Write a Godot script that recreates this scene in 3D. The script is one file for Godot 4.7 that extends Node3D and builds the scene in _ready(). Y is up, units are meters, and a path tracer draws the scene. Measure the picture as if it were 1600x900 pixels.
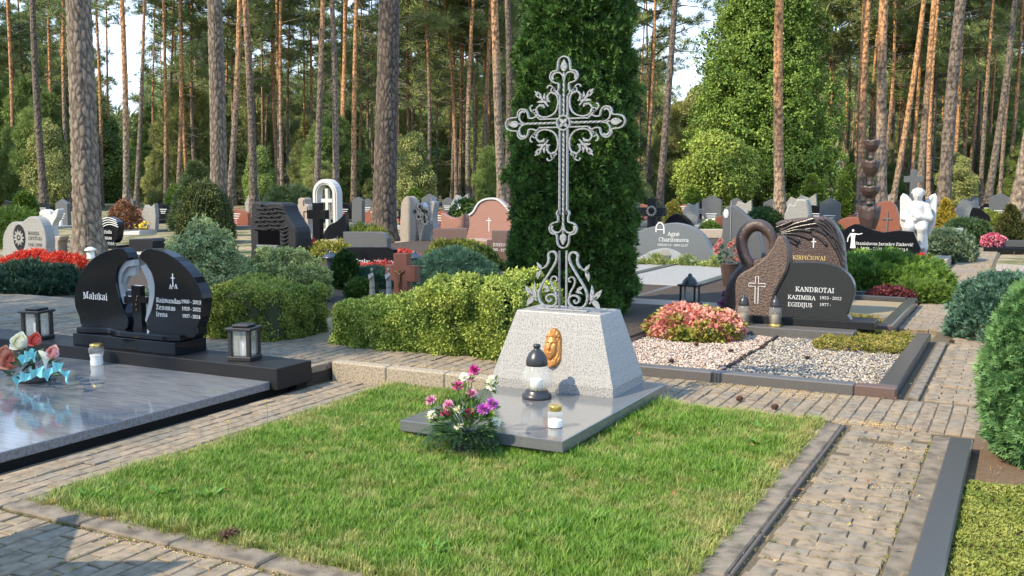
extends Node3D
# A pine-wood cemetery on a sunny morning: wrought iron cross on a pale granite plinth, its neighbours, and the wood behind.
# World axes follow the grave plots: x runs along the plot fronts, -z away along the paths. Units are metres.

var R := RandomNumberGenerator.new()
var M := {}
var noise := FastNoiseLite.new()

class MB:
	var v := PackedVector3Array()
	var n := PackedVector3Array()
	var c := PackedColorArray()
	var u := PackedVector2Array()
	var col := Color.WHITE
	func tri(a: Vector3, b: Vector3, d: Vector3) -> void:
		var nn := (d - a).cross(b - a).normalized()
		v.append(a); v.append(b); v.append(d)
		n.append(nn); n.append(nn); n.append(nn)
		c.append(col); c.append(col); c.append(col)
		u.append(Vector2.ZERO); u.append(Vector2.ZERO); u.append(Vector2.ZERO)
	func trin(a: Vector3, b: Vector3, d: Vector3, na: Vector3, nb: Vector3, nd: Vector3, ca := Color.WHITE, cb := Color.WHITE, cd := Color.WHITE) -> void:
		var g := (d - a).cross(b - a)
		if g.dot(na + nb + nd) >= 0.0:
			v.append(a); v.append(b); v.append(d); n.append(na); n.append(nb); n.append(nd)
			c.append(ca * col); c.append(cb * col); c.append(cd * col)
		else:
			v.append(a); v.append(d); v.append(b); n.append(na); n.append(nd); n.append(nb)
			c.append(ca * col); c.append(cd * col); c.append(cb * col)
		u.append(Vector2.ZERO); u.append(Vector2.ZERO); u.append(Vector2.ZERO)
	func face(a: Vector3, b: Vector3, d: Vector3, out: Vector3) -> void:
		if (d - a).cross(b - a).dot(out) >= 0.0: tri(a, b, d)
		else: tri(a, d, b)
	func quad(a: Vector3, b: Vector3, d: Vector3, e: Vector3, out: Vector3) -> void:
		face(a, b, d, out); face(a, d, e, out)
	func box(lo: Vector3, hi: Vector3, bev := 0.0) -> void:
		var ce := (lo + hi) * 0.5
		var h := (hi - lo) * 0.5
		bev = minf(bev, minf(h.x, minf(h.y, h.z)) * 0.9)
		for ax in 3:
			var a1 := (ax + 1) % 3
			var a2 := (ax + 2) % 3
			for s in [-1.0, 1.0]:
				var o := Vector3.ZERO
				o[ax] = s * h[ax]
				var p := Vector3.ZERO
				p[a1] = h[a1] - bev
				var q := Vector3.ZERO
				q[a2] = h[a2] - bev
				var out := Vector3.ZERO
				out[ax] = s
				quad(ce + o + p + q, ce + o - p + q, ce + o - p - q, ce + o + p - q, out)
		if bev <= 0.0: return
		for ax in 3:
			var a1 := (ax + 1) % 3
			var a2 := (ax + 2) % 3
			for s in [-1.0, 1.0]:
				for t in [-1.0, 1.0]:
					var l := Vector3.ZERO
					l[ax] = h[ax] - bev
					var p := Vector3.ZERO
					p[a1] = s * h[a1]; p[a2] = t * (h[a2] - bev)
					var q := Vector3.ZERO
					q[a1] = s * (h[a1] - bev); q[a2] = t * h[a2]
					quad(ce + p + l, ce + p - l, ce + q - l, ce + q + l, p + q)
		for sx in [-1.0, 1.0]:
			for sy in [-1.0, 1.0]:
				for sz in [-1.0, 1.0]:
					var w := Vector3(sx, sy, sz)
					face(ce + w * Vector3(h.x, h.y - bev, h.z - bev), ce + w * Vector3(h.x - bev, h.y, h.z - bev), ce + w * Vector3(h.x - bev, h.y - bev, h.z), w)
	func tube(path: Array, radii: Array, seg := 8, caps := true, flat_z := 1.0, c0 := Color.WHITE, c1 := Color.WHITE) -> void:
		var rings := []
		var norms := []
		var up := Vector3(0.13, 0.31, 0.94).normalized()
		var m := path.size()
		for i in m:
			var d: Vector3 = (path[mini(i + 1, m - 1)] - path[maxi(i - 1, 0)]).normalized()
			if absf(d.dot(up)) > 0.98: up = Vector3(0.94, 0.13, 0.31).normalized()
			var s := d.cross(up).normalized()
			up = s.cross(d).normalized()
			var r := []
			var nr := []
			for k in seg:
				var a := TAU * k / seg
				var o := s * cos(a) + up * sin(a)
				nr.append(o)
				o.z *= flat_z
				r.append(path[i] + o * radii[i])
			rings.append(r); norms.append(nr)
		for i in m - 1:
			var ca := c0.lerp(c1, float(i) / (m - 1))
			var cb := c0.lerp(c1, float(i + 1) / (m - 1))
			for k in seg:
				var l := (k + 1) % seg
				trin(rings[i][k], rings[i + 1][k], rings[i + 1][l], norms[i][k], norms[i + 1][k], norms[i + 1][l], ca, cb, cb)
				trin(rings[i][k], rings[i + 1][l], rings[i][l], norms[i][k], norms[i + 1][l], norms[i][l], ca, cb, ca)
		if caps:
			for e in [0, m - 1]:
				var out: Vector3 = path[0] - path[1] if e == 0 else path[m - 1] - path[m - 2]
				for k in range(1, seg - 1): face(rings[e][0], rings[e][k], rings[e][k + 1], out)
	func lathe(prof: Array, seg := 24, at := Vector3.ZERO, smooth := true, squash := Vector2.ONE) -> void:
		var m := prof.size()
		var ns := []
		for i in m:
			var t: Vector2 = prof[mini(i + 1, m - 1)] - prof[maxi(i - 1, 0)]
			ns.append(Vector2(t.y, -t.x).normalized())
		for i in m - 1:
			var p: Vector2 = prof[i]
			var q: Vector2 = prof[i + 1]
			var fn := Vector2((q - p).y, -(q - p).x).normalized()
			for k in seg:
				var a := TAU * k / seg
				var b := TAU * (k + 1) / seg
				var ea := Vector3(cos(a) * squash.x, 0, sin(a) * squash.y)
				var eb := Vector3(cos(b) * squash.x, 0, sin(b) * squash.y)
				var np: Vector2 = ns[i] if smooth and ns[i].dot(fn) > 0.6 else fn
				var nq: Vector2 = ns[i + 1] if smooth and ns[i + 1].dot(fn) > 0.6 else fn
				var A := at + ea * p.x + Vector3(0, p.y, 0)
				var B := at + eb * p.x + Vector3(0, p.y, 0)
				var C := at + eb * q.x + Vector3(0, q.y, 0)
				var D := at + ea * q.x + Vector3(0, q.y, 0)
				var nA := (ea * np.x + Vector3(0, np.y, 0)).normalized()
				var nB := (eb * np.x + Vector3(0, np.y, 0)).normalized()
				var nC := (eb * nq.x + Vector3(0, nq.y, 0)).normalized()
				var nD := (ea * nq.x + Vector3(0, nq.y, 0)).normalized()
				if p.x > 1e-5: trin(A, B, C, nA, nB, nC)
				if q.x > 1e-5: trin(A, C, D, nA, nC, nD)
	func prism(poly: Array, z0: float, z1: float, bev := 0.0) -> void:
		# outline in the xy plane, extruded from z0 (back) to z1 (front), front and back edges chamfered
		var pts := PackedVector2Array(poly)
		if Geometry2D.is_polygon_clockwise(pts): pts.reverse()
		var m := pts.size()
		var inn := PackedVector2Array()
		for i in m:
			var e0 := (pts[i] - pts[(i + m - 1) % m]).normalized()
			var e1 := (pts[(i + 1) % m] - pts[i]).normalized()
			var nn := Vector2(-e0.y - e1.y, e0.x + e1.x)
			nn = nn.normalized() if nn.length() > 0.01 else Vector2.ZERO
			inn.append(pts[i] + nn * bev)
		var ix := Geometry2D.triangulate_polygon(inn)
		for k in range(0, ix.size(), 3):
			var a := inn[ix[k]]
			var b := inn[ix[k + 1]]
			var d := inn[ix[k + 2]]
			face(Vector3(a.x, a.y, z1), Vector3(b.x, b.y, z1), Vector3(d.x, d.y, z1), Vector3(0, 0, 1))
			face(Vector3(a.x, a.y, z0), Vector3(b.x, b.y, z0), Vector3(d.x, d.y, z0), Vector3(0, 0, -1))
		for i in m:
			var j := (i + 1) % m
			var out := Vector3((pts[j] - pts[i]).y, -(pts[j] - pts[i]).x, 0)
			var p := pts[i]
			var q := pts[j]
			quad(Vector3(p.x, p.y, z0 + bev), Vector3(q.x, q.y, z0 + bev), Vector3(q.x, q.y, z1 - bev), Vector3(p.x, p.y, z1 - bev), out)
			if bev > 0.0:
				quad(Vector3(p.x, p.y, z1 - bev), Vector3(q.x, q.y, z1 - bev), Vector3(inn[j].x, inn[j].y, z1), Vector3(inn[i].x, inn[i].y, z1), out + Vector3(0, 0, 0.01))
				quad(Vector3(p.x, p.y, z0 + bev), Vector3(q.x, q.y, z0 + bev), Vector3(inn[j].x, inn[j].y, z0), Vector3(inn[i].x, inn[i].y, z0), out - Vector3(0, 0, 0.01))
	func ribbon(pts: Array, w0: float, w1: float, z0: float, z1: float, closed := false) -> void:
		# a flat bar bent along a line in the xy plane
		var m := pts.size()
		var L := []
		var Rr := []
		for i in m:
			var a: Vector2 = pts[(i + m - 1) % m] if closed else pts[maxi(i - 1, 0)]
			var b: Vector2 = pts[(i + 1) % m] if closed else pts[mini(i + 1, m - 1)]
			var d := (b - a).normalized()
			var w := lerpf(w0, w1, float(i) / (m - 1)) * 0.5
			var s := Vector2(-d.y, d.x) * w
			L.append(pts[i] + s); Rr.append(pts[i] - s)
		for i in (m if closed else m - 1):
			var j := (i + 1) % m
			var a: Vector2 = L[i]
			var b: Vector2 = L[j]
			var d: Vector2 = Rr[j]
			var e: Vector2 = Rr[i]
			var mid := (a + e) * 0.5
			var o := Vector3((a - mid).x, (a - mid).y, 0)
			quad(Vector3(a.x, a.y, z1), Vector3(b.x, b.y, z1), Vector3(d.x, d.y, z1), Vector3(e.x, e.y, z1), Vector3(0, 0, 1))
			quad(Vector3(a.x, a.y, z0), Vector3(b.x, b.y, z0), Vector3(d.x, d.y, z0), Vector3(e.x, e.y, z0), Vector3(0, 0, -1))
			quad(Vector3(a.x, a.y, z0), Vector3(b.x, b.y, z0), Vector3(b.x, b.y, z1), Vector3(a.x, a.y, z1), o)
			quad(Vector3(e.x, e.y, z0), Vector3(d.x, d.y, z0), Vector3(d.x, d.y, z1), Vector3(e.x, e.y, z1), -o)
			if not closed and (i == 0 or i == m - 2):
				var k := 0 if i == 0 else m - 1
				var t: Vector2 = pts[0] - pts[1] if i == 0 else pts[m - 1] - pts[m - 2]
				var p: Vector2 = L[k]
				var q: Vector2 = Rr[k]
				quad(Vector3(p.x, p.y, z0), Vector3(q.x, q.y, z0), Vector3(q.x, q.y, z1), Vector3(p.x, p.y, z1), Vector3(t.x, t.y, 0))
	func blob(ce: Vector3, rad: Vector3, rings := 8, seg := 12, amp := 0.0, nz: FastNoiseLite = null, fq := 1.0) -> void:
		var P := []
		for i in rings + 1:
			var row := []
			var th := PI * i / rings
			for k in seg:
				var ph := TAU * k / seg
				var d := Vector3(sin(th) * cos(ph), cos(th), sin(th) * sin(ph))
				var s := 1.0 + (amp * nz.get_noise_3dv((ce + d * rad) * fq) if nz else 0.0)
				row.append([ce + d * rad * s, (d / rad).normalized()])
			P.append(row)
		for i in rings:
			for k in seg:
				var l := (k + 1) % seg
				if i > 0: trin(P[i][k][0], P[i][l][0], P[i + 1][l][0], P[i][k][1], P[i][l][1], P[i + 1][l][1])
				if i < rings - 1: trin(P[i][k][0], P[i + 1][l][0], P[i + 1][k][0], P[i][k][1], P[i + 1][l][1], P[i + 1][k][1])
	func leaf(at: Vector3, dir: Vector3, nrm: Vector3, len: float, wid: float, fold := 0.15) -> void:
		# a small folded leaf of two halves
		var s := dir.cross(nrm).normalized() * wid * 0.5
		var dn := nrm.normalized() * wid * fold
		var mid := at + dir * len * 0.45
		var tip := at + dir * len
		tri(at, mid + s + dn, tip); tri(at, tip, mid - s + dn)
	func mesh() -> ArrayMesh:
		var a := []
		a.resize(Mesh.ARRAY_MAX)
		a[Mesh.ARRAY_VERTEX] = v; a[Mesh.ARRAY_NORMAL] = n; a[Mesh.ARRAY_COLOR] = c
		var me := ArrayMesh.new()
		if v.size() > 0: me.add_surface_from_arrays(Mesh.PRIMITIVE_TRIANGLES, a)
		return me

# ---- naming and placing -------------------------------------------------------------------------------------------------
func tag(o: Node, label := "", category := "", group := "", kind := "") -> void:
	if label: o.set_meta("label", label)
	if category: o.set_meta("category", category)
	if group: o.set_meta("group", group)
	if kind: o.set_meta("kind", kind)

func thing(called: String, label: String, category: String, at := Vector3.ZERO, group := "", turn := 0.0) -> Node3D:
	var o := Node3D.new()
	o.name = called
	add_child(o, true)
	o.position = at
	o.rotation.y = turn
	tag(o, label, category, group)
	return o

func part(called: String, m, mat: Material, parent: Node = null, at := Vector3.ZERO) -> MeshInstance3D:
	var o := MeshInstance3D.new()
	o.name = called
	o.mesh = m.mesh() if m is MB else m
	o.material_override = mat
	o.position = at
	(parent if parent else self).add_child(o, true)
	return o

func struct(called: String, m, mat: Material, at := Vector3.ZERO) -> MeshInstance3D:
	var o := part(called, m, mat, null, at)
	o.set_meta("kind", "structure")
	return o

func scatter(called: String, mesh: Mesh, mat: Material, xf: Array, cols: Array, parent: Node = null) -> MultiMeshInstance3D:
	var mm := MultiMesh.new()
	mm.transform_format = MultiMesh.TRANSFORM_3D
	mm.use_colors = true
	mm.mesh = mesh
	mm.instance_count = xf.size()
	for i in xf.size():
		mm.set_instance_transform(i, xf[i])
		mm.set_instance_color(i, cols[i])
	var o := MultiMeshInstance3D.new()
	o.name = called
	o.multimesh = mm
	o.material_override = mat
	(parent if parent else self).add_child(o, true)
	o.set_meta("kind", "stuff")
	return o

func again(src: Node3D, at: Vector3, label := "", turn := 0.0, size := 1.0) -> Node3D:
	var o: Node3D = src.duplicate()
	o.name = str(src.name).rstrip("0123456789_")
	add_child(o, true)
	o.position = at
	o.rotation.y = turn
	o.scale = Vector3.ONE * size
	if label: o.set_meta("label", label)
	return o

# ---- materials ----------------------------------------------------------------------------------------------------------
func lin(r: float, g: float, b: float) -> Color:
	return Color(r, g, b).linear_to_srgb()

func ntex(kind: int, freq: float, oct: int, stops: Array, seed_ := 1, bump := 0.0, size := 512) -> NoiseTexture2D:
	var f := FastNoiseLite.new()
	f.noise_type = kind
	f.frequency = freq
	f.seed = seed_
	f.fractal_octaves = oct
	f.fractal_type = FastNoiseLite.FRACTAL_FBM if oct > 1 else FastNoiseLite.FRACTAL_NONE
	var t := NoiseTexture2D.new()
	t.width = size; t.height = size
	t.seamless = true
	t.noise = f
	if bump > 0.0:
		t.as_normal_map = true
		t.bump_strength = bump
	else:
		var g := Gradient.new()
		var off := PackedFloat32Array()
		var cs := PackedColorArray()
		for s in stops:
			off.append(s[0])
			cs.append(s[1] if s[1] is Color else Color(s[1], s[1], s[1]))
		g.offsets = off
		g.colors = cs
		t.color_ramp = g
	return t

func mat(col: Color, rough := 0.8, tex: Texture2D = null, scale := 1.0, nrm: Texture2D = null, nscale := 1.0, metal := 0.0) -> StandardMaterial3D:
	var m := StandardMaterial3D.new()
	m.albedo_color = col
	m.roughness = rough
	m.metallic = metal
	m.vertex_color_use_as_albedo = true
	if tex or nrm:
		m.uv1_triplanar = true
		m.uv1_scale = Vector3.ONE * scale
	m.albedo_texture = tex
	if nrm:
		m.normal_enabled = true
		m.normal_texture = nrm
		m.normal_scale = nscale
	return m

func leafmat(rough := 0.55, back := 0.5) -> StandardMaterial3D:
	var m := StandardMaterial3D.new()
	m.albedo_color = Color.WHITE
	m.roughness = rough
	m.metallic_specular = 0.35
	m.vertex_color_use_as_albedo = true
	if back > 0.0:
		m.backlight_enabled = true
		m.backlight = Color(back, back * 1.05, back * 0.5)
	return m

func glass(tint := Color(0.95, 0.97, 0.95, 0.12)) -> StandardMaterial3D:
	var m := StandardMaterial3D.new()
	m.transparency = BaseMaterial3D.TRANSPARENCY_ALPHA
	m.albedo_color = tint
	m.roughness = 0.05
	return m

# ---- curves -------------------------------------------------------------------------------------------------------------
func smooth2(p: Array, steps := 5, closed := false) -> Array:
	var o := []
	var m := p.size()
	for i in (m if closed else m - 1):
		var a: Vector2 = p[(i + m - 1) % m] if closed else p[maxi(i - 1, 0)]
		var b: Vector2 = p[i]
		var d: Vector2 = p[(i + 1) % m]
		var e: Vector2 = p[(i + 2) % m] if closed else p[mini(i + 2, m - 1)]
		for k in steps:
			o.append(b.cubic_interpolate(d, a, e, float(k) / steps))
	if not closed: o.append(p[m - 1])
	return o

func v2(a: Array, s := 1.0) -> Array:
	var o := []
	for i in range(0, a.size(), 2): o.append(Vector2(a[i], a[i + 1]) * s)
	return o

func smooth3(p: Array, steps := 5) -> Array:
	var o := []
	var m := p.size()
	for i in m - 1:
		for k in steps:
			o.append((p[i] as Vector3).cubic_interpolate(p[i + 1], p[maxi(i - 1, 0)], p[mini(i + 2, m - 1)], float(k) / steps))
	o.append(p[m - 1])
	return o

func rad(n: int, a: float, b: float) -> Array:
	var o := []
	for i in n: o.append(lerpf(a, b, float(i) / (n - 1)))
	return o

func rvec() -> Vector3:
	var z := R.randf_range(-1, 1)
	var a := R.randf_range(0, TAU)
	var s := sqrt(1 - z * z)
	return Vector3(s * cos(a), z, s * sin(a))

func writing(words: String, size: float, at: Vector3, mat_: Material, parent: Node, bold := false, slant := 0.0, anchor := 0, mono := "Droid Serif", called := "lettering", fit := 0.0) -> MeshInstance3D:
	var f: Font
	var sf := SystemFont.new()
	sf.font_names = PackedStringArray([mono])
	sf.font_weight = 700 if bold else 400
	f = sf
	if slant != 0.0:
		var fv := FontVariation.new()
		fv.base_font = sf
		fv.variation_transform = Transform2D(Vector2(1, 0), Vector2(slant, 1), Vector2.ZERO)
		f = fv
	var t := TextMesh.new()
	t.text = words
	t.font = f
	t.font_size = 32
	t.pixel_size = size / 32.0
	t.depth = 0.003
	t.curve_step = 2.0
	t.horizontal_alignment = anchor as HorizontalAlignment
	if fit > 0.0: t.pixel_size *= fit / maxf(t.get_aabb().size.x, 0.001)
	return part(called, t, mat_, parent, at)

# ---- implicit surfaces --------------------------------------------------------------------------------------------------
# bones: [a, b, ra, rb] tapered capsules (optional fifth entry: squash along z), joined smoothly and meshed as surface nets
func sdf_at(p: Vector3, bones: Array, k: float) -> float:
	var d := 9.0
	for b in bones:
		var a: Vector3 = b[0]
		var e: Vector3 = b[1] - a
		var q := p
		var sq: float = b[4] if b.size() > 4 else 1.0
		q.z = a.z + e.z * 0.5 + (p.z - a.z - e.z * 0.5) / sq
		var h := clampf((q - a).dot(e) / maxf(e.dot(e), 1e-9), 0.0, 1.0)
		var s := (q - a - e * h).length() - lerpf(b[2], b[3], h)
		if d > 8.0: d = s
		else:
			var m := clampf(0.5 + 0.5 * (s - d) / k, 0.0, 1.0)
			d = lerpf(s, d, m) - k * m * (1.0 - m)
	return d

func nets(mb: MB, bones: Array, cell: float, k: float, rough := 0.0, fq := 20.0) -> void:
	var lo := Vector3.ONE * 1e9
	var hi := -lo
	for b in bones:
		var r := maxf(b[2], b[3]) + cell * 2.0
		for e in 2:
			lo = lo.min(b[e] - Vector3.ONE * r)
			hi = hi.max(b[e] + Vector3.ONE * r)
	var nx := int((hi.x - lo.x) / cell) + 2
	var ny := int((hi.y - lo.y) / cell) + 2
	var nz := int((hi.z - lo.z) / cell) + 2
	var f := PackedFloat32Array()
	f.resize(nx * ny * nz)
	f.fill(1.0)
	var step := 3
	for x0 in range(0, nx, step):
		for y0 in range(0, ny, step):
			for z0 in range(0, nz, step):
				var mid := lo + Vector3(x0 + 1, y0 + 1, z0 + 1) * cell
				var dm := sdf_at(mid, bones, k)
				var far := absf(dm) > cell * step * 1.6 + rough
				for x in range(x0, mini(x0 + step, nx)):
					for y in range(y0, mini(y0 + step, ny)):
						for z in range(z0, mini(z0 + step, nz)):
							var val := dm
							if not far:
								var p := lo + Vector3(x, y, z) * cell
								val = sdf_at(p, bones, k)
								if rough > 0.0: val += rough * noise.get_noise_3dv(p * fq)
							f[(x * ny + y) * nz + z] = val
	var id := {}
	var pos := PackedVector3Array()
	var nor := PackedVector3Array()
	for x in nx - 1:
		for y in ny - 1:
			for z in nz - 1:
				var i0 := (x * ny + y) * nz + z
				var first := f[i0] < 0.0
				var mixed := false
				for q in range(1, 8):
					if (f[i0 + (q & 1) * ny * nz + ((q >> 1) & 1) * nz + ((q >> 2) & 1)] < 0.0) != first:
						mixed = true
						break
				if not mixed: continue
				var sum := Vector3.ZERO
				var cnt := 0
				var gr := Vector3.ZERO
				for q in 8:
					var pa := Vector3(q & 1, (q >> 1) & 1, (q >> 2) & 1)
					var fa := f[i0 + (q & 1) * ny * nz + ((q >> 1) & 1) * nz + ((q >> 2) & 1)]
					gr += (pa - Vector3.ONE * 0.5) * fa
					for ax in 3:
						if (q >> ax) & 1: continue
						var q2 := q | (1 << ax)
						var fb := f[i0 + (q2 & 1) * ny * nz + ((q2 >> 1) & 1) * nz + ((q2 >> 2) & 1)]
						if (fa < 0.0) != (fb < 0.0):
							var e := pa
							e[ax] += fa / (fa - fb)
							sum += e
							cnt += 1
				id[i0] = pos.size()
				pos.append(lo + (Vector3(x, y, z) + sum / cnt) * cell)
				nor.append(gr.normalized())
	var str_ := [ny * nz, nz, 1]
	for x in range(1, nx - 1):
		for y in range(1, ny - 1):
			for z in range(1, nz - 1):
				var i0 := (x * ny + y) * nz + z
				for ax in 3:
					if (f[i0] < 0.0) == (f[i0 + str_[ax]] < 0.0): continue
					var s1: int = str_[(ax + 1) % 3]
					var s2: int = str_[(ax + 2) % 3]
					if not (id.has(i0) and id.has(i0 - s1) and id.has(i0 - s1 - s2) and id.has(i0 - s2)): continue
					var a: int = id[i0]
					var b: int = id[i0 - s1]
					var d: int = id[i0 - s1 - s2]
					var e: int = id[i0 - s2]
					mb.trin(pos[a], pos[b], pos[d], nor[a], nor[b], nor[d])
					mb.trin(pos[a], pos[d], pos[e], nor[a], nor[d], nor[e])

# ---- plants -------------------------------------------------------------------------------------------------------------
func clump(n: int, len: float, wid: float, radius: float, style := "broad") -> ArrayMesh:
	var b := MB.new()
	for i in n:
		var d := rvec()
		d.y = absf(d.y) * 0.9 + 0.1 if style != "ball" else d.y
		d = d.normalized()
		var at := d * radius * R.randf_range(0.15, 1.0)
		b.col = Color.WHITE * R.randf_range(0.72, 1.2)
		match style:
			"needle":
				var e := (d + rvec() * 0.35).normalized()
				b.leaf(at * 0.4, e, rvec(), len * R.randf_range(0.7, 1.2), wid, 0.0)
			"spray":  # flat scale-leaf sprays that stand outwards
				var e := (d + rvec() * 0.5 + Vector3(0, 0.35, 0)).normalized()
				var nr := e.cross(rvec()).normalized()
				b.leaf(at, e, nr, len * R.randf_range(0.6, 1.2), wid, 0.05)
				var s := e.cross(nr)
				for k in [-1.0, 1.0]: b.leaf(at + e * len * 0.25, (e + s * k * 0.8).normalized(), nr, len * 0.6, wid * 0.7, 0.05)
			_:
				var e := (d * 0.6 + rvec() * 0.8).normalized()
				var nr := (d + rvec() * 0.7).normalized()
				nr = (nr - e * nr.dot(e)).normalized()
				b.leaf(at, e, nr, len * R.randf_range(0.7, 1.25), wid * R.randf_range(0.8, 1.2))
	return b.mesh()

func prof_at(prof: Array, t: float) -> Vector2:
	var x := t * (prof.size() - 1)
	var i := mini(int(x), prof.size() - 2)
	return (prof[i] as Vector2).lerp(prof[i + 1], x - i)

# a shrub of revolution: clumps over an uneven shell, on an inner mass of twigs
func foliage(parent: Node, called: String, prof: Array, n: int, me: Mesh, mt: Material, size: float, c0: Color, c1: Color, uneven := 0.15, squash := Vector2.ONE, core: Material = null, up := 0.3, depth := 0.3, core_size := 0.78) -> void:
	var xf := []
	var cs := []
	var rmax := 0.0
	for p in prof: rmax = maxf(rmax, p.x)
	var off := R.randf_range(0, 100)
	var fq := 1.6 / rmax
	while xf.size() < n:
		var t := R.randf()
		var p := prof_at(prof, t)
		if R.randf() > (p.x + rmax * 0.12) / (rmax * 1.12): continue
		var a := R.randf_range(0, TAU)
		var t2 := prof_at(prof, minf(t + 0.04, 1.0)) - prof_at(prof, maxf(t - 0.04, 0.0))
		var out := Vector3(cos(a) * t2.y, -t2.x, sin(a) * t2.y).normalized()
		var at := Vector3(cos(a) * p.x * squash.x, p.y, sin(a) * p.x * squash.y)
		var w := noise.get_noise_3dv(at * fq * 40.0 + Vector3(off, off, 0))
		var w2 := noise.get_noise_3dv(at * fq * 130.0 + Vector3(0, off, off))
		at += out * rmax * (uneven * (w + 0.5 * w2) - depth * absf(R.randfn(0, 0.45)))
		at.y = maxf(at.y, size * 0.2)
		var y := (out + Vector3.UP * up + rvec() * 0.45).normalized()
		var x := y.cross(rvec()).normalized()
		var s := size * R.randf_range(0.65, 1.25)
		xf.append(Transform3D(Basis(x, y, x.cross(y)).scaled(Vector3.ONE * s), at))
		var f := clampf(0.5 + 0.9 * w2 + R.randf_range(-0.35, 0.35), 0, 1)
		cs.append(c0.lerp(c1, f))
	scatter(called, me, mt, xf, cs, parent)
	if core:
		var b := MB.new()
		var inn := []
		for i in 9:
			var q := prof_at(prof, i / 8.0)
			inn.append(Vector2(q.x * core_size, maxf(q.y - (1.0 - core_size) * 0.45 * rmax, 0.0)))
		inn[8].x = 0.0
		b.lathe(inn, 14, Vector3.ZERO, true, squash)
		part("twigs", b, core, parent)

# a clipped hedge or bed: clumps over the top and sides of a box with rounded edges
func boxfoliage(parent: Node, called: String, lo: Vector3, hi: Vector3, n: int, me: Mesh, mt: Material, size: float, c0: Color, c1: Color, uneven := 0.05, core: Material = null, up := 0.25, pw_ := 7.0) -> void:
	var xf := []
	var cs := []
	var d := hi - lo
	var aT := d.x * d.z
	var aF := d.x * d.y
	var aS := d.z * d.y
	var tot := aT + 2 * aF + 2 * aS
	for i in n:
		var r := R.randf() * tot
		var at := lo + Vector3(R.randf() * d.x, R.randf() * d.y, R.randf() * d.z)
		var out := Vector3.UP
		if r < aT: at.y = hi.y
		elif r < aT + aF: at.z = hi.z; out = Vector3(0, 0.2, 1)
		elif r < aT + 2 * aF: at.z = lo.z; out = Vector3(0, 0.2, -1)
		elif r < aT + 2 * aF + aS: at.x = hi.x; out = Vector3(1, 0.2, 0)
		else: at.x = lo.x; out = Vector3(-1, 0.2, 0)
		# round the edges
		var ce := (lo + hi) * 0.5
		var q := (at - ce) / (d * 0.5)
		q.y = maxf(q.y, 0.0)
		var pw := pow(absf(q.x), pw_) + pow(absf(q.y), pw_) + pow(absf(q.z), pw_)
		if pw > 1.0:
			var s := pow(pw, -1.0 / pw_)
			at = Vector3(ce.x + (at.x - ce.x) * s, ce.y + (at.y - ce.y) * (s if at.y > ce.y else 1.0), ce.z + (at.z - ce.z) * s)
		var w := noise.get_noise_3dv(at * 60.0)
		var w2 := noise.get_noise_3dv(at * 190.0 + Vector3(7, 3, 1))
		at += out * (uneven * (w + 0.6 * w2) - 0.7 * size * absf(R.randfn(0, 0.6)))
		at.y = maxf(at.y, lo.y + size * 0.15)
		var y := (out + Vector3.UP * up + rvec() * 0.5).normalized()
		var x := y.cross(rvec()).normalized()
		xf.append(Transform3D(Basis(x, y, x.cross(y)).scaled(Vector3.ONE * size * R.randf_range(0.65, 1.25)), at))
		cs.append(c0.lerp(c1, clampf(0.5 + 0.9 * w2 + 0.5 * w + R.randf_range(-0.35, 0.35), 0, 1)))
	scatter(called, me, mt, xf, cs, parent)
	if core:
		var b := MB.new()
		var ins := Vector3.ONE * size * 0.75
		b.blob((lo + hi) * 0.5 - Vector3(0, d.y * 0.1, 0), d * 0.5 * Vector3(0.92, 0.95, 0.92), 8, 14) if pw_ < 5.0 else b.box(lo + Vector3(ins.x, 0, ins.z), hi - ins, size * 0.8)
		part("twigs", b, core, parent)

func _ready() -> void:
	R.seed = 20240
	noise.seed = 5
	noise.frequency = 0.02
	noise.fractal_octaves = 3
	var cam := Camera3D.new()
	cam.name = "camera"
	cam.position = Vector3(0, 1.6, 0)
	cam.rotation_degrees = Vector3(-6.076, 27.372, 0)
	cam.fov = 32.378
	cam.near = 0.1
	cam.far = 1200.0
	add_child(cam)
	cam.current = true
	var we := WorldEnvironment.new()
	we.name = "surroundings"
	var env := Environment.new()
	env.background_mode = Environment.BG_SKY
	var sky := Sky.new()
	var sm := ProceduralSkyMaterial.new()
	sm.sky_top_color = Color(0.56, 0.71, 0.90)
	sm.sky_horizon_color = Color(0.88, 0.93, 0.97)
	sm.sky_curve = 0.16
	sm.ground_bottom_color = Color(0.25, 0.24, 0.18)
	sm.ground_horizon_color = Color(0.55, 0.56, 0.5)
	sky.sky_material = sm
	env.sky = sky
	env.background_energy_multiplier = 1.45
	env.tonemap_mode = Environment.TONE_MAPPER_LINEAR
	env.tonemap_exposure = 1.75
	env.sdfgi_enabled = true
	env.ssao_enabled = true
	env.ssil_enabled = true
	we.environment = env
	add_child(we)
	var sun := DirectionalLight3D.new()
	sun.name = "sun"
	sun.light_color = Color(1.0, 0.94, 0.83)
	sun.light_energy = 1.5
	sun.light_angular_distance = 0.5
	sun.shadow_enabled = true
	sun.look_at_from_position(Vector3.ZERO, Vector3(1.11, -1.95, -1.70))
	add_child(sun)
	materials()
	setting()
	plant_kinds()
	wood()
	planting()
	far_graves()
	left_grave()
	right_graves()
	main_grave()
	lawn()
	odds()
	told_apart("slender pines in the wood", "slender pine")
	told_apart("pines deep in the wood", "deep-wood pine")
	told_apart("young broadleaf trees in the wood", "leafy young tree")
	told_apart("bushes at the foot of the wood", "low wood-edge bush")
	for c in [["black", "black"], ["grey", "grey"], ["reddish", "reddish"], ["pale", "pale"]]:
		told_apart(c[0] + " headstones in the far rows", "small far " + c[1] + " headstone")
	told_apart("pines left of the view", "shade-giving pine")

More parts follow.
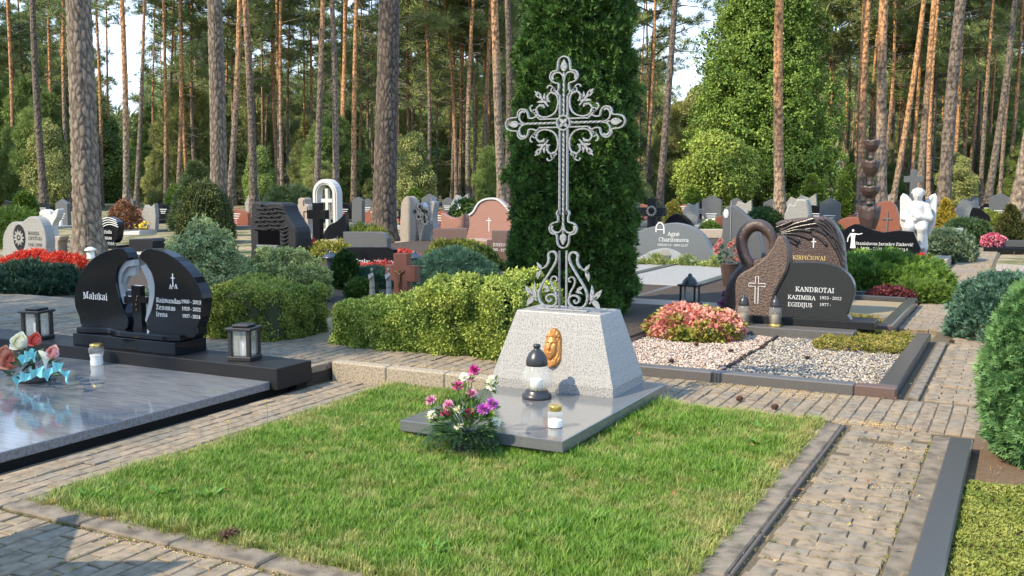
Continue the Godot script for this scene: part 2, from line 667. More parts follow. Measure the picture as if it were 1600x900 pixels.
func materials() -> void:
	var NS := FastNoiseLite.TYPE_SIMPLEX_SMOOTH
	var NC := FastNoiseLite.TYPE_CELLULAR
	var speck := ntex(NS, 0.11, 3, [[0.0, 0.35], [0.42, 0.75], [0.55, 0.95], [1.0, 1.0]], 3)
	var speck2 := ntex(NS, 0.2, 2, [[0.0, 0.12], [0.36, 0.3], [0.44, 0.9], [1.0, 1.0]], 5)
	var vein := ntex(NS, 0.05, 5, [[0.0, 0.12], [0.27, 0.3], [0.34, 0.86], [0.5, 1.0], [1.0, 0.84]], 8)
	var cloud := ntex(NS, 0.012, 5, [[0.0, 0.55], [0.5, 0.85], [1.0, 1.0]], 11)
	var stain := ntex(NS, 0.014, 5, [[0.0, 0.68], [0.45, 0.88], [1.0, 1.0]], 12)
	var dirt := ntex(NS, 0.03, 5, [[0.0, 0.62], [0.5, 0.85], [1.0, 1.0]], 13)
	var nfine := ntex(NS, 0.15, 3, [], 17, 2.5)
	var ncoarse := ntex(NS, 0.05, 4, [], 19, 6.0)
	var streak := ntex(NS, 0.03, 4, [[0.0, 0.74], [0.45, 0.9], [0.55, 1.0], [1.0, 0.94]], 23)
	M.speck = speck; M.cloud = cloud; M.dirt = dirt; M.nfine = nfine; M.ncoarse = ncoarse
	# stone
	M.pale_granite = mat(lin(0.345, 0.33, 0.305), 0.45, vein, 3.6, nfine, 0.15)
	M.grey_granite = mat(lin(0.20, 0.205, 0.205), 0.12, speck2, 5.0)
	M.grey_granite_cut = mat(lin(0.25, 0.25, 0.24), 0.6, speck2, 5.0, nfine, 0.5)
	M.blue_granite = mat(lin(0.178, 0.181, 0.188), 0.07, streak, 1.0)
	M.blue_granite.uv1_scale = Vector3(0.16, 2.0, 2.6)
	M.black = mat(lin(0.012, 0.013, 0.016), 0.1, speck, 5.0)
	M.black.metallic_specular = 0.36
	M.black_matt = mat(lin(0.028, 0.028, 0.030), 0.4, speck2, 6.0, nfine, 0.3)
	M.black_matt.metallic_specular = 0.3
	M.dark_kerb = mat(lin(0.085, 0.088, 0.092), 0.22, speck, 6.0)
	M.brown_kerb = mat(lin(0.20, 0.13, 0.11), 0.3, speck2, 6.0)
	M.kerb_edge = mat(lin(0.15, 0.138, 0.128), 0.5, speck2, 6.0, nfine, 0.4)
	M.slate = mat(lin(0.15, 0.155, 0.155), 0.35, speck2, 9.0)
	M.dark_slate = mat(lin(0.045, 0.047, 0.047), 0.3, speck2, 9.0)
	M.dark_slate.metallic_specular = 0.35
	M.arch_grey = mat(lin(0.17, 0.185, 0.195), 0.4, speck, 4.0)
	M.rough_brown = mat(lin(0.165, 0.108, 0.080), 0.7, dirt, 1.6, ncoarse, 1.8)
	M.rough_dark = mat(lin(0.085, 0.050, 0.040), 0.36, dirt, 2.0, ncoarse, 0.9)
	M.feather = mat(lin(0.045, 0.036, 0.034), 0.24, dirt, 2.0, nfine, 0.2)
	M.red_granite = mat(lin(0.36, 0.125, 0.07), 0.35, speck2, 7.0)
	M.pink_granite = mat(lin(0.50, 0.25, 0.18), 0.45, speck2, 6.0)
	M.buff_granite = mat(lin(0.52, 0.42, 0.33), 0.6, speck2, 6.0, ncoarse, 0.5)
	M.white_stone = mat(lin(0.46, 0.455, 0.435), 0.6)
	M.grey_stone = mat(lin(0.44, 0.42, 0.38), 0.75, speck2, 5.0, ncoarse, 0.8)
	M.dark_carved = mat(lin(0.026, 0.026, 0.028), 0.45, dirt, 4.0, ncoarse, 1.5)
	M.dark_carved.metallic_specular = 0.35
	M.hollow = mat(lin(0.004, 0.004, 0.005), 1.0)
	M.hollow.metallic_specular = 0.05
	M.silver_line = mat(lin(0.62, 0.62, 0.60), 0.5)
	M.gold_line = mat(lin(0.55, 0.42, 0.16), 0.4)
	M.light_rim = mat(lin(0.42, 0.44, 0.46), 0.35, speck, 6.0)
	# paving and soil
	M.bricks = []
	for t in [[0.275, 0.212, 0.14], [0.25, 0.195, 0.13], [0.295, 0.222, 0.145], [0.262, 0.198, 0.13], [0.235, 0.192, 0.138]]:
		M.bricks.append(mat(lin(t[0], t[1], t[2]), 0.95, stain, 1.1 + t[0], nfine, 0.3))
		M.bricks[-1].uv1_world_triplanar = true
	M.cement = mat(lin(0.22, 0.178, 0.128), 0.95, cloud, 1.0, nfine, 0.5)
	M.cement_wall = mat(lin(0.42, 0.345, 0.245), 0.95, dirt, 2.5, ncoarse, 0.5)
	M.sand = mat(lin(0.36, 0.27, 0.15), 1.0, dirt, 4.0, ncoarse, 1.0)
	M.joint = mat(lin(0.15, 0.112, 0.065), 1.0, dirt, 4.0, ncoarse, 1.0)
	M.soil = mat(lin(0.075, 0.05, 0.033), 1.0, dirt, 4.0, ncoarse, 1.5)
	M.bed = mat(lin(0.20, 0.125, 0.07), 1.0, dirt, 5.0, ncoarse, 1.5)
	M.turf = mat(lin(0.13, 0.12, 0.04), 1.0, dirt, 2.5, ncoarse, 1.5)
	M.litter = mat(Color.WHITE, 1.0, ntex(NS, 0.014, 6, [[0.0, lin(0.05, 0.06, 0.018)], [0.38, lin(0.09, 0.10, 0.03)], [0.5, lin(0.17, 0.14, 0.075)], [0.62, lin(0.24, 0.19, 0.11)], [1.0, lin(0.30, 0.24, 0.15)]], 29), 0.11, ncoarse, 0.8)
	# plants
	M.leaf = leafmat(0.5, 0.55)
	M.needle = leafmat(0.6, 0.3)
	M.petal = leafmat(0.6, 0.5)
	M.twigs = mat(lin(0.035, 0.04, 0.014), 1.0)
	M.grass = leafmat(0.5, 0.6)
	# metal, wax, plastic, glass
	M.iron = mat(lin(0.35, 0.355, 0.36), 0.45, cloud, 9.0, nfine, 0.2, 0.1)
	M.iron_dark = mat(lin(0.20, 0.205, 0.21), 0.5, cloud, 9.0, nfine, 0.25, 0.3)
	M.plastic = mat(lin(0.022, 0.022, 0.024), 0.33)
	M.black_metal = mat(lin(0.016, 0.015, 0.014), 0.4)
	M.gold = mat(lin(0.46, 0.205, 0.055), 0.36, null, 6.0, null, 0.3, 0.45)
	M.gold_lid = mat(lin(0.62, 0.44, 0.13), 0.28, null, 1.0, null, 1.0, 0.8)
	M.wax = mat(lin(0.85, 0.83, 0.76), 0.5)
	M.wax.backlight_enabled = true
	M.wax.backlight = Color(0.5, 0.48, 0.42)
	M.glass = glass()
	M.glass_smoke = glass(Color(0.9, 0.88, 0.82, 0.10))
	M.bronze = mat(lin(0.20, 0.12, 0.05), 0.4, null, 1.0, null, 1.0, 0.7)
	M.bark_grey = bark(lin(0.30, 0.235, 0.18))
	M.bark = bark(Color.WHITE)

func bark(c: Color) -> StandardMaterial3D:
	var m := mat(c, 0.95, M.barktex if M.has("barktex") else null, 1.0)
	if not M.has("barktex"):
		M.barktex = ntex(FastNoiseLite.TYPE_CELLULAR, 0.035, 2, [[0.0, 1.0], [0.35, 0.95], [0.6, 0.6], [1.0, 0.3]], 31)
		M.barkn = ntex(FastNoiseLite.TYPE_CELLULAR, 0.035, 2, [], 31, 9.0)
		m.albedo_texture = M.barktex
	m.normal_enabled = true
	m.normal_texture = M.barkn
	m.normal_scale = 1.0
	m.uv1_triplanar = true
	m.uv1_scale = Vector3(0.62, 0.3, 0.62)
	return m

func sheet(x0: float, x1: float, z0: float, z1: float, y: float) -> MB:
	var b := MB.new()
	b.quad(Vector3(x0, y, z0), Vector3(x1, y, z0), Vector3(x1, y, z1), Vector3(x0, y, z1), Vector3.UP)
	return b

var brick_meshes := {}
func brick(w: float, l: float, k: int) -> ArrayMesh:
	var key := "%d %d %d" % [int(w * 1000), int(l * 1000), k]
	if brick_meshes.has(key): return brick_meshes[key]
	# a worn paver: top edges broken and rounded, no underside
	var b := MB.new()
	var h := Vector2(w, l) * 0.5 - Vector2(0.0034, 0.0024)
	var e := 0.0045
	var top := []
	var rim := []
	for c in [Vector2(1, 1), Vector2(0, 1), Vector2(-1, 1), Vector2(-1, 0), Vector2(-1, -1), Vector2(0, -1), Vector2(1, -1), Vector2(1, 0)]:
		var o: Vector2 = c * h
		rim.append(Vector3(o.x + R.randf_range(-0.002, 0.001), -e - R.randf_range(0, 0.003), o.y + R.randf_range(-0.002, 0.001)))
		var q: Vector2 = c * (h - Vector2(e, e) * R.randf_range(0.8, 1.6))
		top.append(Vector3(q.x, R.randf_range(-0.0015, 0.0015), q.y))
	for i in 8:
		var j := (i + 1) % 8
		b.face(Vector3(0, 0.0005, 0), top[i], top[j], Vector3.UP)
		b.quad(top[i], rim[i], rim[j], top[j], Vector3.UP)
		b.quad(rim[i], rim[i] - Vector3(0, 0.045, 0), rim[j] - Vector3(0, 0.045, 0), rim[j], (rim[i] + rim[j]) * Vector3(1, 0, 1))
	brick_meshes[key] = b.mesh()
	return brick_meshes[key]

# pavers in running bond; the nearest 300 are parts, the rest one joined part
func pave(parent: MeshInstance3D, x0: float, x1: float, z0: float, z1: float, y: float, along_z: bool, w := 0.1, l := 0.2, gaps := 0.0) -> void:
	var all := []
	var lo := (x0 if along_z else z0)
	var hi := (x1 if along_z else z1)
	var s0 := (z0 if along_z else x0)
	var s1 := (z1 if along_z else x1)
	var row := 0
	var a := lo
	while a < hi - w * 0.4:
		var st := s0 - (l * 0.5 if row % 2 else 0.0) + R.randf_range(-0.012, 0.012)
		while st < s1 - 0.03:
			var c0 := maxf(st, s0)
			var c1 := minf(st + l, s1)
			if c1 - c0 > 0.05 and not (gaps > 0.0 and R.randf() < gaps):
				var mid := (c0 + c1) * 0.5
				var at := Vector3(a + w * 0.5, y, mid) if along_z else Vector3(mid, y, a + w * 0.5)
				all.append([at, c1 - c0])
			st += l
		a += w
		row += 1
	all.sort_custom(func(p, q): return Vector3(p[0]).length_squared() < Vector3(q[0]).length_squared())
	var rest := MB.new()
	for i in all.size():
		var at: Vector3 = all[i][0] + Vector3(R.randf_range(-0.002, 0.002), R.randf_range(-0.005, 0.003), R.randf_range(-0.002, 0.002))
		var len: float = all[i][1]
		var me := brick(w, snappedf(len, 0.05), R.randi() % 4)
		var bs := Basis.from_euler(Vector3(R.randf_range(-0.012, 0.012), R.randf_range(-0.02, 0.02) + (0.0 if along_z else PI / 2), R.randf_range(-0.012, 0.012)))
		if i < 300:
			var o := part("brick", me, M.bricks[R.randi() % 5], parent)
			o.transform = Transform3D(bs, at)
		else:
			var ar := me.surface_get_arrays(0)
			var vs: PackedVector3Array = ar[Mesh.ARRAY_VERTEX]
			var ns: PackedVector3Array = ar[Mesh.ARRAY_NORMAL]
			var sh := R.randf_range(0.8, 1.1)
			for k in vs.size():
				rest.v.append(at + bs * vs[k]); rest.n.append(bs * ns[k]); rest.c.append(Color(sh, sh, sh))
	if rest.v.size():
		part("bricks", rest, M.bricks[0], parent).set_meta("kind", "stuff")

func setting() -> void:
	# one earth sheet to the horizon, a little rougher under the wood
	var g := MB.new()
	var n := 60
	for i in n:
		for j in n:
			var q := []
			for c in [[0, 0], [1, 0], [1, 1], [0, 1]]:
				var fx := (float(i + c[0]) / n) * 2.0 - 1.0
				var fz := (float(j + c[1]) / n) * 2.0 - 1.0
				var x := signf(fx) * pow(absf(fx), 2.0) * 420.0
				var z := signf(fz) * pow(absf(fz), 2.0) * 420.0
				var d := Vector2(x, z).length()
				q.append(Vector3(x, -0.05 + (noise.get_noise_2d(x * 4.0, z * 4.0) * 0.12 if d > 18.0 else 0.0), z))
			g.quad(q[0], q[1], q[2], q[3], Vector3.UP)
	struct("ground", g, M.litter)
	# paved paths
	var p := struct("front_path", sheet(-6.2, -0.3, -3.05, -1.3, -0.008), M.joint)
	pave(p, -5.55, -1.05, -3.05, -1.5, 0.0, true)
	p = struct("narrow_path", sheet(-5.0, -4.33, -6.42, -3.04, -0.011), M.joint)
	pave(p, -4.95, -4.42, -6.4, -3.05, 0.0, true)
	p = struct("side_path", sheet(-1.0, -0.33, -6.78, -1.3, -0.010), M.joint)
	pave(p, -0.96, -0.46, -6.76, -2.3, 0.0, false, 0.1, 0.2, 0.05)
	p = struct("cross_path", sheet(-3.6, 4.0, -7.78, -6.76, -0.009), M.joint)
	pave(p, -3.5, 1.2, -7.74, -6.78, 0.0, true)
	p = struct("far_path", sheet(-0.8, 0.6, -11.6, -7.77, -0.016), M.joint)
	pave(p, -0.62, 0.28, -11.5, -7.8, 0.0, false)
	p = struct("further_path", sheet(-1.25, -0.5, -40.0, -11.6, -0.02), M.joint)
	pave(p, -1.2, -0.55, -17.0, -11.6, 0.0, false)
	for k in 22:   # broad slabs beyond
		var b := MB.new()
		b.box(Vector3(-1.2, -0.06, -17.55 - k * 0.6), Vector3(-0.55, 0.0, -17.02 - k * 0.6), 0.01)
		part("slab", b, M.bricks[k % 5], p)
	# the raised terrace behind, held by a low cement wall
	p = struct("terrace", sheet(-14.0, -3.4, -8.6, -6.5, 0.130), M.sand)
	pave(p, -9.6, -3.5, -7.32, -6.52, 0.14, true)
	pave(p, -9.6, -5.02, -6.5, -6.14, 0.14, true)
	var tb := MB.new()
	tb.box(Vector3(-14.0, -0.05, -6.499), Vector3(-5.01, 0.12, -6.13))
	tb.box(Vector3(-14.0, -0.05, -30.0), Vector3(-3.4, 0.1, -6.5))
	part("terrace_bank", tb, M.soil, p)
	# far left corner of the terrace: bigger slabs
	var k2 := 0
	for i in 7:
		for j in 4:
			var b := MB.new()
			b.box(Vector3(-13.0 + i * 0.5, 0.1, -8.5 + j * 0.5), Vector3(-12.52 + i * 0.5, 0.146 + R.randf_range(-0.004, 0.004), -8.02 + j * 0.5), 0.01)
			part("slab", b, M.bricks[(i * 3 + j * 2) % 5], p)
	var w := thing("retaining_wall", "low rough cement wall holding up the terrace left of the pale plinth", "wall", Vector3(-4.2, 0, -6.46))
	for i in 3:
		var b := MB.new()
		b.box(Vector3(-0.78 + i * 0.54, -0.05, -0.06), Vector3(-0.242 + i * 0.54, 0.15 - i * 0.002, 0.05 + i * 0.002), 0.012)
		part("wall_block", b, M.cement_wall, w)
	# cement edging round the lawn
	var e := thing("lawn_edging", "flush strip of worn cement slabs along the near edge of the lawn", "kerb", Vector3(-2.7, 0, -3.13))
	var x := -1.72
	while x < 1.7:
		var l := R.randf_range(0.48, 0.62)
		var b := MB.new()
		b.box(Vector3(x, -0.05, -0.075), Vector3(minf(x + l, 1.72) - 0.006, 0.012 + R.randf_range(-0.003, 0.004), 0.072), 0.009)
		part("edging_slab", b, M.cement, e)
		x += l
	e = thing("side_edging", "flush cement strip with thin dark upright kerb bars right of the lawn", "kerb", Vector3(-1.07, 0, -4.95))
	x = -1.78
	while x < 1.95:
		var l := R.randf_range(0.5, 0.75)
		var b := MB.new()
		b.box(Vector3(-0.09, -0.05, x), Vector3(0.05, 0.006 + R.randf_range(-0.003, 0.004), minf(x + l, 1.95) - 0.006), 0.009)
		part("edging_slab", b, M.cement, e)
		x += l
	x = -1.74
	while x < 1.9:
		var l := R.randf_range(0.42, 0.7)
		var b := MB.new()
		b.box(Vector3(0.060, -0.05, x), Vector3(0.079, 0.013 + R.randf_range(-0.004, 0.006), minf(x + l, 1.93) - 0.03), 0.005)
		part("kerb_bar", b, plain(0.085, 0.07, 0.058, 0.9), e)
		x += l
	e = thing("left_edging", "flush cement strip between the lawn and the narrow shaded path", "kerb", Vector3(-4.36, 0, -4.8))
	x = -1.65
	while x < 1.65:
		var l := R.randf_range(0.5, 0.7)
		var b := MB.new()
		b.box(Vector3(-0.055, -0.05, x), Vector3(0.05, 0.006 + R.randf_range(-0.003, 0.004), minf(x + l, 1.66) - 0.006), 0.009)
		part("edging_slab", b, M.cement, e)
		x += l
	var b2 := MB.new()
	b2.box(Vector3(-0.455, -0.05, -6.7), Vector3(-0.352, 0.004, -1.5), 0.006)
	struct("cement_strip", b2, M.cement)
	b2 = MB.new()
	b2.box(Vector3(-0.725, -0.05, -10.7), Vector3(-0.645, 0.012, -7.8), 0.006)
	struct("cement_strip", b2, M.cement)

func lawn() -> void:
	struct("lawn_soil", sheet(-4.31, -1.16, -6.75, -3.2, -0.004), M.turf)
	var tufts := []
	for v in 4:
		var b := MB.new()
		for i in 16:
			var a := R.randf_range(0, TAU)
			var r := R.randf_range(0.0, 0.03)
			var p0 := Vector3(cos(a) * r, 0, sin(a) * r)
			var h := R.randf_range(0.024, 0.062)
			var o := Vector3(cos(a + R.randf_range(-1, 1)), 0, sin(a + R.randf_range(-1, 1))) * h * R.randf_range(0.2, 1.1)
			var s := Vector3(-o.z, 0, o.x).normalized() * R.randf_range(0.0014, 0.0026)
			var p1 := p0 + Vector3(0, h * 0.6, 0) + o * 0.35
			var p2 := p0 + Vector3(0, h, 0) + o
			b.col = Color.WHITE * R.randf_range(0.75, 1.2)
			b.tri(p0 - s, p0 + s, p1 + s * 0.8); b.tri(p0 - s, p1 + s * 0.8, p1 - s * 0.8); b.tri(p1 - s * 0.8, p1 + s * 0.8, p2)
		tufts.append(b.mesh())
	for v in 4:
		var xf := []
		var cs := []
		while xf.size() < 8500:
			var x := R.randf_range(-4.38, -1.13)
			var z := R.randf_range(-6.76, -3.16)
			if x > -3.37 and x < -2.35 and z < -5.12 and z > -6.9: continue
			var w := noise.get_noise_2d(x * 55.0, z * 55.0)
			var w2 := noise.get_noise_2d(x * 330.0 + 50.0, z * 330.0)
			var edge := minf(minf(x + 4.38, -1.13 - x), minf(z + 6.76, -3.16 - z))
			if edge < 0.05 and R.randf() < 0.5: continue
			var s := R.randf_range(0.55, 1.15) * (1.0 + 0.35 * w) * (1.12 if z < -5.9 else 1.0)
			if x > -2.4 and x < -2.15 and z < -5.1: s *= 1.15
			var tilt := Basis.from_euler(Vector3(R.randf_range(-0.25, 0.25), R.randf_range(0, TAU), R.randf_range(-0.25, 0.25)))
			xf.append(Transform3D(tilt.scaled(Vector3.ONE * s), Vector3(x, -0.004, z)))
			var green := Color(0.085, 0.205, 0.018).lerp(Color(0.20, 0.31, 0.042), R.randf())
			var straw := Color(0.44, 0.37, 0.15)
			var f := clampf(0.02 - 1.2 * w2 - 0.7 * w + R.randf_range(-0.22, 0.22), 0.0, 0.6)
			if edge < 0.1: f = minf(f + 0.35, 0.9)
			cs.append(green.lerp(straw, f))
		var o := scatter("grass", tufts[v], M.grass, xf, cs)
		tag(o, "short sunlit lawn grass mixed with dry straw blades", "grass")
	# broad-leaved weeds in the lawn
	var spots := [Vector2(-1.45, -6.3), Vector2(-1.38, -5.9), Vector2(-3.85, -3.55), Vector2(-3.6, -3.62), Vector2(-1.75, -4.2), Vector2(-1.5, -5.2), Vector2(-2.2, -3.5), Vector2(-4.15, -3.35)]
	for i in spots.size():
		var b := MB.new()
		for k in 16:
			var a := R.randf_range(0, TAU)
			var d := Vector3(cos(a), R.randf_range(0.25, 0.9), sin(a)).normalized()
			b.col = Color(0.10, 0.23, 0.035) * R.randf_range(0.8, 1.35)
			b.leaf(Vector3(cos(a) * 0.01, 0.01, sin(a) * 0.01), d, Vector3.UP, R.randf_range(0.05, 0.1), R.randf_range(0.02, 0.034))
		var o := part("weed", b, M.leaf, null, Vector3(spots[i].x, 0, spots[i].y))
		tag(o, "broad-leaved weed rosette in the lawn, " + ["at the far right corner", "just before the far right corner one", "in the near left part, outer one", "in the near left part, inner one", "near the middle of the right edge", "by the right edge beyond the slab's corner", "near the middle of the front edge", "at the near left corner"][i], "weed", "weeds in the lawn")
	# two dandelions at the left side
	for i in 2:
		var at: Vector3 = [Vector3(-4.358, 0, -4.926), Vector3(-4.354, 0, -4.562)][i]
		var t := thing("dandelion", ["taller yellow dandelion on a thin stalk, nearer the pale plinth", "shorter yellow dandelion at the shaded left edge of the lawn"][i], "flower", at, "dandelions in the lawn")
		var h: float = [0.17, 0.115][i]
		var b := MB.new()
		b.tube([Vector3.ZERO, Vector3(0.004, h * 0.5, 0), Vector3(0.0, h, 0.004)], [0.0022, 0.002, 0.002], 5)
		part("stalk", b, plain(0.16, 0.2, 0.05), t)
		b = MB.new()
		for k in 40:
			var d := rvec()
			d.y = absf(d.y) + 0.2
			b.leaf(Vector3(0, h, 0), d.normalized(), Vector3.UP, 0.013, 0.004)
		part("flower_head", b, plain(0.8, 0.55, 0.03), t)

var plains := {}
func plain(r: float, g: float, b: float, rough := 0.7) -> StandardMaterial3D:
	var key := "%.3f %.3f %.3f %.2f" % [r, g, b, rough]
	if not plains.has(key): plains[key] = mat(lin(r, g, b), rough)
	return plains[key]

func kerb(called: String, label: String, pieces: Array, m: Material, at: Vector3, group := "") -> Node3D:
	var t := thing(called, label, "kerb", at, group)
	for p in pieces:
		var b := MB.new()
		b.box(p[0] - at, p[1] - at, 0.008)
		part("kerb_stone", b, p[2] if p.size() > 2 else m, t)
	return t

func frustum(lo: Vector3, hi: Vector3, lo2: Vector2, hi2: Vector2) -> MB:
	# box from lo to hi at the foot, narrowing to the rectangle lo2..hi2 (x, z) at the top, after a short upright skirt
	var b := MB.new()
	var s := 0.065
	var c := [Vector3(lo.x, 0, lo.z), Vector3(hi.x, 0, lo.z), Vector3(hi.x, 0, hi.z), Vector3(lo.x, 0, hi.z)]
	var t := [Vector3(lo2.x, 0, lo2.y), Vector3(hi2.x, 0, lo2.y), Vector3(hi2.x, 0, hi2.y), Vector3(lo2.x, 0, hi2.y)]
	var mid := (lo + hi) * 0.5
	for i in 4:
		var j := (i + 1) % 4
		var out: Vector3 = (c[i] + c[j]) * 0.5 - Vector3(mid.x, 0, mid.z)
		var y0 := Vector3(0, lo.y, 0)
		var y1 := Vector3(0, lo.y + s, 0)
		var y2 := Vector3(0, hi.y - 0.006, 0)
		var y3 := Vector3(0, hi.y, 0)
		var ti: Vector3 = t[i].lerp(Vector3(mid.x, 0, mid.z), 0.02)
		var tj: Vector3 = t[j].lerp(Vector3(mid.x, 0, mid.z), 0.02)
		b.quad(c[i] + y0, c[j] + y0, c[j] + y1, c[i] + y1, out)
		b.quad(c[i] + y1, c[j] + y1, t[j] + y2, t[i] + y2, out)
		b.quad(t[i] + y2, t[j] + y2, tj + y3, ti + y3, out + Vector3(0, 0.3, 0))
	var q := []
	for i in 4: q.append(t[i].lerp(Vector3(mid.x, 0, mid.z), 0.02) + Vector3(0, hi.y, 0))
	b.quad(q[0], q[1], q[2], q[3], Vector3.UP)
	return b

func leafplate(b: MB, at: Vector2, ang: float, len: float, wid: float, z0: float, z1: float, bend := 0.0) -> void:
	var L := []
	var Rr := []
	for i in 9:
		var t := i / 8.0
		var a := ang + bend * t
		var p := at + Vector2(cos(ang + bend * t * 0.5), sin(ang + bend * t * 0.5)) * len * t
		var w := wid * 0.5 * sin(PI * pow(t, 0.75)) + 0.0006
		L.append(p + Vector2(-sin(a), cos(a)) * w)
		Rr.append(p - Vector2(-sin(a), cos(a)) * w)
	Rr.reverse()
	b.prism(L + Rr, z0, z1, 0.0)

func iron_cross() -> void:
	var t := thing("iron_cross", "ornate grey wrought iron cross with trefoil ends standing on the pale granite plinth", "cross", Vector3(-2.96, 0.675, -6.52))
	var s := 0.001007
	var cy := 1.347
	var zf := 0.012
	# the outer band of one arm: half outline in (across, along), mirrored; then turned to each of the four directions
	var arm := func(end: float) -> Array:
		var k := end - 460.0
		var half := [30, 46, 30, 180 + k, 33, 192 + k, 46, 205 + k, 48, 222 + k, 40, 238 + k, 39, 262 + k, 44, 276 + k, 62, 280 + k, 86, 289 + k, 102, 308 + k, 106, 330 + k, 98, 350 + k, 80, 362 + k, 58, 364 + k, 50, 372 + k, 47, 392 + k, 45, 420 + k, 34, 446 + k, 16, 458 + k, 0, 461 + k]
		var o := []
		for i in range(0, half.size(), 2): o.append(Vector2(half[i], half[i + 1]))
		for i in range(half.size() - 4, -1, -2): o.append(Vector2(-half[i], half[i + 1]))
		return o
	var ends := [460.0, 460.0, 884.0, 460.0]
	var band := MB.new()
	var rod := MB.new()
	for d in 4:
		var rot := -PI / 2 * d
		var turned := func(p: Array) -> Array:
			var o := []
			for q in p:
				var w: Vector2 = (q as Vector2).rotated(rot) * s
				o.append(Vector2(w.x, w.y + cy))
			return o
		var E: float = ends[d]
		var k := E - 460.0
		band.ribbon(turned.call(smooth2(arm.call(E), 3)), 0.0092, 0.0092, -zf, zf)
		# twisted square rod down the middle of the arm
		var n := 46 if d != 2 else 90
		var prev := []
		for i in n + 1:
			var al := lerpf(44.0, 352.0 + k, float(i) / n)
			var ring := []
			for c in 4:
				var a := TAU * c / 4.0 + al * 0.045
				var q := (Vector2(cos(a) * 9.0, al)).rotated(rot) * s
				ring.append(Vector3(q.x, q.y + cy, sin(a) * 9.0 * s))
			if i > 0:
				for c in 4:
					var e := (c + 1) % 4
					var ctr: Vector3 = (ring[0] + ring[2]) * 0.5
					rod.quad(prev[c], ring[c], ring[e], prev[e], (ring[c] + ring[e]) * 0.5 - ctr)
			prev = ring
		# bud and two curled leaves at the end of the arm
		var bud := MB.new()
		var dir := Vector2(0, 1).rotated(rot)
		var c0 := Vector2(0, 348 + k).rotated(rot) * s + Vector2(0, cy)
		leafplate(bud, c0 + dir * 8 * s, dir.angle(), 84 * s, 46 * s, -0.007, 0.009)
		for m in [-1.0, 1.0]:
			var curl := v2([4, 300, 10, 326, 24, 344, 44, 352, 66, 350, 84, 338, 90, 320, 84, 304])
			var o := []
			for q in curl: o.append(Vector2(q.x * m, q.y + k))
			bud.ribbon(turned.call(smooth2(o, 4)), 0.006, 0.016, -0.006, 0.008)
		part("bud", bud, M.iron, t)
	part("outline_band", band, M.iron, t)
	part("twisted_rod", rod, M.iron, t)
	var ringm := MB.new()
	var circ := []
	for i in 32: circ.append(Vector2(cos(TAU * i / 32), sin(TAU * i / 32)) * 50 * s + Vector2(0, cy))
	ringm.ribbon(circ, 0.010, 0.010, -zf - 0.003, zf + 0.003, true)
	for a in 4: leafplate(ringm, Vector2(0, cy), PI / 4 + a * PI / 2, 46 * s, 22 * s, -0.006, 0.012)
	var hub := MB.new()
	hub.blob(Vector3(0, cy, 0.012), Vector3(0.012, 0.012, 0.008), 6, 10)
	part("centre_ring", ringm, M.iron, t)
	part("hub", hub, M.iron, t)
	# the four corner scrolls
	for sx in [-1.0, 1.0]:
		for sy in [-1.0, 1.0]:
			var b := MB.new()
			var half := v2([108, 152, 122, 160, 128, 180, 120, 202, 98, 216, 70, 208, 50, 182, 44, 145, 50, 110, 63, 82])
			var whole := half.duplicate()
			for i in range(half.size() - 1, -1, -1): whole.append(Vector2(half[i].y, half[i].x))
			var place := func(p: Array) -> Array:
				var o := []
				for q in p: o.append(Vector2(q.x * sx, q.y * sy) * s + Vector2(0, cy))
				return o
			b.ribbon(place.call(smooth2(whole, 4)), 0.0098, 0.0098, -0.008, 0.008)
			b.ribbon(place.call(smooth2(v2([128, 150, 142, 152, 150, 166, 172, 178, 196, 186]), 4)), 0.009, 0.006, -0.005, 0.006)
			b.ribbon(place.call(smooth2(v2([120, 118, 140, 140, 165, 165, 190, 195]), 4)), 0.008, 0.016, -0.006, 0.008)
			for f in [[150, 150, 0.25, 62.0, -0.5], [150, 150, 1.32, 62.0, 0.5], [176, 178, 0.4, 58.0, 0.3], [176, 178, 1.17, 58.0, -0.3], [185, 188, 0.785, 62.0, 0.0], [150, 128, -0.4, 46.0, 1.2], [128, 150, 1.97, 46.0, -1.2]]:
				var a: float = f[2]
				var v := Vector2(cos(a) * sx, sin(a) * sy)
				leafplate(b, place.call([Vector2(f[0], f[1])])[0], v.angle(), f[3] * s, 0.017, -0.004, 0.006, f[4] * sx * sy)
			# small S scrolls by the arm ends
			for sw in 2:
				var sc := v2([54, 222, 62, 208, 82, 206, 98, 220, 96, 240, 80, 246, 72, 234, 80, 226])
				var tail := v2([60, 216, 76, 240, 100, 262, 122, 262, 130, 246])
				if sw == 1:
					for i in sc.size(): sc[i] = Vector2(sc[i].y, sc[i].x)
					for i in tail.size(): tail[i] = Vector2(tail[i].y, tail[i].x)
				b.ribbon(place.call(smooth2(sc, 4)), 0.008, 0.006, -0.006, 0.006)
				b.ribbon(place.call(smooth2(tail, 4)), 0.006, 0.010, -0.005, 0.006)
			part("corner_scroll", b, M.iron, t)
	# foot: two posts, a lyre of scrolls on each side, leaf sprays, and the flat bar on the stone
	var s2 := 0.000856
	var bar := MB.new()
	bar.box(Vector3(-0.2, 0, -0.03), Vector3(0.2, 0.013, 0.03), 0.004)
	part("foot_bar", bar, M.iron, t)
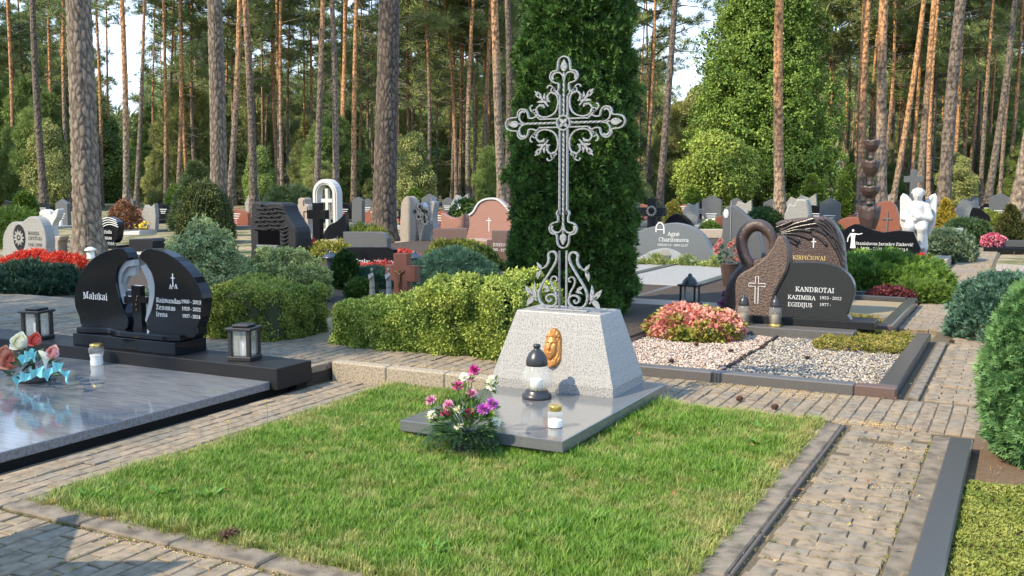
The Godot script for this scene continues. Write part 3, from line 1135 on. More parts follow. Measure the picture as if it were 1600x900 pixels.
	for m in [-1.0, 1.0]:
		var pb := MB.new()
		pb.box(Vector3(m * 0.028 - 0.0065, 0.013, -0.0085), Vector3(m * 0.028 + 0.0065, 0.435, 0.0085), 0.002)
		part("post", pb, M.iron_dark if m < 0 else M.iron, t)
		var b := MB.new()
		var pl := func(p: Array) -> Array:
			var o := []
			for q in p: o.append(Vector2(q.x / 0.91 * m, q.y) * s2 + Vector2(0, 0.003))
			return o
		b.ribbon(pl.call(smooth2(v2([150, 362, 128, 392, 120, 430, 124, 468, 106, 490, 78, 494, 58, 474, 53, 440, 64, 400, 92, 350, 128, 290, 166, 230, 196, 170, 206, 115, 190, 60, 150, 24, 110, 22, 76, 36, 52, 66, 54, 104, 80, 128, 116, 126, 138, 106, 136, 82, 116, 66, 98, 76, 100, 92]), 4)), 0.014, 0.011, -0.011, 0.011)
		b.ribbon(pl.call(smooth2(v2([54, 110, 66, 160, 90, 205, 102, 245, 92, 276, 68, 284, 50, 268, 52, 248, 68, 244]), 4)), 0.011, 0.008, -0.008, 0.008)
		b.ribbon(pl.call(smooth2(v2([120, 400, 135, 374, 160, 356, 190, 340, 214, 318]), 4)), 0.010, 0.008, -0.006, 0.006)
		b.ribbon(pl.call(smooth2(v2([222, 66, 240, 88, 262, 108, 286, 130]), 4)), 0.010, 0.008, -0.006, 0.006)
		for f in [[180, 350, 0.5, 66.0, 26.0, 0.6], [190, 338, -1.0, 90.0, 34.0, -0.5], [232, 86, 1.25, 140.0, 34.0, 0.5], [258, 108, 0.75, 110.0, 40.0, 0.2], [240, 90, -0.25, 105.0, 46.0, -1.1], [120, 170, 0.9, 70.0, 26.0, -0.8], [110, 160, 0.2, 60.0, 22.0, -0.9]]:
			var v := Vector2(cos(f[2]) * m, sin(f[2]))
			leafplate(b, pl.call([Vector2(f[0], f[1])])[0], v.angle(), f[3] * s2, f[4] * s2, -0.004, 0.006, f[5] * m)
		part("lyre_scroll", b, M.iron, t)

func relief_head(at: Vector3, tilt: float) -> void:
	var t := thing("relief_head", "gilded relief of a bearded man's head with a thorn crown on the pale plinth", "relief", at)
	t.rotation.x = tilt
	var b := MB.new()
	var W := func(Y: float) -> float:
		if Y > 0.25: return 0.62 * sqrt(maxf(0.0, 1.0 - pow((Y - 0.25) / 0.76, 2.0)))
		if Y > -0.45: return 0.62 + 0.10 * sin((0.25 - Y) / 0.7 * PI / 2)
		return 0.72 * sqrt(maxf(0.0, 1.0 - pow((-0.45 - Y) / 0.57, 2.0)))
	var H := func(X: float, Y: float) -> float:
		var w: float = W.call(Y)
		if w <= 0.01 or absf(X) >= w: return 0.0
		var h := 0.026 * pow(1.0 - pow(absf(X) / w, 2.2), 0.45)
		var fx := (X + 0.02) / 0.42
		var fy := (Y - 0.03) / 0.62
		var fr := fx * fx + fy * fy
		var face := clampf(1.35 - fr, 0.0, 1.0)
		var hair := 1.0 - smoothstep(0.0, 0.5, face)
		h += hair * (0.002 * sin(30.0 * (absf(X) + 0.10 * sin(Y * 6.0))) + 0.002) - 0.007 * exp(-pow((fr - 1.2) / 0.16, 2.0))
		if face > 0.0:
			h += 0.022 * sqrt(face)
			var x := X + 0.02
			h += 0.015 * exp(-pow(x / 0.075, 2.0)) * smoothstep(-0.16, -0.06, Y) * (1.0 - smoothstep(-0.02, 0.34, Y)) 
			h += 0.004 * exp(-pow(x / 0.13, 2.0) - pow((Y + 0.1) / 0.05, 2.0))
			for e in [-1.0, 1.0]:
				h -= 0.011 * exp(-pow((x - e * 0.19) / 0.12, 2.0) - pow((Y - 0.17) / 0.07, 2.0))
				h += 0.004 * exp(-pow((x - e * 0.19) / 0.08, 2.0) - pow((Y - 0.16) / 0.03, 2.0))
				h += 0.004 * exp(-pow((x - e * 0.2) / 0.15, 2.0) - pow((Y - 0.27) / 0.035, 2.0))
			h -= 0.005 * exp(-pow(x / 0.14, 2.0) - pow((Y + 0.235) / 0.02, 2.0))
			h += 0.004 * exp(-pow(x / 0.12, 2.0) - pow((Y + 0.28) / 0.03, 2.0))
			if Y < -0.15: h += 0.0025 * sin(26.0 * x + 6.0 * Y) * smoothstep(0.15, 0.35, -Y)
		h += 0.008 * exp(-pow((Y - 0.60 + 0.1 * X * X) / 0.05, 2.0)) * (0.85 + 0.3 * sin(20.0 * X + 30.0 * Y))
		h += 0.005 * exp(-pow((Y - 0.67 + 0.1 * X) / 0.03, 2.0)) * (0.7 + 0.4 * sin(25.0 * X))
		return maxf(h, 0.0)
	var nx := 44
	var ny := 64
	var P := []
	for j in ny + 1:
		var row := []
		for i in nx + 1:
			var X := lerpf(-1.0, 1.0, float(i) / nx)
			var Y := lerpf(-1.03, 1.03, float(j) / ny)
			row.append(Vector3(X * 0.083, Y * 0.118, H.call(X, Y)))
		P.append(row)
	for j in ny:
		for i in nx:
			var q := [P[j][i], P[j][i + 1], P[j + 1][i + 1], P[j + 1][i]]
			if maxf(maxf(q[0].z, q[1].z), maxf(q[2].z, q[3].z)) <= 0.0: continue
			b.quad(q[0], q[1], q[2], q[3], Vector3(0, 0, 1))
	part("head", b, M.gold, t).scale = Vector3(1.18, 1.16, 1.15)

func mum(b: MB, at: Vector3, r: float, up: Vector3, c0: Color, c1: Color, n := 46) -> void:
	# a full flower head of many narrow petals
	for i in n:
		var f := sqrt(float(i) / n)
		var a := i * 2.39996
		var x := up.cross(Vector3(0.3, 0.5, 0.8)).normalized()
		var z := up.cross(x)
		var d := (up * (1.15 - f * 1.2) + (x * cos(a) + z * sin(a)) * (0.25 + f)).normalized()
		b.col = c0.lerp(c1, clampf(f + R.randf_range(-0.25, 0.25), 0, 1))
		b.leaf(at - up * r * 0.3, d, up, r * R.randf_range(0.85, 1.1), r * 0.42, 0.25)

func rose(b: MB, at: Vector3, r: float, up: Vector3, c0: Color, c1: Color) -> void:
	# a full bloom: broad cupped petals lapped round a ball, tight at the heart and looser outwards
	var x := up.cross(Vector3(0.37, 0.2, 0.9)).normalized()
	var z := up.cross(x)
	for i in 26:
		var f := i / 25.0
		var th := lerpf(0.12, 1.75, pow(f, 0.8)) + R.randf_range(-0.08, 0.08)
		var az := i * 2.39996
		var ring := x * cos(az) + z * sin(az)
		var dir := up * cos(th) + ring * sin(th)
		var t1 := (up * sin(th) - ring * cos(th))
		var t2 := dir.cross(t1)
		var w := r * lerpf(0.24, 0.52, f)
		var grid := []
		for u in 4:
			var row := []
			for v in 4:
				var a := u / 1.5 - 1.0
				var e := v / 1.5 - 1.0
				var nar := 1.0 - 0.25 * e * e
				row.append(at + dir * r * (lerpf(0.35, 0.74, f) - 0.22 * a * a + (0.20 * f + 0.05) * e) + t1 * w * e + t2 * w * a * nar)
			grid.append(row)
		b.col = c0.lerp(c1, clampf(f + R.randf_range(-0.25, 0.2), 0, 1))
		for u in 3:
			for v in 3: b.quad(grid[u][v], grid[u + 1][v], grid[u + 1][v + 1], grid[u][v + 1], dir)

func main_grave() -> void:
	# slab and its darker foot
	var t := thing("grave_slab", "polished grey granite slab lying in the lawn under the pale plinth", "grave slab", Vector3(-2.86, 0, -6.0))
	var b := MB.new()
	b.box(Vector3(-0.56, 0.052, -0.93), Vector3(0.56, 0.122, 0.92), 0.004)
	part("slab", b, M.grey_granite, t)
	b = MB.new()
	b.box(Vector3(-0.50, -0.05, -0.88), Vector3(0.50, 0.05, 0.87), 0.003)
	part("footing", b, M.grey_granite_cut, t)
	t = thing("granite_plinth", "pale speckled granite plinth with sloping sides under the iron cross", "plinth", Vector3(-2.945, 0.122, -6.58))
	part("plinth", frustum(Vector3(-0.475, 0, -0.30), Vector3(0.475, 0.553, 0.30), Vector2(-0.325, -0.20), Vector2(0.33, 0.19)), M.pale_granite, t)
	iron_cross()
	var hp: Vector2 = Vector2(-2.951, 0.429)
	relief_head(Vector3(hp.x, hp.y, -6.346 + 0.012), -0.22)
	# large glass grave lantern
	t = thing("grave_lantern", "large clear glass grave lantern with black domed cap before the gilded head", "lantern", Vector3(-2.94, 0.122, -6.05))
	b = MB.new()
	b.lathe(v2([0, 0, 0.1, 0, 0.103, 0.012, 0.098, 0.03, 0.081, 0.036, 0.079, 0.054, 0.066, 0.06, 0, 0.06]), 32)
	part("base", b, M.plastic, t)
	b = MB.new()
	b.lathe(v2([0.066, 0.0605, 0.088, 0.075, 0.106, 0.108, 0.110, 0.145, 0.102, 0.182, 0.083, 0.208, 0.079, 0.222, 0.071, 0.23]), 40)
	part("glass_globe", b, M.glass_smoke, t)
	for i in 20:
		var a := TAU * i / 20
		var rib := MB.new()
		var pts := []
		for q in v2([0.0885, 0.077, 0.1063, 0.109, 0.1103, 0.145, 0.1023, 0.182]): pts.append(Vector3(cos(a) * q.x, q.y, sin(a) * q.x))
		rib.tube(pts, [0.0012, 0.0018, 0.0018, 0.0012], 4)
		part("rib", rib, M.glass_smoke, t)
	b = MB.new()
	b.lathe(v2([0.0, 0.228, 0.0735, 0.228, 0.077, 0.245, 0.073, 0.25, 0.075, 0.262, 0.068, 0.285, 0.052, 0.314, 0.030, 0.336, 0.021, 0.341, 0.02, 0.351, 0.026, 0.355, 0.026, 0.371, 0.016, 0.377, 0, 0.377]), 32)
	part("cap", b, M.plastic, t)
	b = MB.new()
	b.lathe(v2([0, 0.0605, 0.045, 0.0605, 0.046, 0.13, 0.04, 0.135, 0, 0.132]), 20)
	part("candle", b, M.wax, t)
	b = MB.new()
	for i in 60:
		var a := R.randf_range(0, TAU)
		b.col = Color(0.5, 0.42, 0.12) * R.randf_range(0.4, 1.1)
		b.leaf(Vector3(cos(a), 0, sin(a)) * R.randf_range(0.047, 0.075) + Vector3(0, R.randf_range(0.064, 0.09), 0), rvec(), rvec(), 0.016, 0.008)
	part("dried_flowers", b, M.leaf, t)
	# small candle jar
	t = thing("candle_jar", "small clear candle jar with gold lid near the slab's front corner", "candle", Vector3(-2.48, 0.122, -5.36))
	b = MB.new()
	b.lathe(v2([0, 0, 0.043, 0, 0.047, 0.006, 0.0475, 0.08, 0.046, 0.09, 0.036, 0.102, 0.035, 0.11]), 28)
	part("jar", b, M.glass, t)
	b = MB.new()
	b.lathe(v2([0, 0.003, 0.041, 0.003, 0.043, 0.006, 0.043, 0.048, 0.03, 0.05, 0, 0.05]), 24)
	part("candle", b, M.wax, t)
	b = MB.new()
	b.lathe(v2([0, 0.103, 0.038, 0.103, 0.0395, 0.107, 0.0395, 0.132, 0.036, 0.137, 0, 0.138]), 28)
	part("lid", b, M.gold_lid, t)
	bouquet()

func bouquet() -> void:
	var o := Vector3(-2.89, 0, -4.97)
	var t := thing("flower_pot", "black pot of pink and white chrysanthemums at the slab's front edge", "flowers", o)
	var b := MB.new()
	b.lathe(v2([0, -0.01, 0.075, -0.01, 0.08, 0.02, 0.088, 0.10, 0.092, 0.105, 0.092, 0.12, 0.084, 0.12, 0.08, 0.105, 0, 0.10]), 24)
	part("pot", b, M.plastic, t)
	var heads := v2([0.078, 0.518, 0.055, 0.478, -0.015, 0.456, -0.093, 0.398, -0.157, 0.323, 0.008, 0.364, -0.039, 0.306, -0.069, 0.252, -0.126, 0.237, 0.035, 0.285, 0.146, 0.458, 0.142, 0.421, 0.168, 0.299, 0.202, 0.329, -0.167, 0.23, -0.024, 0.176, 0.05, 0.245, 0.138, 0.248, 0.181, 0.212])
	var kinds := "mwpmppprrwwwvvwwryw"
	var stems := MB.new()
	var leaves := MB.new()
	for i in heads.size():
		var q: Vector2 = heads[i]
		var dz := R.randf_range(-0.06, 0.08)
		var at := Vector3(q.x - dz * 0.46, q.y, dz)
		var root := Vector3(q.x * 0.2, 0.165, 0)
		stems.col = Color(0.10, 0.17, 0.04)
		stems.tube([root, root.lerp(at, 0.5) + Vector3(0, 0.03, 0), at], [0.003, 0.0026, 0.0022], 5)
		var f := MB.new()
		var up := (at - Vector3(0, 0.12, 0)).normalized() * 0.5 + Vector3(0.1, 0.45, 0.55)
		up = up.normalized()
		match kinds[i]:
			"m": mum(f, at, 0.041, up, Color(0.42, 0.03, 0.20), Color(0.62, 0.10, 0.34))
			"p": mum(f, at, 0.040, up, Color(0.60, 0.12, 0.36), Color(0.80, 0.45, 0.58))
			"w": mum(f, at, 0.035, up, Color(0.82, 0.78, 0.62), Color(0.88, 0.86, 0.80))
			"v": mum(f, at, 0.043, up, Color(0.40, 0.06, 0.38), Color(0.60, 0.16, 0.55))
			"y": mum(f, at, 0.032, up, Color(0.45, 0.5, 0.1), Color(0.6, 0.65, 0.2))
			_: rose(f, at, 0.040, up, Color(0.45, 0.05, 0.12), Color(0.66, 0.16, 0.34))
		part("flower_head", f, M.petal, t)
		for k in 11:
			leaves.col = Color(0.09, 0.18, 0.03).lerp(Color(0.32, 0.40, 0.09), R.randf())
			var e := (rvec() + up * 0.4).normalized()
			leaves.leaf(at - up * 0.03 + rvec() * 0.02, e, rvec(), R.randf_range(0.035, 0.06), R.randf_range(0.014, 0.024))
	for k in 330:
		leaves.col = Color(0.03, 0.075, 0.02).lerp(Color(0.12, 0.21, 0.045), R.randf())
		var d := rvec()
		d.y = absf(d.y)
		leaves.leaf(Vector3(d.x * 0.16, 0.13 + d.y * 0.18, d.z * 0.13), (d + rvec() * 0.4).normalized(), rvec(), R.randf_range(0.04, 0.07), R.randf_range(0.012, 0.022))
	part("stems", stems, M.leaf, t)
	part("leaves", leaves, M.leaf, t)
	# fir sprays spread round the foot
	for k in 30:
		var a := lerpf(-0.7, PI + 0.7, k / 29.0)
		var f := MB.new()
		var dir := Vector3(cos(a), 0, sin(a) * 0.8)
		var L := R.randf_range(0.15, 0.26)
		for i in 46:
			var u := i / 46.0
			var p := Vector3(0, 0.13, 0) + dir * (0.05 + L * u) + Vector3(0, 0.04 * sin(u * 2.6) - [0.17, 0.06, 0.12][k % 3] * u * u, 0)
			for m in [-1.0, 1.0]:
				f.col = Color(0.018, 0.05, 0.02).lerp(Color(0.05, 0.11, 0.05), R.randf())
				var side: Vector3 = Vector3(-dir.z, 0.1, dir.x) * m
				f.leaf(p, (dir * 0.5 + side + rvec() * 0.3).normalized(), Vector3.UP, 0.062 * (1.1 - 0.6 * u), 0.0062, 0.1)
		part("fir_spray", f, M.needle, t)

func square_lantern(label: String, at: Vector3, k: float, turn := 0.0) -> void:
	var t := thing("box_lantern", label, "lantern", at, "black box lanterns", turn)
	var b := MB.new()
	b.box(Vector3(-0.1, 0, -0.1) * k, Vector3(0.1, 0.035, 0.1) * k, 0.005)
	part("base", b, M.black_metal, t)
	for sx in [-1.0, 1.0]:
		for sz in [-1.0, 1.0]:
			b = MB.new()
			b.box(Vector3(sx * 0.078 - 0.016, 0.035, sz * 0.078 - 0.016) * k, Vector3(sx * 0.078 + 0.016, 0.24, sz * 0.078 + 0.016) * k, 0.003)
			part("post", b, M.black_metal, t)
	for i in 4:
		b = MB.new()
		b.box(Vector3(-0.06, 0.04, -0.002) * k, Vector3(0.06, 0.235, 0.002) * k)
		var p := part("pane", b, M.glass_smoke, t)
		p.rotation.y = i * PI / 2
		p.position = Vector3(0, 0, 0.078 * k).rotated(Vector3.UP, i * PI / 2)
	b = MB.new()
	b.box(Vector3(-0.11, 0.24, -0.11) * k, Vector3(0.11, 0.262, 0.11) * k, 0.004)
	b.box(Vector3(-0.07, 0.263, -0.07) * k, Vector3(0.07, 0.285, 0.07) * k, 0.006)
	part("roof", b, M.black_metal, t)
	b = MB.new()
	b.lathe(v2([0, 0.036, 0.036, 0.036, 0.037, 0.15, 0.03, 0.156, 0, 0.152]), 18)
	var c := part("candle", b, M.wax, t)
	c.scale = Vector3.ONE * k

func left_grave() -> void:
	var t := thing("grave_cover", "broad polished blue-grey granite grave cover with black step at its head", "grave slab", Vector3(-6.8, 0, -4.4))
	var b := MB.new()
	b.box(Vector3(-2.2, 0.04, -1.315), Vector3(1.78, 0.102, 1.7), 0.004)
	part("cover_slab", b, M.blue_granite, t)
	b = MB.new()
	b.box(Vector3(-2.1, -0.05, -1.595), Vector3(1.72, 0.039, 1.6), 0.004)
	part("foundation", b, M.black_matt, t)
	b = MB.new()
	b.box(Vector3(-2.4, 0.04, -1.725), Vector3(1.85, 0.205, -1.317), 0.004)
	part("step", b, M.black_matt, t)
	b = MB.new()
	b.box(Vector3(-2.35, -0.05, -1.71), Vector3(1.8, 0.039, -1.60), 0.004)
	part("footing", b, M.black_matt, t)
	# two-part black stone with an almond-shaped opening
	var o := Vector3(-6.65, 0.205, -5.96)
	t = thing("split_headstone", "black polished headstone in two halves round an almond-shaped opening with a black cross", "headstone", o)
	var z := 0.08
	var L := v2([-0.571, 0.116, -0.645, 0.228, -0.69, 0.32, -0.694, 0.415, -0.659, 0.523, -0.587, 0.632, -0.48, 0.724, -0.36, 0.788, -0.226, 0.828, -0.08, 0.847, -0.008, 0.767, -0.087, 0.727, -0.147, 0.667, -0.172, 0.592, -0.165, 0.5, -0.131, 0.387, -0.083, 0.292, -0.045, 0.228, -0.122, 0.129])
	b = MB.new()
	b.prism(smooth2(L, 2, true), z - 0.11, z, 0.004)
	part("left_half", b, M.black, t)
	var Rr := v2([0.114, 0.779, 0.188, 0.846, 0.312, 0.845, 0.432, 0.818, 0.564, 0.756, 0.672, 0.678, 0.756, 0.589, 0.803, 0.504, 0.807, 0.428, 0.78, 0.317, 0.739, 0.226, 0.701, 0.141, 0.228, 0.135, 0.174, 0.234, 0.222, 0.327, 0.267, 0.443, 0.278, 0.556, 0.255, 0.644, 0.197, 0.721])
	b = MB.new()
	b.prism(smooth2(Rr, 2, true), z - 0.11, z, 0.004)
	part("right_half", b, M.black, t)
	var r1 := v2([-0.073, 0.218, -0.121, 0.286, -0.174, 0.381, -0.209, 0.495, -0.217, 0.587, -0.193, 0.667, -0.104, 0.736, 0.027, 0.751, 0.034, 0.701, -0.066, 0.686, -0.127, 0.626, -0.151, 0.544, -0.147, 0.452, -0.117, 0.35, -0.083, 0.271])
	b = MB.new()
	b.prism(r1, z - 0.075, z - 0.028, 0.002)
	part("pale_rim", b, M.light_rim, t)
	r1 = v2([-0.117, 0.265, -0.152, 0.344, -0.181, 0.447, -0.186, 0.54, -0.161, 0.622, -0.1, 0.682, 0, 0.692, -0.001, 0.615, -0.095, 0.604, -0.141, 0.53, -0.158, 0.46, -0.144, 0.368, -0.119, 0.288])
	b = MB.new()
	b.prism(r1, z - 0.10, z - 0.06, 0.002)
	part("pale_rim", b, M.light_rim, t)
	r1 = v2([0.158, 0.721, 0.223, 0.645, 0.252, 0.552, 0.243, 0.438, 0.198, 0.322, 0.137, 0.225, 0.123, 0.249, 0.168, 0.377, 0.186, 0.481, 0.166, 0.582, 0.12, 0.657, 0.094, 0.696])
	b = MB.new()
	b.prism(r1, z - 0.075, z - 0.028, 0.002)
	part("pale_rim", b, M.light_rim, t)
	var c := v2([-0.034, 0.109, -0.032, 0.375, -0.124, 0.38, -0.12, 0.434, -0.035, 0.435, -0.033, 0.531, 0.072, 0.53, 0.07, 0.438, 0.149, 0.44, 0.146, 0.388, 0.077, 0.386, 0.078, 0.117])
	b = MB.new()
	b.prism(c, z - 0.09, z - 0.035, 0.003)
	var cr := part("cross", b, M.black, t)
	b = MB.new()
	var cc := v2([0.042, 0.44, 0.032, 0.411, 0.023, 0.37, 0.027, 0.325])
	for q in cc: b.blob(Vector3(q.x, q.y, z - 0.03), Vector3(0.009, 0.012, 0.006), 5, 8)
	part("corpus", b, M.bronze, cr)
	var bs := MB.new()
	bs.box(Vector3(-0.60, 0, -0.16), Vector3(0.60, 0.105, 0.19), 0.004)
	part("base", bs, M.black, t)
	# upper tier with a bowed front
	var fp := []
	for i in 25:
		var u := i / 24.0
		fp.append(Vector2(-0.58 + 1.16 * u, 0.165 - 0.075 * (0.5 - 0.5 * cos(clampf((u - 0.05) / 0.4, 0, 1) * TAU)) * (1.0 if u < 0.45 else 0.0) + (0.0 if u < 0.45 else -0.05 * smoothstep(0.9, 1.0, u))))
	fp.append(Vector2(0.58, -0.15)); fp.append(Vector2(-0.58, -0.15))
	var tier := MB.new()
	tier.prism(fp, -0.155, -0.1055, 0.008)
	var tp := part("upper_tier", tier, M.black, t)
	# the tier is drawn in plan, its front bowed towards the path
	tp.transform = Transform3D(Basis(Vector3(1, 0, 0), Vector3(0, 0, 1), Vector3(0, -1, 0)), Vector3.ZERO)
	var w := v2([-0.581, 0.416, -0.283, 0.432, 0.293, 0.426, 0.567, 0.441, 0.29, 0.367, 0.504, 0.38, 0.287, 0.309, 0.414, 0.316, 0.575, 0.431, 0.789, 0.442, 0.579, 0.373, 0.783, 0.385, 0.582, 0.313, 0.777, 0.326, 0.491, 0.546, 0.443, 0.546, 0.542, 0.551])
	writing("Malukai", 0.1, Vector3(w[0].x, w[0].y, z + 0.001), M.silver_line, t, false, 0.18, 0, "Droid Serif", "lettering", w[1].x - w[0].x)
	for i in 3:
		writing(["Raimondas", "Zenonas", "Irena"][i], 0.07, Vector3(w[2 + i * 2].x, w[2 + i * 2].y, z + 0.001), M.silver_line, t, false, 0.18, 0, "Droid Serif", "lettering", w[3 + i * 2].x - w[2 + i * 2].x)
		writing(["1960 - 2013", "1929 - 2021", "1937 - 2024"][i], 0.06, Vector3(w[8 + i * 2].x, w[8 + i * 2].y, z + 0.001), M.silver_line, t, false, 0.18, 0, "Droid Serif", "lettering", w[9 + i * 2].x - w[8 + i * 2].x)
	writing("A", 0.05, Vector3(w[15].x + 0.02, w[15].y, z + 0.001), M.silver_line, t, true, 0.0, 1)
	writing("A", 0.05, Vector3(w[16].x - 0.02, w[16].y, z + 0.001), M.silver_line, t, true, 0.0, 1)
	b = MB.new()
	b.box(Vector3(w[14].x - 0.005, w[14].y, z), Vector3(w[14].x + 0.005, w[14].y + 0.11, z + 0.003))
	b.box(Vector3(w[14].x - 0.022, w[14].y + 0.07, z), Vector3(w[14].x + 0.022, w[14].y + 0.078, z + 0.0025))
	part("small_cross", b, M.silver_line, t)
	square_lantern("black box lantern with white candle on the step's right end by the low hedge", Vector3(-5.45, 0.205, -5.92), 1.0, 0.25)
	square_lantern("black box lantern at the far left behind the artificial bouquet", Vector3(-7.82, 0.205, -5.86), 1.0, 0.2)
	# candle on the cover
	t = thing("white_candle", "white grave candle with glass top and gold lid on the blue-grey cover", "candle", Vector3(-6.76, 0.102, -5.6))
	b = MB.new()
	b.lathe(v2([0, 0, 0.05, 0, 0.052, 0.01, 0.048, 0.06, 0.054, 0.085, 0, 0.085]), 24)
	part("candle", b, M.wax, t)
	b = MB.new()
	b.lathe(v2([0.054, 0.086, 0.062, 0.11, 0.060, 0.14, 0.05, 0.152]), 24)
	part("glass_top", b, M.glass_smoke, t)
	b = MB.new()
	b.lathe(v2([0, 0.152, 0.048, 0.152, 0.05, 0.158, 0.05, 0.172, 0.04, 0.178, 0, 0.18]), 24)
	part("lid", b, M.gold_lid, t)
	# artificial bouquet with blue ribbon
	var fo := Vector3(-6.62, 0.102, -4.90)
	t = thing("artificial_bouquet", "artificial bouquet of pink and white roses with a pale blue ribbon on the cover", "flowers", fo)
	var leaves := MB.new()
	for k in 90:
		leaves.col = [Color(0.025, 0.06, 0.035), Color(0.06, 0.10, 0.06), Color(0.14, 0.17, 0.08)][R.randi() % 3] * R.randf_range(0.8, 1.3)
		var d := rvec()
		d.y = absf(d.y)
		leaves.leaf(Vector3(d.x * 0.17, 0.03 + d.y * 0.17, d.z * 0.13), (d + rvec() * 0.5).normalized(), rvec(), R.randf_range(0.06, 0.12), R.randf_range(0.03, 0.05))
	part("leaves", leaves, M.leaf, t)
	b = MB.new()
	b.lathe(v2([0, 0, 0.12, 0, 0.13, 0.05, 0.1, 0.06, 0, 0.06]), 20)
	part("tray", b, M.plastic, t)
	var fl := v2([-0.024, 0.305, -0.14, 0.149, 0.152, 0.334, 0.338, 0.253, -0.209, 0.209, -0.266, 0.114])
	var cs := [[Color(0.72, 0.68, 0.52), Color(0.85, 0.84, 0.78)], [Color(0.45, 0.08, 0.07), Color(0.72, 0.38, 0.32)], [Color(0.45, 0.06, 0.06), Color(0.62, 0.18, 0.16)], [Color(0.55, 0.15, 0.18), Color(0.72, 0.5, 0.52)], [Color(0.6, 0.25, 0.2), Color(0.7, 0.4, 0.33)], [Color(0.55, 0.2, 0.15), Color(0.66, 0.36, 0.3)]]
	for i in fl.size():
		b = MB.new()
		var r: float = [0.078, 0.085, 0.06, 0.06, 0.06, 0.06][i]
		rose(b, Vector3(fl[i].x, fl[i].y, 0.07), r, Vector3(0.15, 0.5, 0.75).normalized(), cs[i][0], cs[i][1])
		part("rose", b, M.petal, t)
	var cal := v2([0.278, 0.186])
	b = MB.new()
	for k in 12:
		for u in 5:
			var q := []
			for e in [[k, u], [k + 1, u], [k + 1, u + 1], [k, u + 1]]:
				var a: float = TAU * e[0] / 12.0
				var v: float = e[1] / 5.0
				var rr := 0.008 + 0.045 * v * v
				q.append(Vector3(cal[0].x + cos(a) * rr, cal[0].y - 0.05 + 0.11 * v + 0.035 * v * sin(a), 0.10 + sin(a) * rr * 0.7))
			b.col = Color(0.84, 0.84, 0.78)
			b.quad(q[0], q[1], q[2], q[3], Vector3(q[0].x - cal[0].x, 0.01, q[0].z - 0.10))
	part("calla", b, M.petal, t)
	b = MB.new()
	b.col = Color(0.22, 0.55, 0.62)
	var tails := v2([0.05, 0.009, 0.113, 0.055, 0.185, 0.069, 0.269, 0.109, 0.362, 0.109, 0.383, 0.08, 0.467, 0.15, 0.537, 0.171, 0.578, 0.129, 0.62, 0.086, 0.122, 0.175, 0.172, 0.203, 0.233, 0.235, 0.256, 0.233, 0.277, 0.212])
	for k in 3:
		var pts := []
		for i in 5: pts.append(Vector3(tails[k * 5 + i].x, maxf(tails[k * 5 + i].y, 0.01), 0.18))
		pts = smooth3(pts, 4)
		for i in pts.size() - 1:
			var w0 := Vector3(0.0, 0.05 + 0.015 * sin(i * 1.4), 0.03 * cos(i * 1.1))
			var w1 := Vector3(0.0, 0.05 + 0.015 * sin((i + 1) * 1.4), 0.03 * cos((i + 1) * 1.1))
			b.quad(pts[i] - w0 * 0.3, pts[i + 1] - w1 * 0.3, pts[i + 1] + w1, pts[i] + w0, Vector3(0, 0.4, 1))
	part("ribbon", b, M.petal, t)

func pebbles(called: String, label: String, x0: float, x1: float, z0: float, z1: float, y: float, n: int, cols: Array, cut = null) -> void:
	var b := MB.new()
	b.blob(Vector3.ZERO, Vector3(1.0, 0.62, 0.8), 4, 6)
	var me := b.mesh()
	var xf := []
	var cs := []
	while xf.size() < n:
		var x := R.randf_range(x0, x1)
		var z := R.randf_range(z0, z1)
		if cut != null and (cut as Rect2).has_point(Vector2(x, z)): continue
		var s := R.randf_range(0.006, 0.0135)
		xf.append(Transform3D(Basis.from_euler(Vector3(R.randf_range(-0.6, 0.6), R.randf_range(0, TAU), R.randf_range(-0.6, 0.6))).scaled(Vector3(s, s, s)), Vector3(x, y + R.randf_range(-0.003, 0.006), z)))
		cs.append((cols[R.randi() % cols.size()] as Color) * R.randf_range(0.75, 1.15))
	var o := scatter(called, me, plain(1, 1, 1, 0.75), xf, cs)
	tag(o, label, "gravel")

func cone_thing(at: Vector3, label: String, size := 0.025) -> void:
	var t := thing("pine_cone", label, "pine cone", at, "fallen pine cones", R.randf_range(0, TAU))
	var b := MB.new()
	for i in 46:
		var u := i / 46.0
		var a := i * 2.39996
		var r := size * (0.25 + 0.75 * sin(PI * (0.12 + 0.8 * u)))
		var p := Vector3(lerpf(-1.1, 1.1, u) * size, size * 0.85 + cos(a) * r * 0.45, sin(a) * r * 0.45)
		b.col = Color(0.040, 0.014, 0.010).lerp(Color(0.085, 0.035, 0.02), R.randf())
		b.leaf(p, Vector3(0.35, cos(a), sin(a)).normalized(), Vector3(1, 0, 0), size * 0.62, size * 0.5, 0.2)
	part("scales", b, plain(1, 1, 1, 0.8), t)
	b = MB.new()
	b.blob(Vector3(0, size * 0.85, 0), Vector3(size, size * 0.5, size * 0.5), 6, 8)
	part("core", b, plain(0.04, 0.018, 0.012), t)

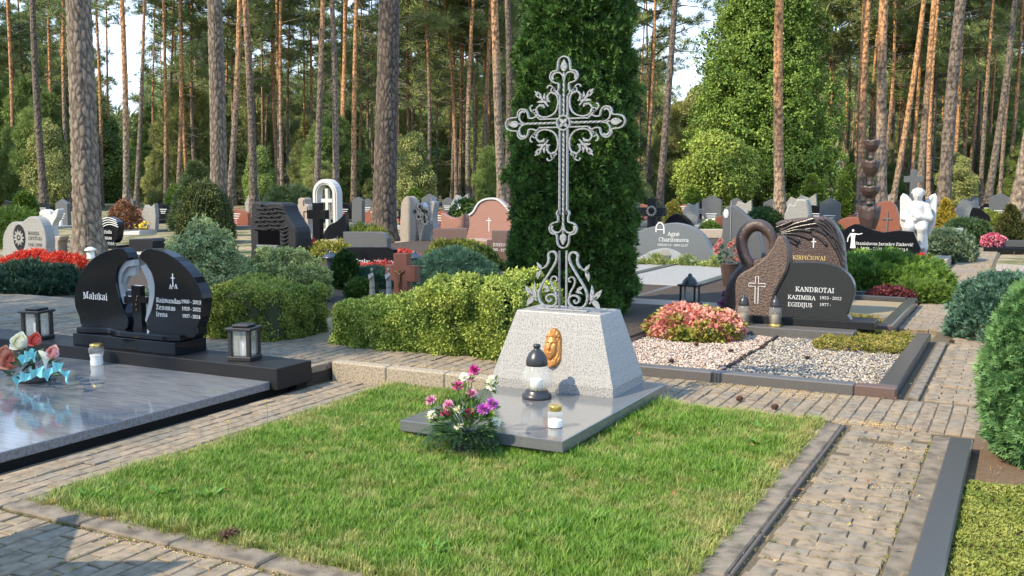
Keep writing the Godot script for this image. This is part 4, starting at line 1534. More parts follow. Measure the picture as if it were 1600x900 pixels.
func glass_candle(label: String, at: Vector3, k := 1.0) -> void:
	var t := thing("tall_candle", label, "candle", at, "tall glass candles before the two-tone headstone")
	var b := MB.new()
	b.lathe(v2([0, 0, 0.06, 0, 0.062, 0.02, 0.05, 0.03, 0, 0.03]), 24)
	part("base", b, M.gold_lid, t)
	b = MB.new()
	b.lathe(v2([0.048, 0.031, 0.058, 0.05, 0.066, 0.12, 0.064, 0.18, 0.05, 0.20]), 24)
	part("glass", b, M.glass_smoke, t)
	b = MB.new()
	b.lathe(v2([0, 0.032, 0.038, 0.032, 0.038, 0.12, 0, 0.118]), 18)
	part("candle", b, plain(0.20, 0.17, 0.12, 0.6), t)
	b = MB.new()
	b.lathe(v2([0, 0.201, 0.054, 0.201, 0.056, 0.225, 0.05, 0.23, 0.05, 0.245, 0.04, 0.275, 0.015, 0.295, 0.012, 0.315, 0, 0.318]), 24)
	part("cap", b, M.plastic, t)

func right_graves() -> void:
	# gravel plot
	kerb("plot_kerb", "grey granite kerb round the white gravel plot, red-brown at its near corner", [
		[Vector3(-3.51, -0.05, -7.88), Vector3(-2.2, 0.075, -7.752), M.kerb_edge], [Vector3(-2.196, -0.05, -7.88), Vector3(-1.10, 0.077, -7.752), M.kerb_edge], [Vector3(-1.096, -0.05, -7.88), Vector3(-0.80, 0.076, -7.752), M.brown_kerb],
		[Vector3(-0.945, -0.05, -9.3), Vector3(-0.802, 0.078, -7.884), M.dark_kerb], [Vector3(-0.945, -0.05, -10.78), Vector3(-0.801, 0.077, -9.304), M.dark_kerb],
		[Vector3(-3.51, -0.05, -10.7), Vector3(-3.39, 0.075, -7.884), M.brown_kerb], [Vector3(-3.386, -0.05, -10.8), Vector3(-0.95, 0.07, -10.72), M.dark_kerb]], M.dark_kerb, Vector3(-2.2, 0, -9.2))
	struct("plot_bed", sheet(-3.4, -0.93, -10.73, -7.87, 0.03), M.sand)
	pebbles("white_gravel", "pale pinkish white gravel left of the dark divider", -3.38, -2.19, -10.2, -7.89, 0.036, 9000, [Color(0.44, 0.32, 0.24), Color(0.47, 0.38, 0.30), Color(0.36, 0.25, 0.20), Color(0.52, 0.45, 0.38), Color(0.16, 0.12, 0.10)])
	pebbles("mixed_gravel", "mixed grey and white gravel right of the dark divider", -2.17, -0.955, -10.2, -7.89, 0.036, 10000, [Color(0.38, 0.33, 0.26), Color(0.22, 0.20, 0.18), Color(0.46, 0.39, 0.31), Color(0.08, 0.075, 0.07), Color(0.34, 0.26, 0.17), Color(0.13, 0.125, 0.12)])
	var t := thing("divider_strip", "ragged dark edging strip dividing the white gravel from the grey", "edging", Vector3(-2.18, 0.03, -9.0))
	var b := MB.new()
	var z := -1.25
	while z < 1.1:
		var l := R.randf_range(0.03, 0.09)
		var dx := R.randf_range(-0.012, 0.012)
		b.box(Vector3(dx - 0.011, 0, z), Vector3(dx + 0.011, R.randf_range(0.016, 0.04), z + l), 0.003)
		z += l * 0.9
	part("strip", b, plain(0.03, 0.022, 0.018, 0.9), t)
	# headstone in two stones
	b = MB.new()
	var o := Vector3(-2.0, 0.055, -10.5)
	t = thing("two_tone_headstone", "headstone of rough brown rock and dark polished granite side by side with white lettering", "headstone", o)
	b.box(Vector3(-0.95, -0.03, -0.05), Vector3(0.55, 0.075, 0.42), 0.006)
	part("step", b, M.kerb_edge, t)
	b = MB.new()
	b.box(Vector3(-0.78, 0.076, -0.22), Vector3(0.70, 0.155, 0.16), 0.006)
	part("base", b, M.black_matt, t)
	var bl := v2([-0.176, 0.708, -0.083, 0.722, 0.026, 0.728, 0.133, 0.728, 0.227, 0.72, 0.321, 0.693, 0.401, 0.644, 0.456, 0.585, 0.487, 0.518, 0.494, 0.457, 0.486, 0.388, 0.459, 0.304, 0.432, 0.206, 0.419, 0.119, -0.343, 0.103, -0.336, 0.258, -0.292, 0.395, -0.24, 0.519, -0.19, 0.62])
	b = MB.new()
	b.prism(smooth2(bl, 2, true), -0.05, 0.08, 0.006)
	part("polished_stone", b, M.dark_slate, t)
	var br := v2([-0.687, 0.093, -0.702, 0.252, -0.711, 0.382, -0.708, 0.498, -0.658, 0.583, -0.531, 0.663, -0.415, 0.76, -0.333, 0.871, -0.292, 0.965, -0.259, 0.994, -0.217, 0.962, -0.175, 0.873, -0.159, 0.776, -0.172, 0.649, -0.224, 0.534, -0.282, 0.409, -0.317, 0.274, -0.329, 0.107])
	b = MB.new()
	b.prism(smooth2(br, 3, true), -0.08, 0.115, 0.02)
	part("rough_stone", b, M.rough_brown, t)
	var w := v2([-0.091, 0.447, 0.294, 0.466, -0.166, 0.361, 0.115, 0.376, -0.164, 0.285, 0.082, 0.299, 0.156, 0.37, 0.368, 0.381, 0.158, 0.3, 0.267, 0.307, -0.48, 0.562, -0.473, 0.279, -0.566, 0.475, -0.393, 0.483])
	for i in 5: writing(["KANDROTAI", "KAZIMIRA", "EGIDIJUS", "1953 - 2012", "1977 -"][i], 0.1, Vector3(w[i * 2].x, w[i * 2].y, 0.082), M.silver_line, t, false, 0.0, 0, "Droid Serif", "lettering", w[i * 2 + 1].x - w[i * 2].x)
	b = MB.new()
	var cx: float = w[10].x
	var hw := 0.016
	var line := [Vector2(cx - hw, w[11].y), Vector2(cx - hw, w[12].y - hw), Vector2(w[12].x, w[12].y - hw), Vector2(w[12].x, w[12].y + hw), Vector2(cx - hw, w[12].y + hw), Vector2(cx - hw, w[10].y), Vector2(cx + hw, w[10].y), Vector2(cx + hw, w[12].y + hw), Vector2(w[13].x, w[12].y + hw), Vector2(w[13].x, w[12].y - hw), Vector2(cx + hw, w[12].y - hw), Vector2(cx + hw, w[11].y)]
	b.ribbon(line, 0.007, 0.007, 0.112, 0.121, true)
	part("outlined_cross", b, M.silver_line, t)
	glass_candle("tall glass candle with black cap before the brown rock, left of the pair", Vector3(-2.56, 0.131, -10.17))
	glass_candle("tall glass candle with black cap before the dark stone, right of the pair", Vector3(-2.24, 0.131, -10.2))
	# begonias, sedum
	var cl := clump(16, 0.9, 0.62, 0.6)
	t = thing("begonia_mound", "low mound of pink and salmon begonias on the white gravel", "flower bed", Vector3(-2.95, 0.035, -9.72))
	foliage(t, "blossoms", v2([0.46, 0.0, 0.45, 0.12, 0.36, 0.21, 0.2, 0.27, 0, 0.29]), 750, cl, M.petal, 0.05, Color(0.58, 0.15, 0.13), Color(0.74, 0.40, 0.30), 0.12, Vector2(1.05, 0.75), M.twigs, 0.4, 0.15)
	foliage(t, "leaves", v2([0.46, 0.0, 0.44, 0.1, 0.35, 0.19, 0.2, 0.25, 0, 0.27]), 720, cl, M.leaf, 0.055, Color(0.12, 0.18, 0.03), Color(0.42, 0.36, 0.08), 0.14, Vector2(1.05, 0.75), null, 0.4, 0.15)
	var lc := clump(14, 0.8, 0.45, 0.7)
	t = thing("sedum_mat", "flat mat of yellow-green stonecrop in the gravel plot's far corner", "ground cover", Vector3(-1.34, 0.035, -10.05))
	boxfoliage(t, "leaves", Vector3(-0.40, 0, -0.62), Vector3(0.39, 0.05, 0.55), 1500, lc, M.leaf, 0.032, Color(0.16, 0.17, 0.03), Color(0.36, 0.29, 0.08), 0.03)
	# the plot behind: swirling brown sculpture with a winged slab
	kerb("back_plot_kerb", "red-brown granite kerb round the bed behind the two-tone headstone", [
		[Vector3(-1.33, -0.05, -12.3), Vector3(-1.2, 0.11, -11.05), M.dark_kerb], [Vector3(-1.33, -0.05, -13.8), Vector3(-1.2, 0.108, -12.304), M.dark_kerb], [Vector3(-2.0, -0.05, -11.06), Vector3(-1.2, 0.11, -10.93), M.brown_kerb], [Vector3(-3.7, -0.05, -11.06), Vector3(-2.004, 0.11, -10.93), M.brown_kerb],
		[Vector3(-1.9, -0.05, -12.0), Vector3(-1.334, 0.09, -11.75), M.cement]], M.dark_kerb, Vector3(-2.4, 0, -12.0))
	struct("plot_bed", sheet(-3.7, -1.33, -13.8, -11.05, 0.04), M.sand)
	t = thing("sedum_strip", "strip of yellow-green and red stonecrop behind the red-brown kerb", "ground cover", Vector3(-1.6, 0.04, -11.45))
	boxfoliage(t, "leaves", Vector3(-0.5, 0, -0.22), Vector3(0.2, 0.06, 0.2), 600, lc, M.leaf, 0.035, Color(0.14, 0.17, 0.03), Color(0.30, 0.22, 0.07), 0.03)
	boxfoliage(t, "red_leaves", Vector3(-0.5, 0, -0.15), Vector3(-0.28, 0.08, 0.15), 160, lc, M.leaf, 0.035, Color(0.20, 0.03, 0.03), Color(0.3, 0.1, 0.06), 0.03)
	t = thing("dark_red_plants", "row of dark purple-red leafed plants beside the green juniper", "plant", Vector3(-1.565, 0, -14.101))
	foliage(t, "leaves", v2([0.28, 0.0, 0.27, 0.1, 0.15, 0.17, 0, 0.18]), 220, lc, M.leaf, 0.06, Color(0.09, 0.015, 0.025), Color(0.18, 0.05, 0.05), 0.1, Vector2(1.1, 0.7), M.twigs)
	o = Vector3(-2.5, 0.05, -12.1)
	t = thing("swirl_sculpture", "brown granite memorial with a twisted loop and a feathered wing-like slab", "headstone", o)
	b = MB.new()
	var wing := v2([-0.182, 1.062, -0.04, 1.11, 0.117, 1.129, 0.241, 1.142, 0.364, 1.149, 0.441, 1.121, 0.504, 1.068, 0.568, 0.967, 0.61, 0.858, 0.629, 0.733, 0.641, 0.591, 0.663, -0.042, -0.006, -0.085, -0.029, 0.727, -0.114, 0.919])
	b.prism(smooth2(wing, 2, true), -0.14, 0.05, 0.03)
	part("wing_slab", b, M.rough_dark, t)
	var rib := MB.new()
	var feathers := v2([-0.116, 0.967, 0.056, 1.059, 0.242, 1.102, -0.107, 0.954, 0.088, 1.023, 0.305, 1.064, -0.099, 0.943, 0.089, 0.988, 0.238, 0.975, -0.099, 0.932, 0.059, 0.939, 0.241, 0.887, -0.091, 0.919, 0.013, 0.898, 0.109, 0.852, -0.098, 0.909, -0.017, 0.865, 0.082, 0.814, -0.165, 1.014, -0.07, 1.048, 0.023, 1.09, 0.106, 0.972, 0.276, 1.008, 0.417, 0.94, 0.181, 1.053, 0.336, 1.049, 0.494, 0.918, 0.274, 1.087, 0.413, 1.042, 0.541, 0.872, 0.334, 1.12, 0.459, 1.043, 0.589, 0.81, 0.247, 0.935, 0.341, 0.898, 0.421, 0.821, 0.276, 0.992, 0.417, 0.932, 0.537, 0.777, 0.396, 1.121, 0.521, 1.013, 0.613, 0.748, 0.494, 0.918, 0.558, 0.809, 0.625, 0.638, 0.449, 0.901, 0.545, 0.761, 0.619, 0.59, -0.038, 1.017, 0.118, 1.076, 0.272, 1.122])
	for f in range(0, feathers.size(), 3):
		var q := []
		for i in 3: q.append(Vector3(feathers[f + i].x, feathers[f + i].y, 0.052))
		q = smooth3(q, 4)
		rib.tube(q, rad(q.size(), 0.010, 0.024), 6, true, 1.3)
	part("feather_ridges", rib, M.feather, t)
	var loop := v2([-0.611, -0.123, -0.595, 0.278, -0.541, 0.43, -0.461, 0.549, -0.51, 0.662, -0.55, 0.793, -0.539, 0.908, -0.457, 1.012, -0.343, 1.037, -0.244, 0.98, -0.18, 0.868, -0.187, 0.755])
	b = MB.new()
	var lp := []
	for q in smooth2(loop, 4): lp.append(Vector3(q.x, q.y, 0.14))
	var rr := []
	for i in lp.size():
		var u := float(i) / (lp.size() - 1)
		rr.append(lerpf(0.15, 0.075, smoothstep(0.0, 0.35, u)) * (1.0 - 0.45 * smoothstep(0.8, 1.0, u)))
	b.tube(lp, rr, 12)
	part("loop", b, M.rough_dark, t)
	b = MB.new()
	var body := v2([-0.594, -0.122, -0.593, 0.511, -0.497, 0.663, -0.397, 0.617, -0.252, 0.671, -0.173, 0.723, -0.031, 0.792, 0.042, -0.082])
	b.prism(smooth2(body, 2, true), 0.03, 0.18, 0.03)
	part("body", b, M.rough_dark, t)
	var kp := v2([0.039, 0.658, 0.057, 0.588, 0.242, 0.595, 0.278, 0.833, 0.418, 0.672, 0.474, 0.604])
	writing("KIRPIČIOVAI", 0.1, Vector3(kp[0].x, kp[0].y, 0.052), M.gold_line, t, false, 0.0, 0, "Droid Serif", "lettering", kp[4].x - kp[0].x)
	writing("VALERIJ   1947 - 2017", 0.07, Vector3(kp[1].x, kp[1].y, 0.052), M.gold_line, t, false, 0.0, 0, "Droid Serif", "lettering", kp[5].x - kp[1].x)
	b = MB.new()
	b.box(Vector3(kp[3].x - 0.006, kp[3].y - 0.05, 0.05), Vector3(kp[3].x + 0.006, kp[3].y + 0.06, 0.054))
	b.box(Vector3(kp[3].x - 0.03, kp[3].y + 0.015, 0.05), Vector3(kp[3].x + 0.03, kp[3].y + 0.027, 0.0535))
	part("small_cross", b, M.silver_line, t)
	# vase of roses, small violets
	var vp: Vector3 = Vector3(-3.78, 0.1, -14.208)
	t = thing("stone_vase", "dark brown stone vase of pink artificial roses left of the swirling memorial", "vase", Vector3(vp.x, 0.0, vp.z))
	b = MB.new()
	b.lathe(v2([0, 0, 0.10, 0, 0.105, 0.03, 0.09, 0.05, 0.11, 0.15, 0.135, 0.30, 0.15, 0.42, 0.16, 0.43, 0.15, 0.44, 0.12, 0.43, 0, 0.42]), 20)
	part("vase", b, M.rough_dark, t)
	var lv := MB.new()
	for k in 120:
		lv.col = Color(0.02, 0.07, 0.04).lerp(Color(0.07, 0.14, 0.06), R.randf())
		var d := rvec()
		lv.leaf(Vector3(d.x * 0.15, 0.55 + d.y * 0.16, d.z * 0.12), (d + rvec() * 0.5).normalized(), rvec(), R.randf_range(0.06, 0.1), 0.04)
	part("leaves", lv, M.leaf, t)
	for q in [[-0.13, 0.74], [0.10, 0.76], [-0.17, 0.60], [0.11, 0.62], [0.02, 0.70], [0.12, 0.5], [-0.19, 0.66]]:
		b = MB.new()
		rose(b, Vector3(q[0], q[1], 0.09), 0.058, Vector3(q[0], 0.5, 0.7).normalized(), Color(0.55, 0.16, 0.2), Color(0.76, 0.48, 0.44))
		part("rose", b, M.petal, t)
	for i in 2:
		var at: Vector3 = [Vector3(-3.188, 0.1, -12.032), Vector3(-3.416, 0.1, -13.011)][i]
		t = thing("violet_flowers", ["small clump of violet flowers in front of the stone vase, nearer one", "small clump of mauve flowers by the foot of the stone vase"][i], "flowers", Vector3(at.x, 0.05, at.z), "violet flowers by the vase")
		foliage(t, "blossoms", v2([0.14, 0.0, 0.13, 0.08, 0.06, 0.14, 0, 0.15]), 160, cl, M.petal, 0.03, Color(0.22, 0.03, 0.16), Color(0.45, 0.2, 0.38), 0.08, Vector2.ONE, M.twigs)
	# dark domed lantern on a granite plank
	kerb("granite_plank", "long brown granite plank crossing behind the begonias, carrying a lantern", [[Vector3(-5.6, -0.05, -12.15), Vector3(-3.25, 0.10, -11.6), M.brown_kerb]], M.brown_kerb, Vector3(-4.4, 0, -11.9))
	kerb("plank_kerb", "thin dark kerb running away beside the brown granite plank", [[Vector3(-4.6, -0.05, -13.9), Vector3(-4.5, 0.10, -12.16), M.dark_kerb], [Vector3(-5.7, -0.05, -10.9), Vector3(-4.0, 0.06, -10.6), M.kerb_edge]], M.dark_kerb, Vector3(-4.6, 0, -13.0))
	b = MB.new()
	t = thing("domed_lantern", "dark green-black metal lantern with a domed roof on the granite plank", "lantern", Vector3(-3.66, 0.10, -11.86))
	b.box(Vector3(-0.13, 0, -0.13), Vector3(0.13, 0.02, 0.13), 0.005)
	b.lathe(v2([0, 0.021, 0.11, 0.021, 0.1, 0.045, 0, 0.045]), 16)
	part("base", b, M.black_metal, t)
	for i in 4:
		b = MB.new()
		var a := i * PI / 2 + PI / 4
		b.box(Vector3(cos(a) * 0.125 - 0.012, 0.02, sin(a) * 0.125 - 0.012), Vector3(cos(a) * 0.125 + 0.012, 0.23, sin(a) * 0.125 + 0.012), 0.003)
		part("post", b, M.black_metal, t)
		b = MB.new()
		b.box(Vector3(-0.075, 0.03, -0.002), Vector3(0.075, 0.225, 0.002))
		var p := part("pane", b, M.glass_smoke, t)
		p.rotation.y = i * PI / 2
		p.position = Vector3(0, 0, 0.088).rotated(Vector3.UP, i * PI / 2)
	b = MB.new()
	b.box(Vector3(-0.125, 0.23, -0.125), Vector3(0.125, 0.25, 0.125), 0.004)
	b.lathe(v2([0, 0.251, 0.095, 0.251, 0.09, 0.28, 0.07, 0.31, 0.045, 0.335, 0.028, 0.345, 0.024, 0.37, 0.01, 0.38, 0, 0.382]), 20)
	part("roof", b, M.black_metal, t)
	b = MB.new()
	b.lathe(v2([0, 0.046, 0.04, 0.046, 0.04, 0.15, 0, 0.148]), 16)
	part("candle", b, plain(0.3, 0.28, 0.22, 0.6), t)
	# right-hand bed: black kerb, stonecrop, litter and two conifers
	kerb("black_kerb", "polished black granite kerb at the right-hand bed near the camera", [[Vector3(-0.342, -0.05, -6.33), Vector3(-0.215, 0.095, -1.2)], [Vector3(0.5, -0.05, -7.0), Vector3(2.2, 0.1, -6.9)]], M.dark_kerb, Vector3(-0.28, 0, -4.0))
	struct("bed_soil", sheet(-0.22, 2.2, -6.9, -1.2, 0.02), M.bed)
	t = thing("stonecrop_carpet", "yellow-green stonecrop carpet inside the black kerb, bottom right", "ground cover", Vector3(0.4, 0.02, -3.3))
	boxfoliage(t, "leaves", Vector3(-0.605, 0, -2.25), Vector3(1.2, 0.035, 1.3), 24000, lc, M.leaf, 0.019, Color(0.15, 0.20, 0.035), Color(0.32, 0.33, 0.08), 0.02, null, 0.6, 60.0)

func slabstone(called: String, label: String, h: Array, thick: float, m: Material, base := 0.0, bm: Material = null, group := "", bev := 0.012, rounds := 3) -> Node3D:
	var t := thing(called, label, "headstone" if called.contains("headstone") else called.get_slice("_", called.get_slice_count("_") - 1), h[0], group)
	var b := MB.new()
	b.prism(smooth2(h[1], rounds, true) if rounds > 1 else h[1], -thick * 0.5, thick * 0.5, bev)
	part("stone", b, m, t)
	if base > 0.0:
		var lo := 1e9
		var hi := -1e9
		for q in h[1]:
			lo = minf(lo, q.x)
			hi = maxf(hi, q.x)
		b = MB.new()
		b.box(Vector3(lo - 0.1, -0.05, -thick * 0.5 - 0.12), Vector3(hi + 0.1, base, thick * 0.5 + 0.14), 0.01)
		part("base", b, bm if bm else m, t)
	return t

func inscription(t: Node3D, words: Array, x: float, y: float, size: float, z: float, m: Material, gap := 1.35) -> void:
	for i in words.size():
		if words[i] != "": writing(words[i], size, Vector3(x, y - i * size * gap, z), m, t, false, 0.0, 1)

func latin_cross(b: MB, x: float, y0: float, y1: float, w: float, arm: float, ya: float, z0: float, z1: float, bev := 0.01) -> void:
	var h := w * 0.5
	b.prism([Vector2(x - h, y0), Vector2(x + h, y0), Vector2(x + h, ya - h), Vector2(x + arm, ya - h), Vector2(x + arm, ya + h), Vector2(x + h, ya + h), Vector2(x + h, y1), Vector2(x - h, y1), Vector2(x - h, ya + h), Vector2(x - arm, ya + h), Vector2(x - arm, ya - h), Vector2(x - h, ya - h)], z0, z1, bev)

func far_graves() -> void:
	var b := MB.new()
	# left side
	var t := slabstone("heart_headstone", "pale grey granite headstone shaped like a lopsided heart, with a dark sunflower disc", [Vector3(-17.848, 0, -13.281), v2([-0.605, 0.074, -0.667, 0.296, -0.626, 0.546, -0.43, 0.759, -0.229, 0.814, -0.076, 0.778, 0.027, 0.845, 0.225, 0.925, 0.433, 0.89, 0.574, 0.753, 0.651, 0.526, 0.635, 0.296, 0.546, 0.114])], 0.22, M.grey_stone, 0.06)
	var c := [Vector3(-17.848, 0, -13.281), v2([-0.137, 0.493, 0.161, 0.59, 0.154, 0.487, 0.144, 0.358])]
	b = MB.new()
	var disc := []
	for i in 18: disc.append(c[1][0] + Vector2(cos(TAU * i / 18) * 0.185, sin(TAU * i / 18) * 0.27))
	b.prism(disc, 0.10, 0.116, 0.004)
	part("dark_disc", b, M.black_matt, t)
	b = MB.new()
	for i in 11:
		var a := TAU * i / 11
		leafplate(b, c[1][0] + Vector2(cos(a), sin(a)) * 0.05, a, 0.115, 0.05, 0.116, 0.128)
	b.blob(Vector3(c[1][0].x, c[1][0].y, 0.122), Vector3(0.03, 0.03, 0.012), 5, 10)
	part("carved_flower", b, M.grey_stone, t)
	for i in 3: writing(["MARIJA", "ORVYDAS", "1941-1990"][i], 0.09, Vector3(c[1][1 + i].x - 0.03, c[1][1 + i].y, 0.112), M.black_matt, t)
	t = slabstone("swoosh_headstone", "white and grey headstone shaped like a folded wing beside the big left trunk", [Vector3(-23.528, 0, -18.223), v2([-0.286, -0.02, -0.234, 0.331, -0.32, 0.574, -0.357, 0.783, -0.169, 0.872, 0.034, 0.823, 0.129, 0.72, 0.266, 0.843, 0.421, 0.88, 0.329, 0.654, 0.16, 0.444, 0.102, -0.009])], 0.2, M.white_stone, 0.05, M.grey_stone)
	t = slabstone("wave_headstone", "black headstone with white carved wave lines, right of the big left trunk", [Vector3(-20.528, 0, -17.524), v2([-0.342, 0.082, -0.439, 0.388, -0.424, 0.632, -0.234, 0.683, -0.052, 0.654, 0.137, 0.738, 0.359, 0.662, 0.469, 0.6, 0.456, 0.376, 0.303, 0.1])], 0.2, M.black, 0.05)
	var wv := [Vector3(-20.528, 0, -17.524), v2([-0.374, 0.681, -0.191, 0.636, -0.003, 0.703, 0.181, 0.722, 0.427, 0.663, 0.022, 0.366])]
	for k in 4:
		b = MB.new()
		var q := []
		for i in 5: q.append(wv[1][i] + Vector2(0.02 * k, -0.055 * k))
		b.ribbon(smooth2(q, 4), 0.018, 0.018, 0.10, 0.112)
		part("wave_line", b, M.silver_line, t)
	inscription(t, ["Vaičiulis", "Antanas", "1951 - 2016"], wv[1][5].x, wv[1][5].y, 0.11, 0.102, M.silver_line)
	t = slabstone("low_white_slab", "low white slab between the wave headstone and the weeping shrub", [Vector3(-21.5, 0, -19.273), v2([-0.458, 0.151, -0.452, 0.257, 0.476, 0.312, 0.47, 0.191])], 0.6, M.white_stone, 0.0, null, "", 0.02, 1)
	t = slabstone("beige_pedestal", "short beige stone pedestal beside the heart headstone", [Vector3(-19.045, 0, -14.914), v2([-0.145, 0.026, -0.106, 0.284, -0.165, 0.339, -0.159, 0.41, 0.196, 0.419, 0.191, 0.348, 0.125, 0.29, 0.128, 0.035])], 0.25, M.buff_granite, 0.0, null, "", 0.02, 1)
	t = slabstone("black_block", "low black block and white ledge seen over the split headstone", [Vector3(-13.372, 0, -12.22), v2([-0.285, 0.422, -0.273, 0.633, 0.247, 0.657, 0.305, 0.615, 0.296, 0.44])], 0.3, M.black_matt, 0.0, null, "", 0.015, 1)
	b = MB.new()
	b.box(Vector3(-0.95, 0.30, -0.4), Vector3(-0.25, 0.36, 0.1), 0.01)
	part("white_ledge", b, M.white_stone, t)
	b = MB.new()
	b.box(Vector3(-0.85, -0.05, -0.3), Vector3(-0.35, 0.299, 0.0), 0.01)
	part("ledge_foot", b, M.grey_stone, t)
	var lp: Vector3 = Vector3(-17.591, 0, -14.54)
	t = thing("mushroom_lamp", "little white grave lamp with a mushroom cap at the foot of the big left trunk", "lamp", lp)
	b = MB.new()
	b.lathe(v2([0, 0, 0.09, 0, 0.08, 0.05, 0.075, 0.16, 0, 0.16]), 16)
	part("glass_body", b, M.wax, t)
	b = MB.new()
	b.lathe(v2([0, 0.161, 0.13, 0.17, 0.11, 0.2, 0.05, 0.235, 0, 0.245]), 18)
	part("cap", b, M.white_stone, t)
	# dark carved stone with a basin
	var h := [Vector3(-12.689, 0, -14.826), v2([-0.495, -0.021, -0.532, 0.302, -0.535, 0.674, -0.508, 0.984, -0.468, 1.195, -0.339, 1.233, -0.182, 1.185, -0.024, 1.223, 0.256, 1.202, 0.328, 1.057, 0.462, 0.878, 0.593, 0.675, 0.582, 0.276, 0.498, 0.017])]
	t = slabstone("carved_headstone", "dark bark-like carved headstone with a black hollow and blue-grey basin", h, 0.45, M.dark_carved, 0.0, null, "", 0.03)
	b = MB.new()
	for i in 26:
		var u := i / 25.0
		var yy := lerpf(0.72, 1.18, fmod(u * 7.0, 1.0))
		var xx := lerpf(-0.35, 0.28, u)
		b.tube(smooth3([Vector3(xx - 0.07, yy, 0.23), Vector3(xx, yy + 0.035 * sin(i * 2.1), 0.25), Vector3(xx + 0.08, yy - 0.02, 0.23)], 3), rad(7, 0.02, 0.012), 5)
	for i in 10:
		var yy := 0.1 + i * 0.075
		b.tube(smooth3([Vector3(0.22, yy, 0.22), Vector3(0.31, yy - 0.03, 0.25), Vector3(0.42, yy + 0.02, 0.21)], 3), rad(7, 0.022, 0.014), 5)
	part("carved_ridges", b, M.dark_carved, t)
	b = MB.new()
	b.box(Vector3(-0.34, 0.42, 0.16), Vector3(0.2, 0.70, 0.232), 0.01)
	part("hollow", b, M.hollow, t)
	b = MB.new()
	b.prism([Vector2(-0.34, 0.42), Vector2(0.2, 0.42), Vector2(0.13, 0.2), Vector2(0.05, 0.06), Vector2(-0.2, 0.06), Vector2(-0.28, 0.2)], 0.16, 0.30, 0.03)
	part("basin", b, M.blue_granite, t)
	t = slabstone("buff_cross_headstone", "buff stone headstone with a broad cross carved at its top", [Vector3(-16.755, 0, -20.604), v2([-0.253, 0.074, -0.259, 0.596, -0.294, 0.881, -0.205, 0.999, -0.119, 1.034, -0.094, 1.184, 0.096, 1.185, 0.113, 1.053, 0.217, 1.004, 0.255, 0.855, 0.204, 0.521, 0.318, 0.09])], 0.3, M.buff_granite, 0.06)
	b = MB.new()
	latin_cross(b, 0.02, 0.45, 1.15, 0.13, 0.19, 0.92, 0.15, 0.18)
	part("carved_cross", b, M.buff_granite, t)
	h = [Vector3(-15.193, 0, -19.16), v2([-0.131, 0.195, 0.163, 1.111, -0.311, 0.765, 0.35, 0.898])]
	t = thing("black_cross", "tall plain black granite cross in front of the white arch", "cross", h[0])
	b = MB.new()
	latin_cross(b, 0.0, 0.0, h[1][1].y, 0.22, 0.28, (h[1][2].y + h[1][3].y) * 0.5, -0.08, 0.08)
	part("cross", b, M.black, t)
	b = MB.new()
	b.box(Vector3(-0.3, -0.05, -0.25), Vector3(0.3, 0.08, 0.25), 0.01)
	part("base", b, M.black_matt, t)
	h = [Vector3(-18.103, 0, -23.284), v2([-0.52, -0.1, 0.546, 1.692, 0.032, 1.322, -0.329, 0.854])]
	t = thing("white_arch", "tall white stone arch with a white cross standing inside it", "memorial", h[0])
	b = MB.new()
	var arch := []
	var top: float = h[1][1].y
	var rr := 0.36
	for q in [Vector2(-rr, 0.25), Vector2(-rr, 0.7), Vector2(-rr, 1.1)]: arch.append(q)
	for i in 13: arch.append(Vector2(-cos(PI * i / 12) * rr, top - 0.07 - rr + sin(PI * i / 12) * rr))
	for q in [Vector2(rr, 1.1), Vector2(rr, 0.7), Vector2(rr, 0.25)]: arch.append(q)
	b.ribbon(arch, 0.15, 0.15, -0.13, 0.13)
	part("arch", b, M.white_stone, t)
	b = MB.new()
	b.ribbon(arch, 0.06, 0.06, 0.131, 0.155)
	part("moulding", b, M.white_stone, t)
	b = MB.new()
	latin_cross(b, 0.0, 0.25, top - 0.27, 0.11, 0.2, top - 0.62, -0.06, 0.05)
	part("cross", b, M.white_stone, t)
	b = MB.new()
	b.box(Vector3(-0.5, -0.05, -0.25), Vector3(0.5, 0.249, 0.25), 0.015)
	part("base", b, M.white_stone, t)
	t = slabstone("blade_headstone", "black headstone cut like a leaning blade, beside the white arch", [Vector3(-14.178, 0, -18.559), v2([-0.345, 0.277, -0.322, 0.457, -0.189, 0.609, 0.035, 0.702, 0.183, 0.808, 0.294, 0.912, 0.318, 0.324])], 0.14, M.black, 0.05, null, "", 0.01, 1)
	t = slabstone("gable_headstone", "plain dark grey headstone with a shallow gable top, left of the thick trunk", [Vector3(-19.707, 0, -26.957), v2([-0.203, 0.264, -0.188, 1.008, 0.022, 1.115, 0.227, 1.011, 0.213, 0.272])], 0.18, M.slate, 0.05, null, "", 0.01, 1)
	t = slabstone("rounded_headstone", "long low grey headstone with one rounded corner in front of the thick trunk", [Vector3(-12.393, 0, -17.231), v2([-0.566, 0.166, -0.557, 0.55, 0.387, 0.572, 0.516, 0.535, 0.579, 0.442, 0.575, 0.201])], 0.14, M.slate, 0.05, null, "", 0.01, 1)
	inscription(t, ["Petrauskas"], -0.05, 0.14, 0.11, 0.072, M.silver_line)
	h = [Vector3(-10.281, 0, -14.384), v2([-0.514, 0.128, -0.507, 0.427, -0.436, 0.452, 0.443, 0.478, 0.55, 0.436, 0.546, 0.168])]
	t = slabstone("black_plaque", "long black plaque with two lines of names behind the red flowers", h, 0.12, M.black, 0.05, null, "", 0.008, 1)
	inscription(t, ["Juozas   Grušas   1901 - 1986", "Janina   Grušienė   1915 - 1996"], 0.0, 0.21, 0.10, 0.062, M.silver_line)
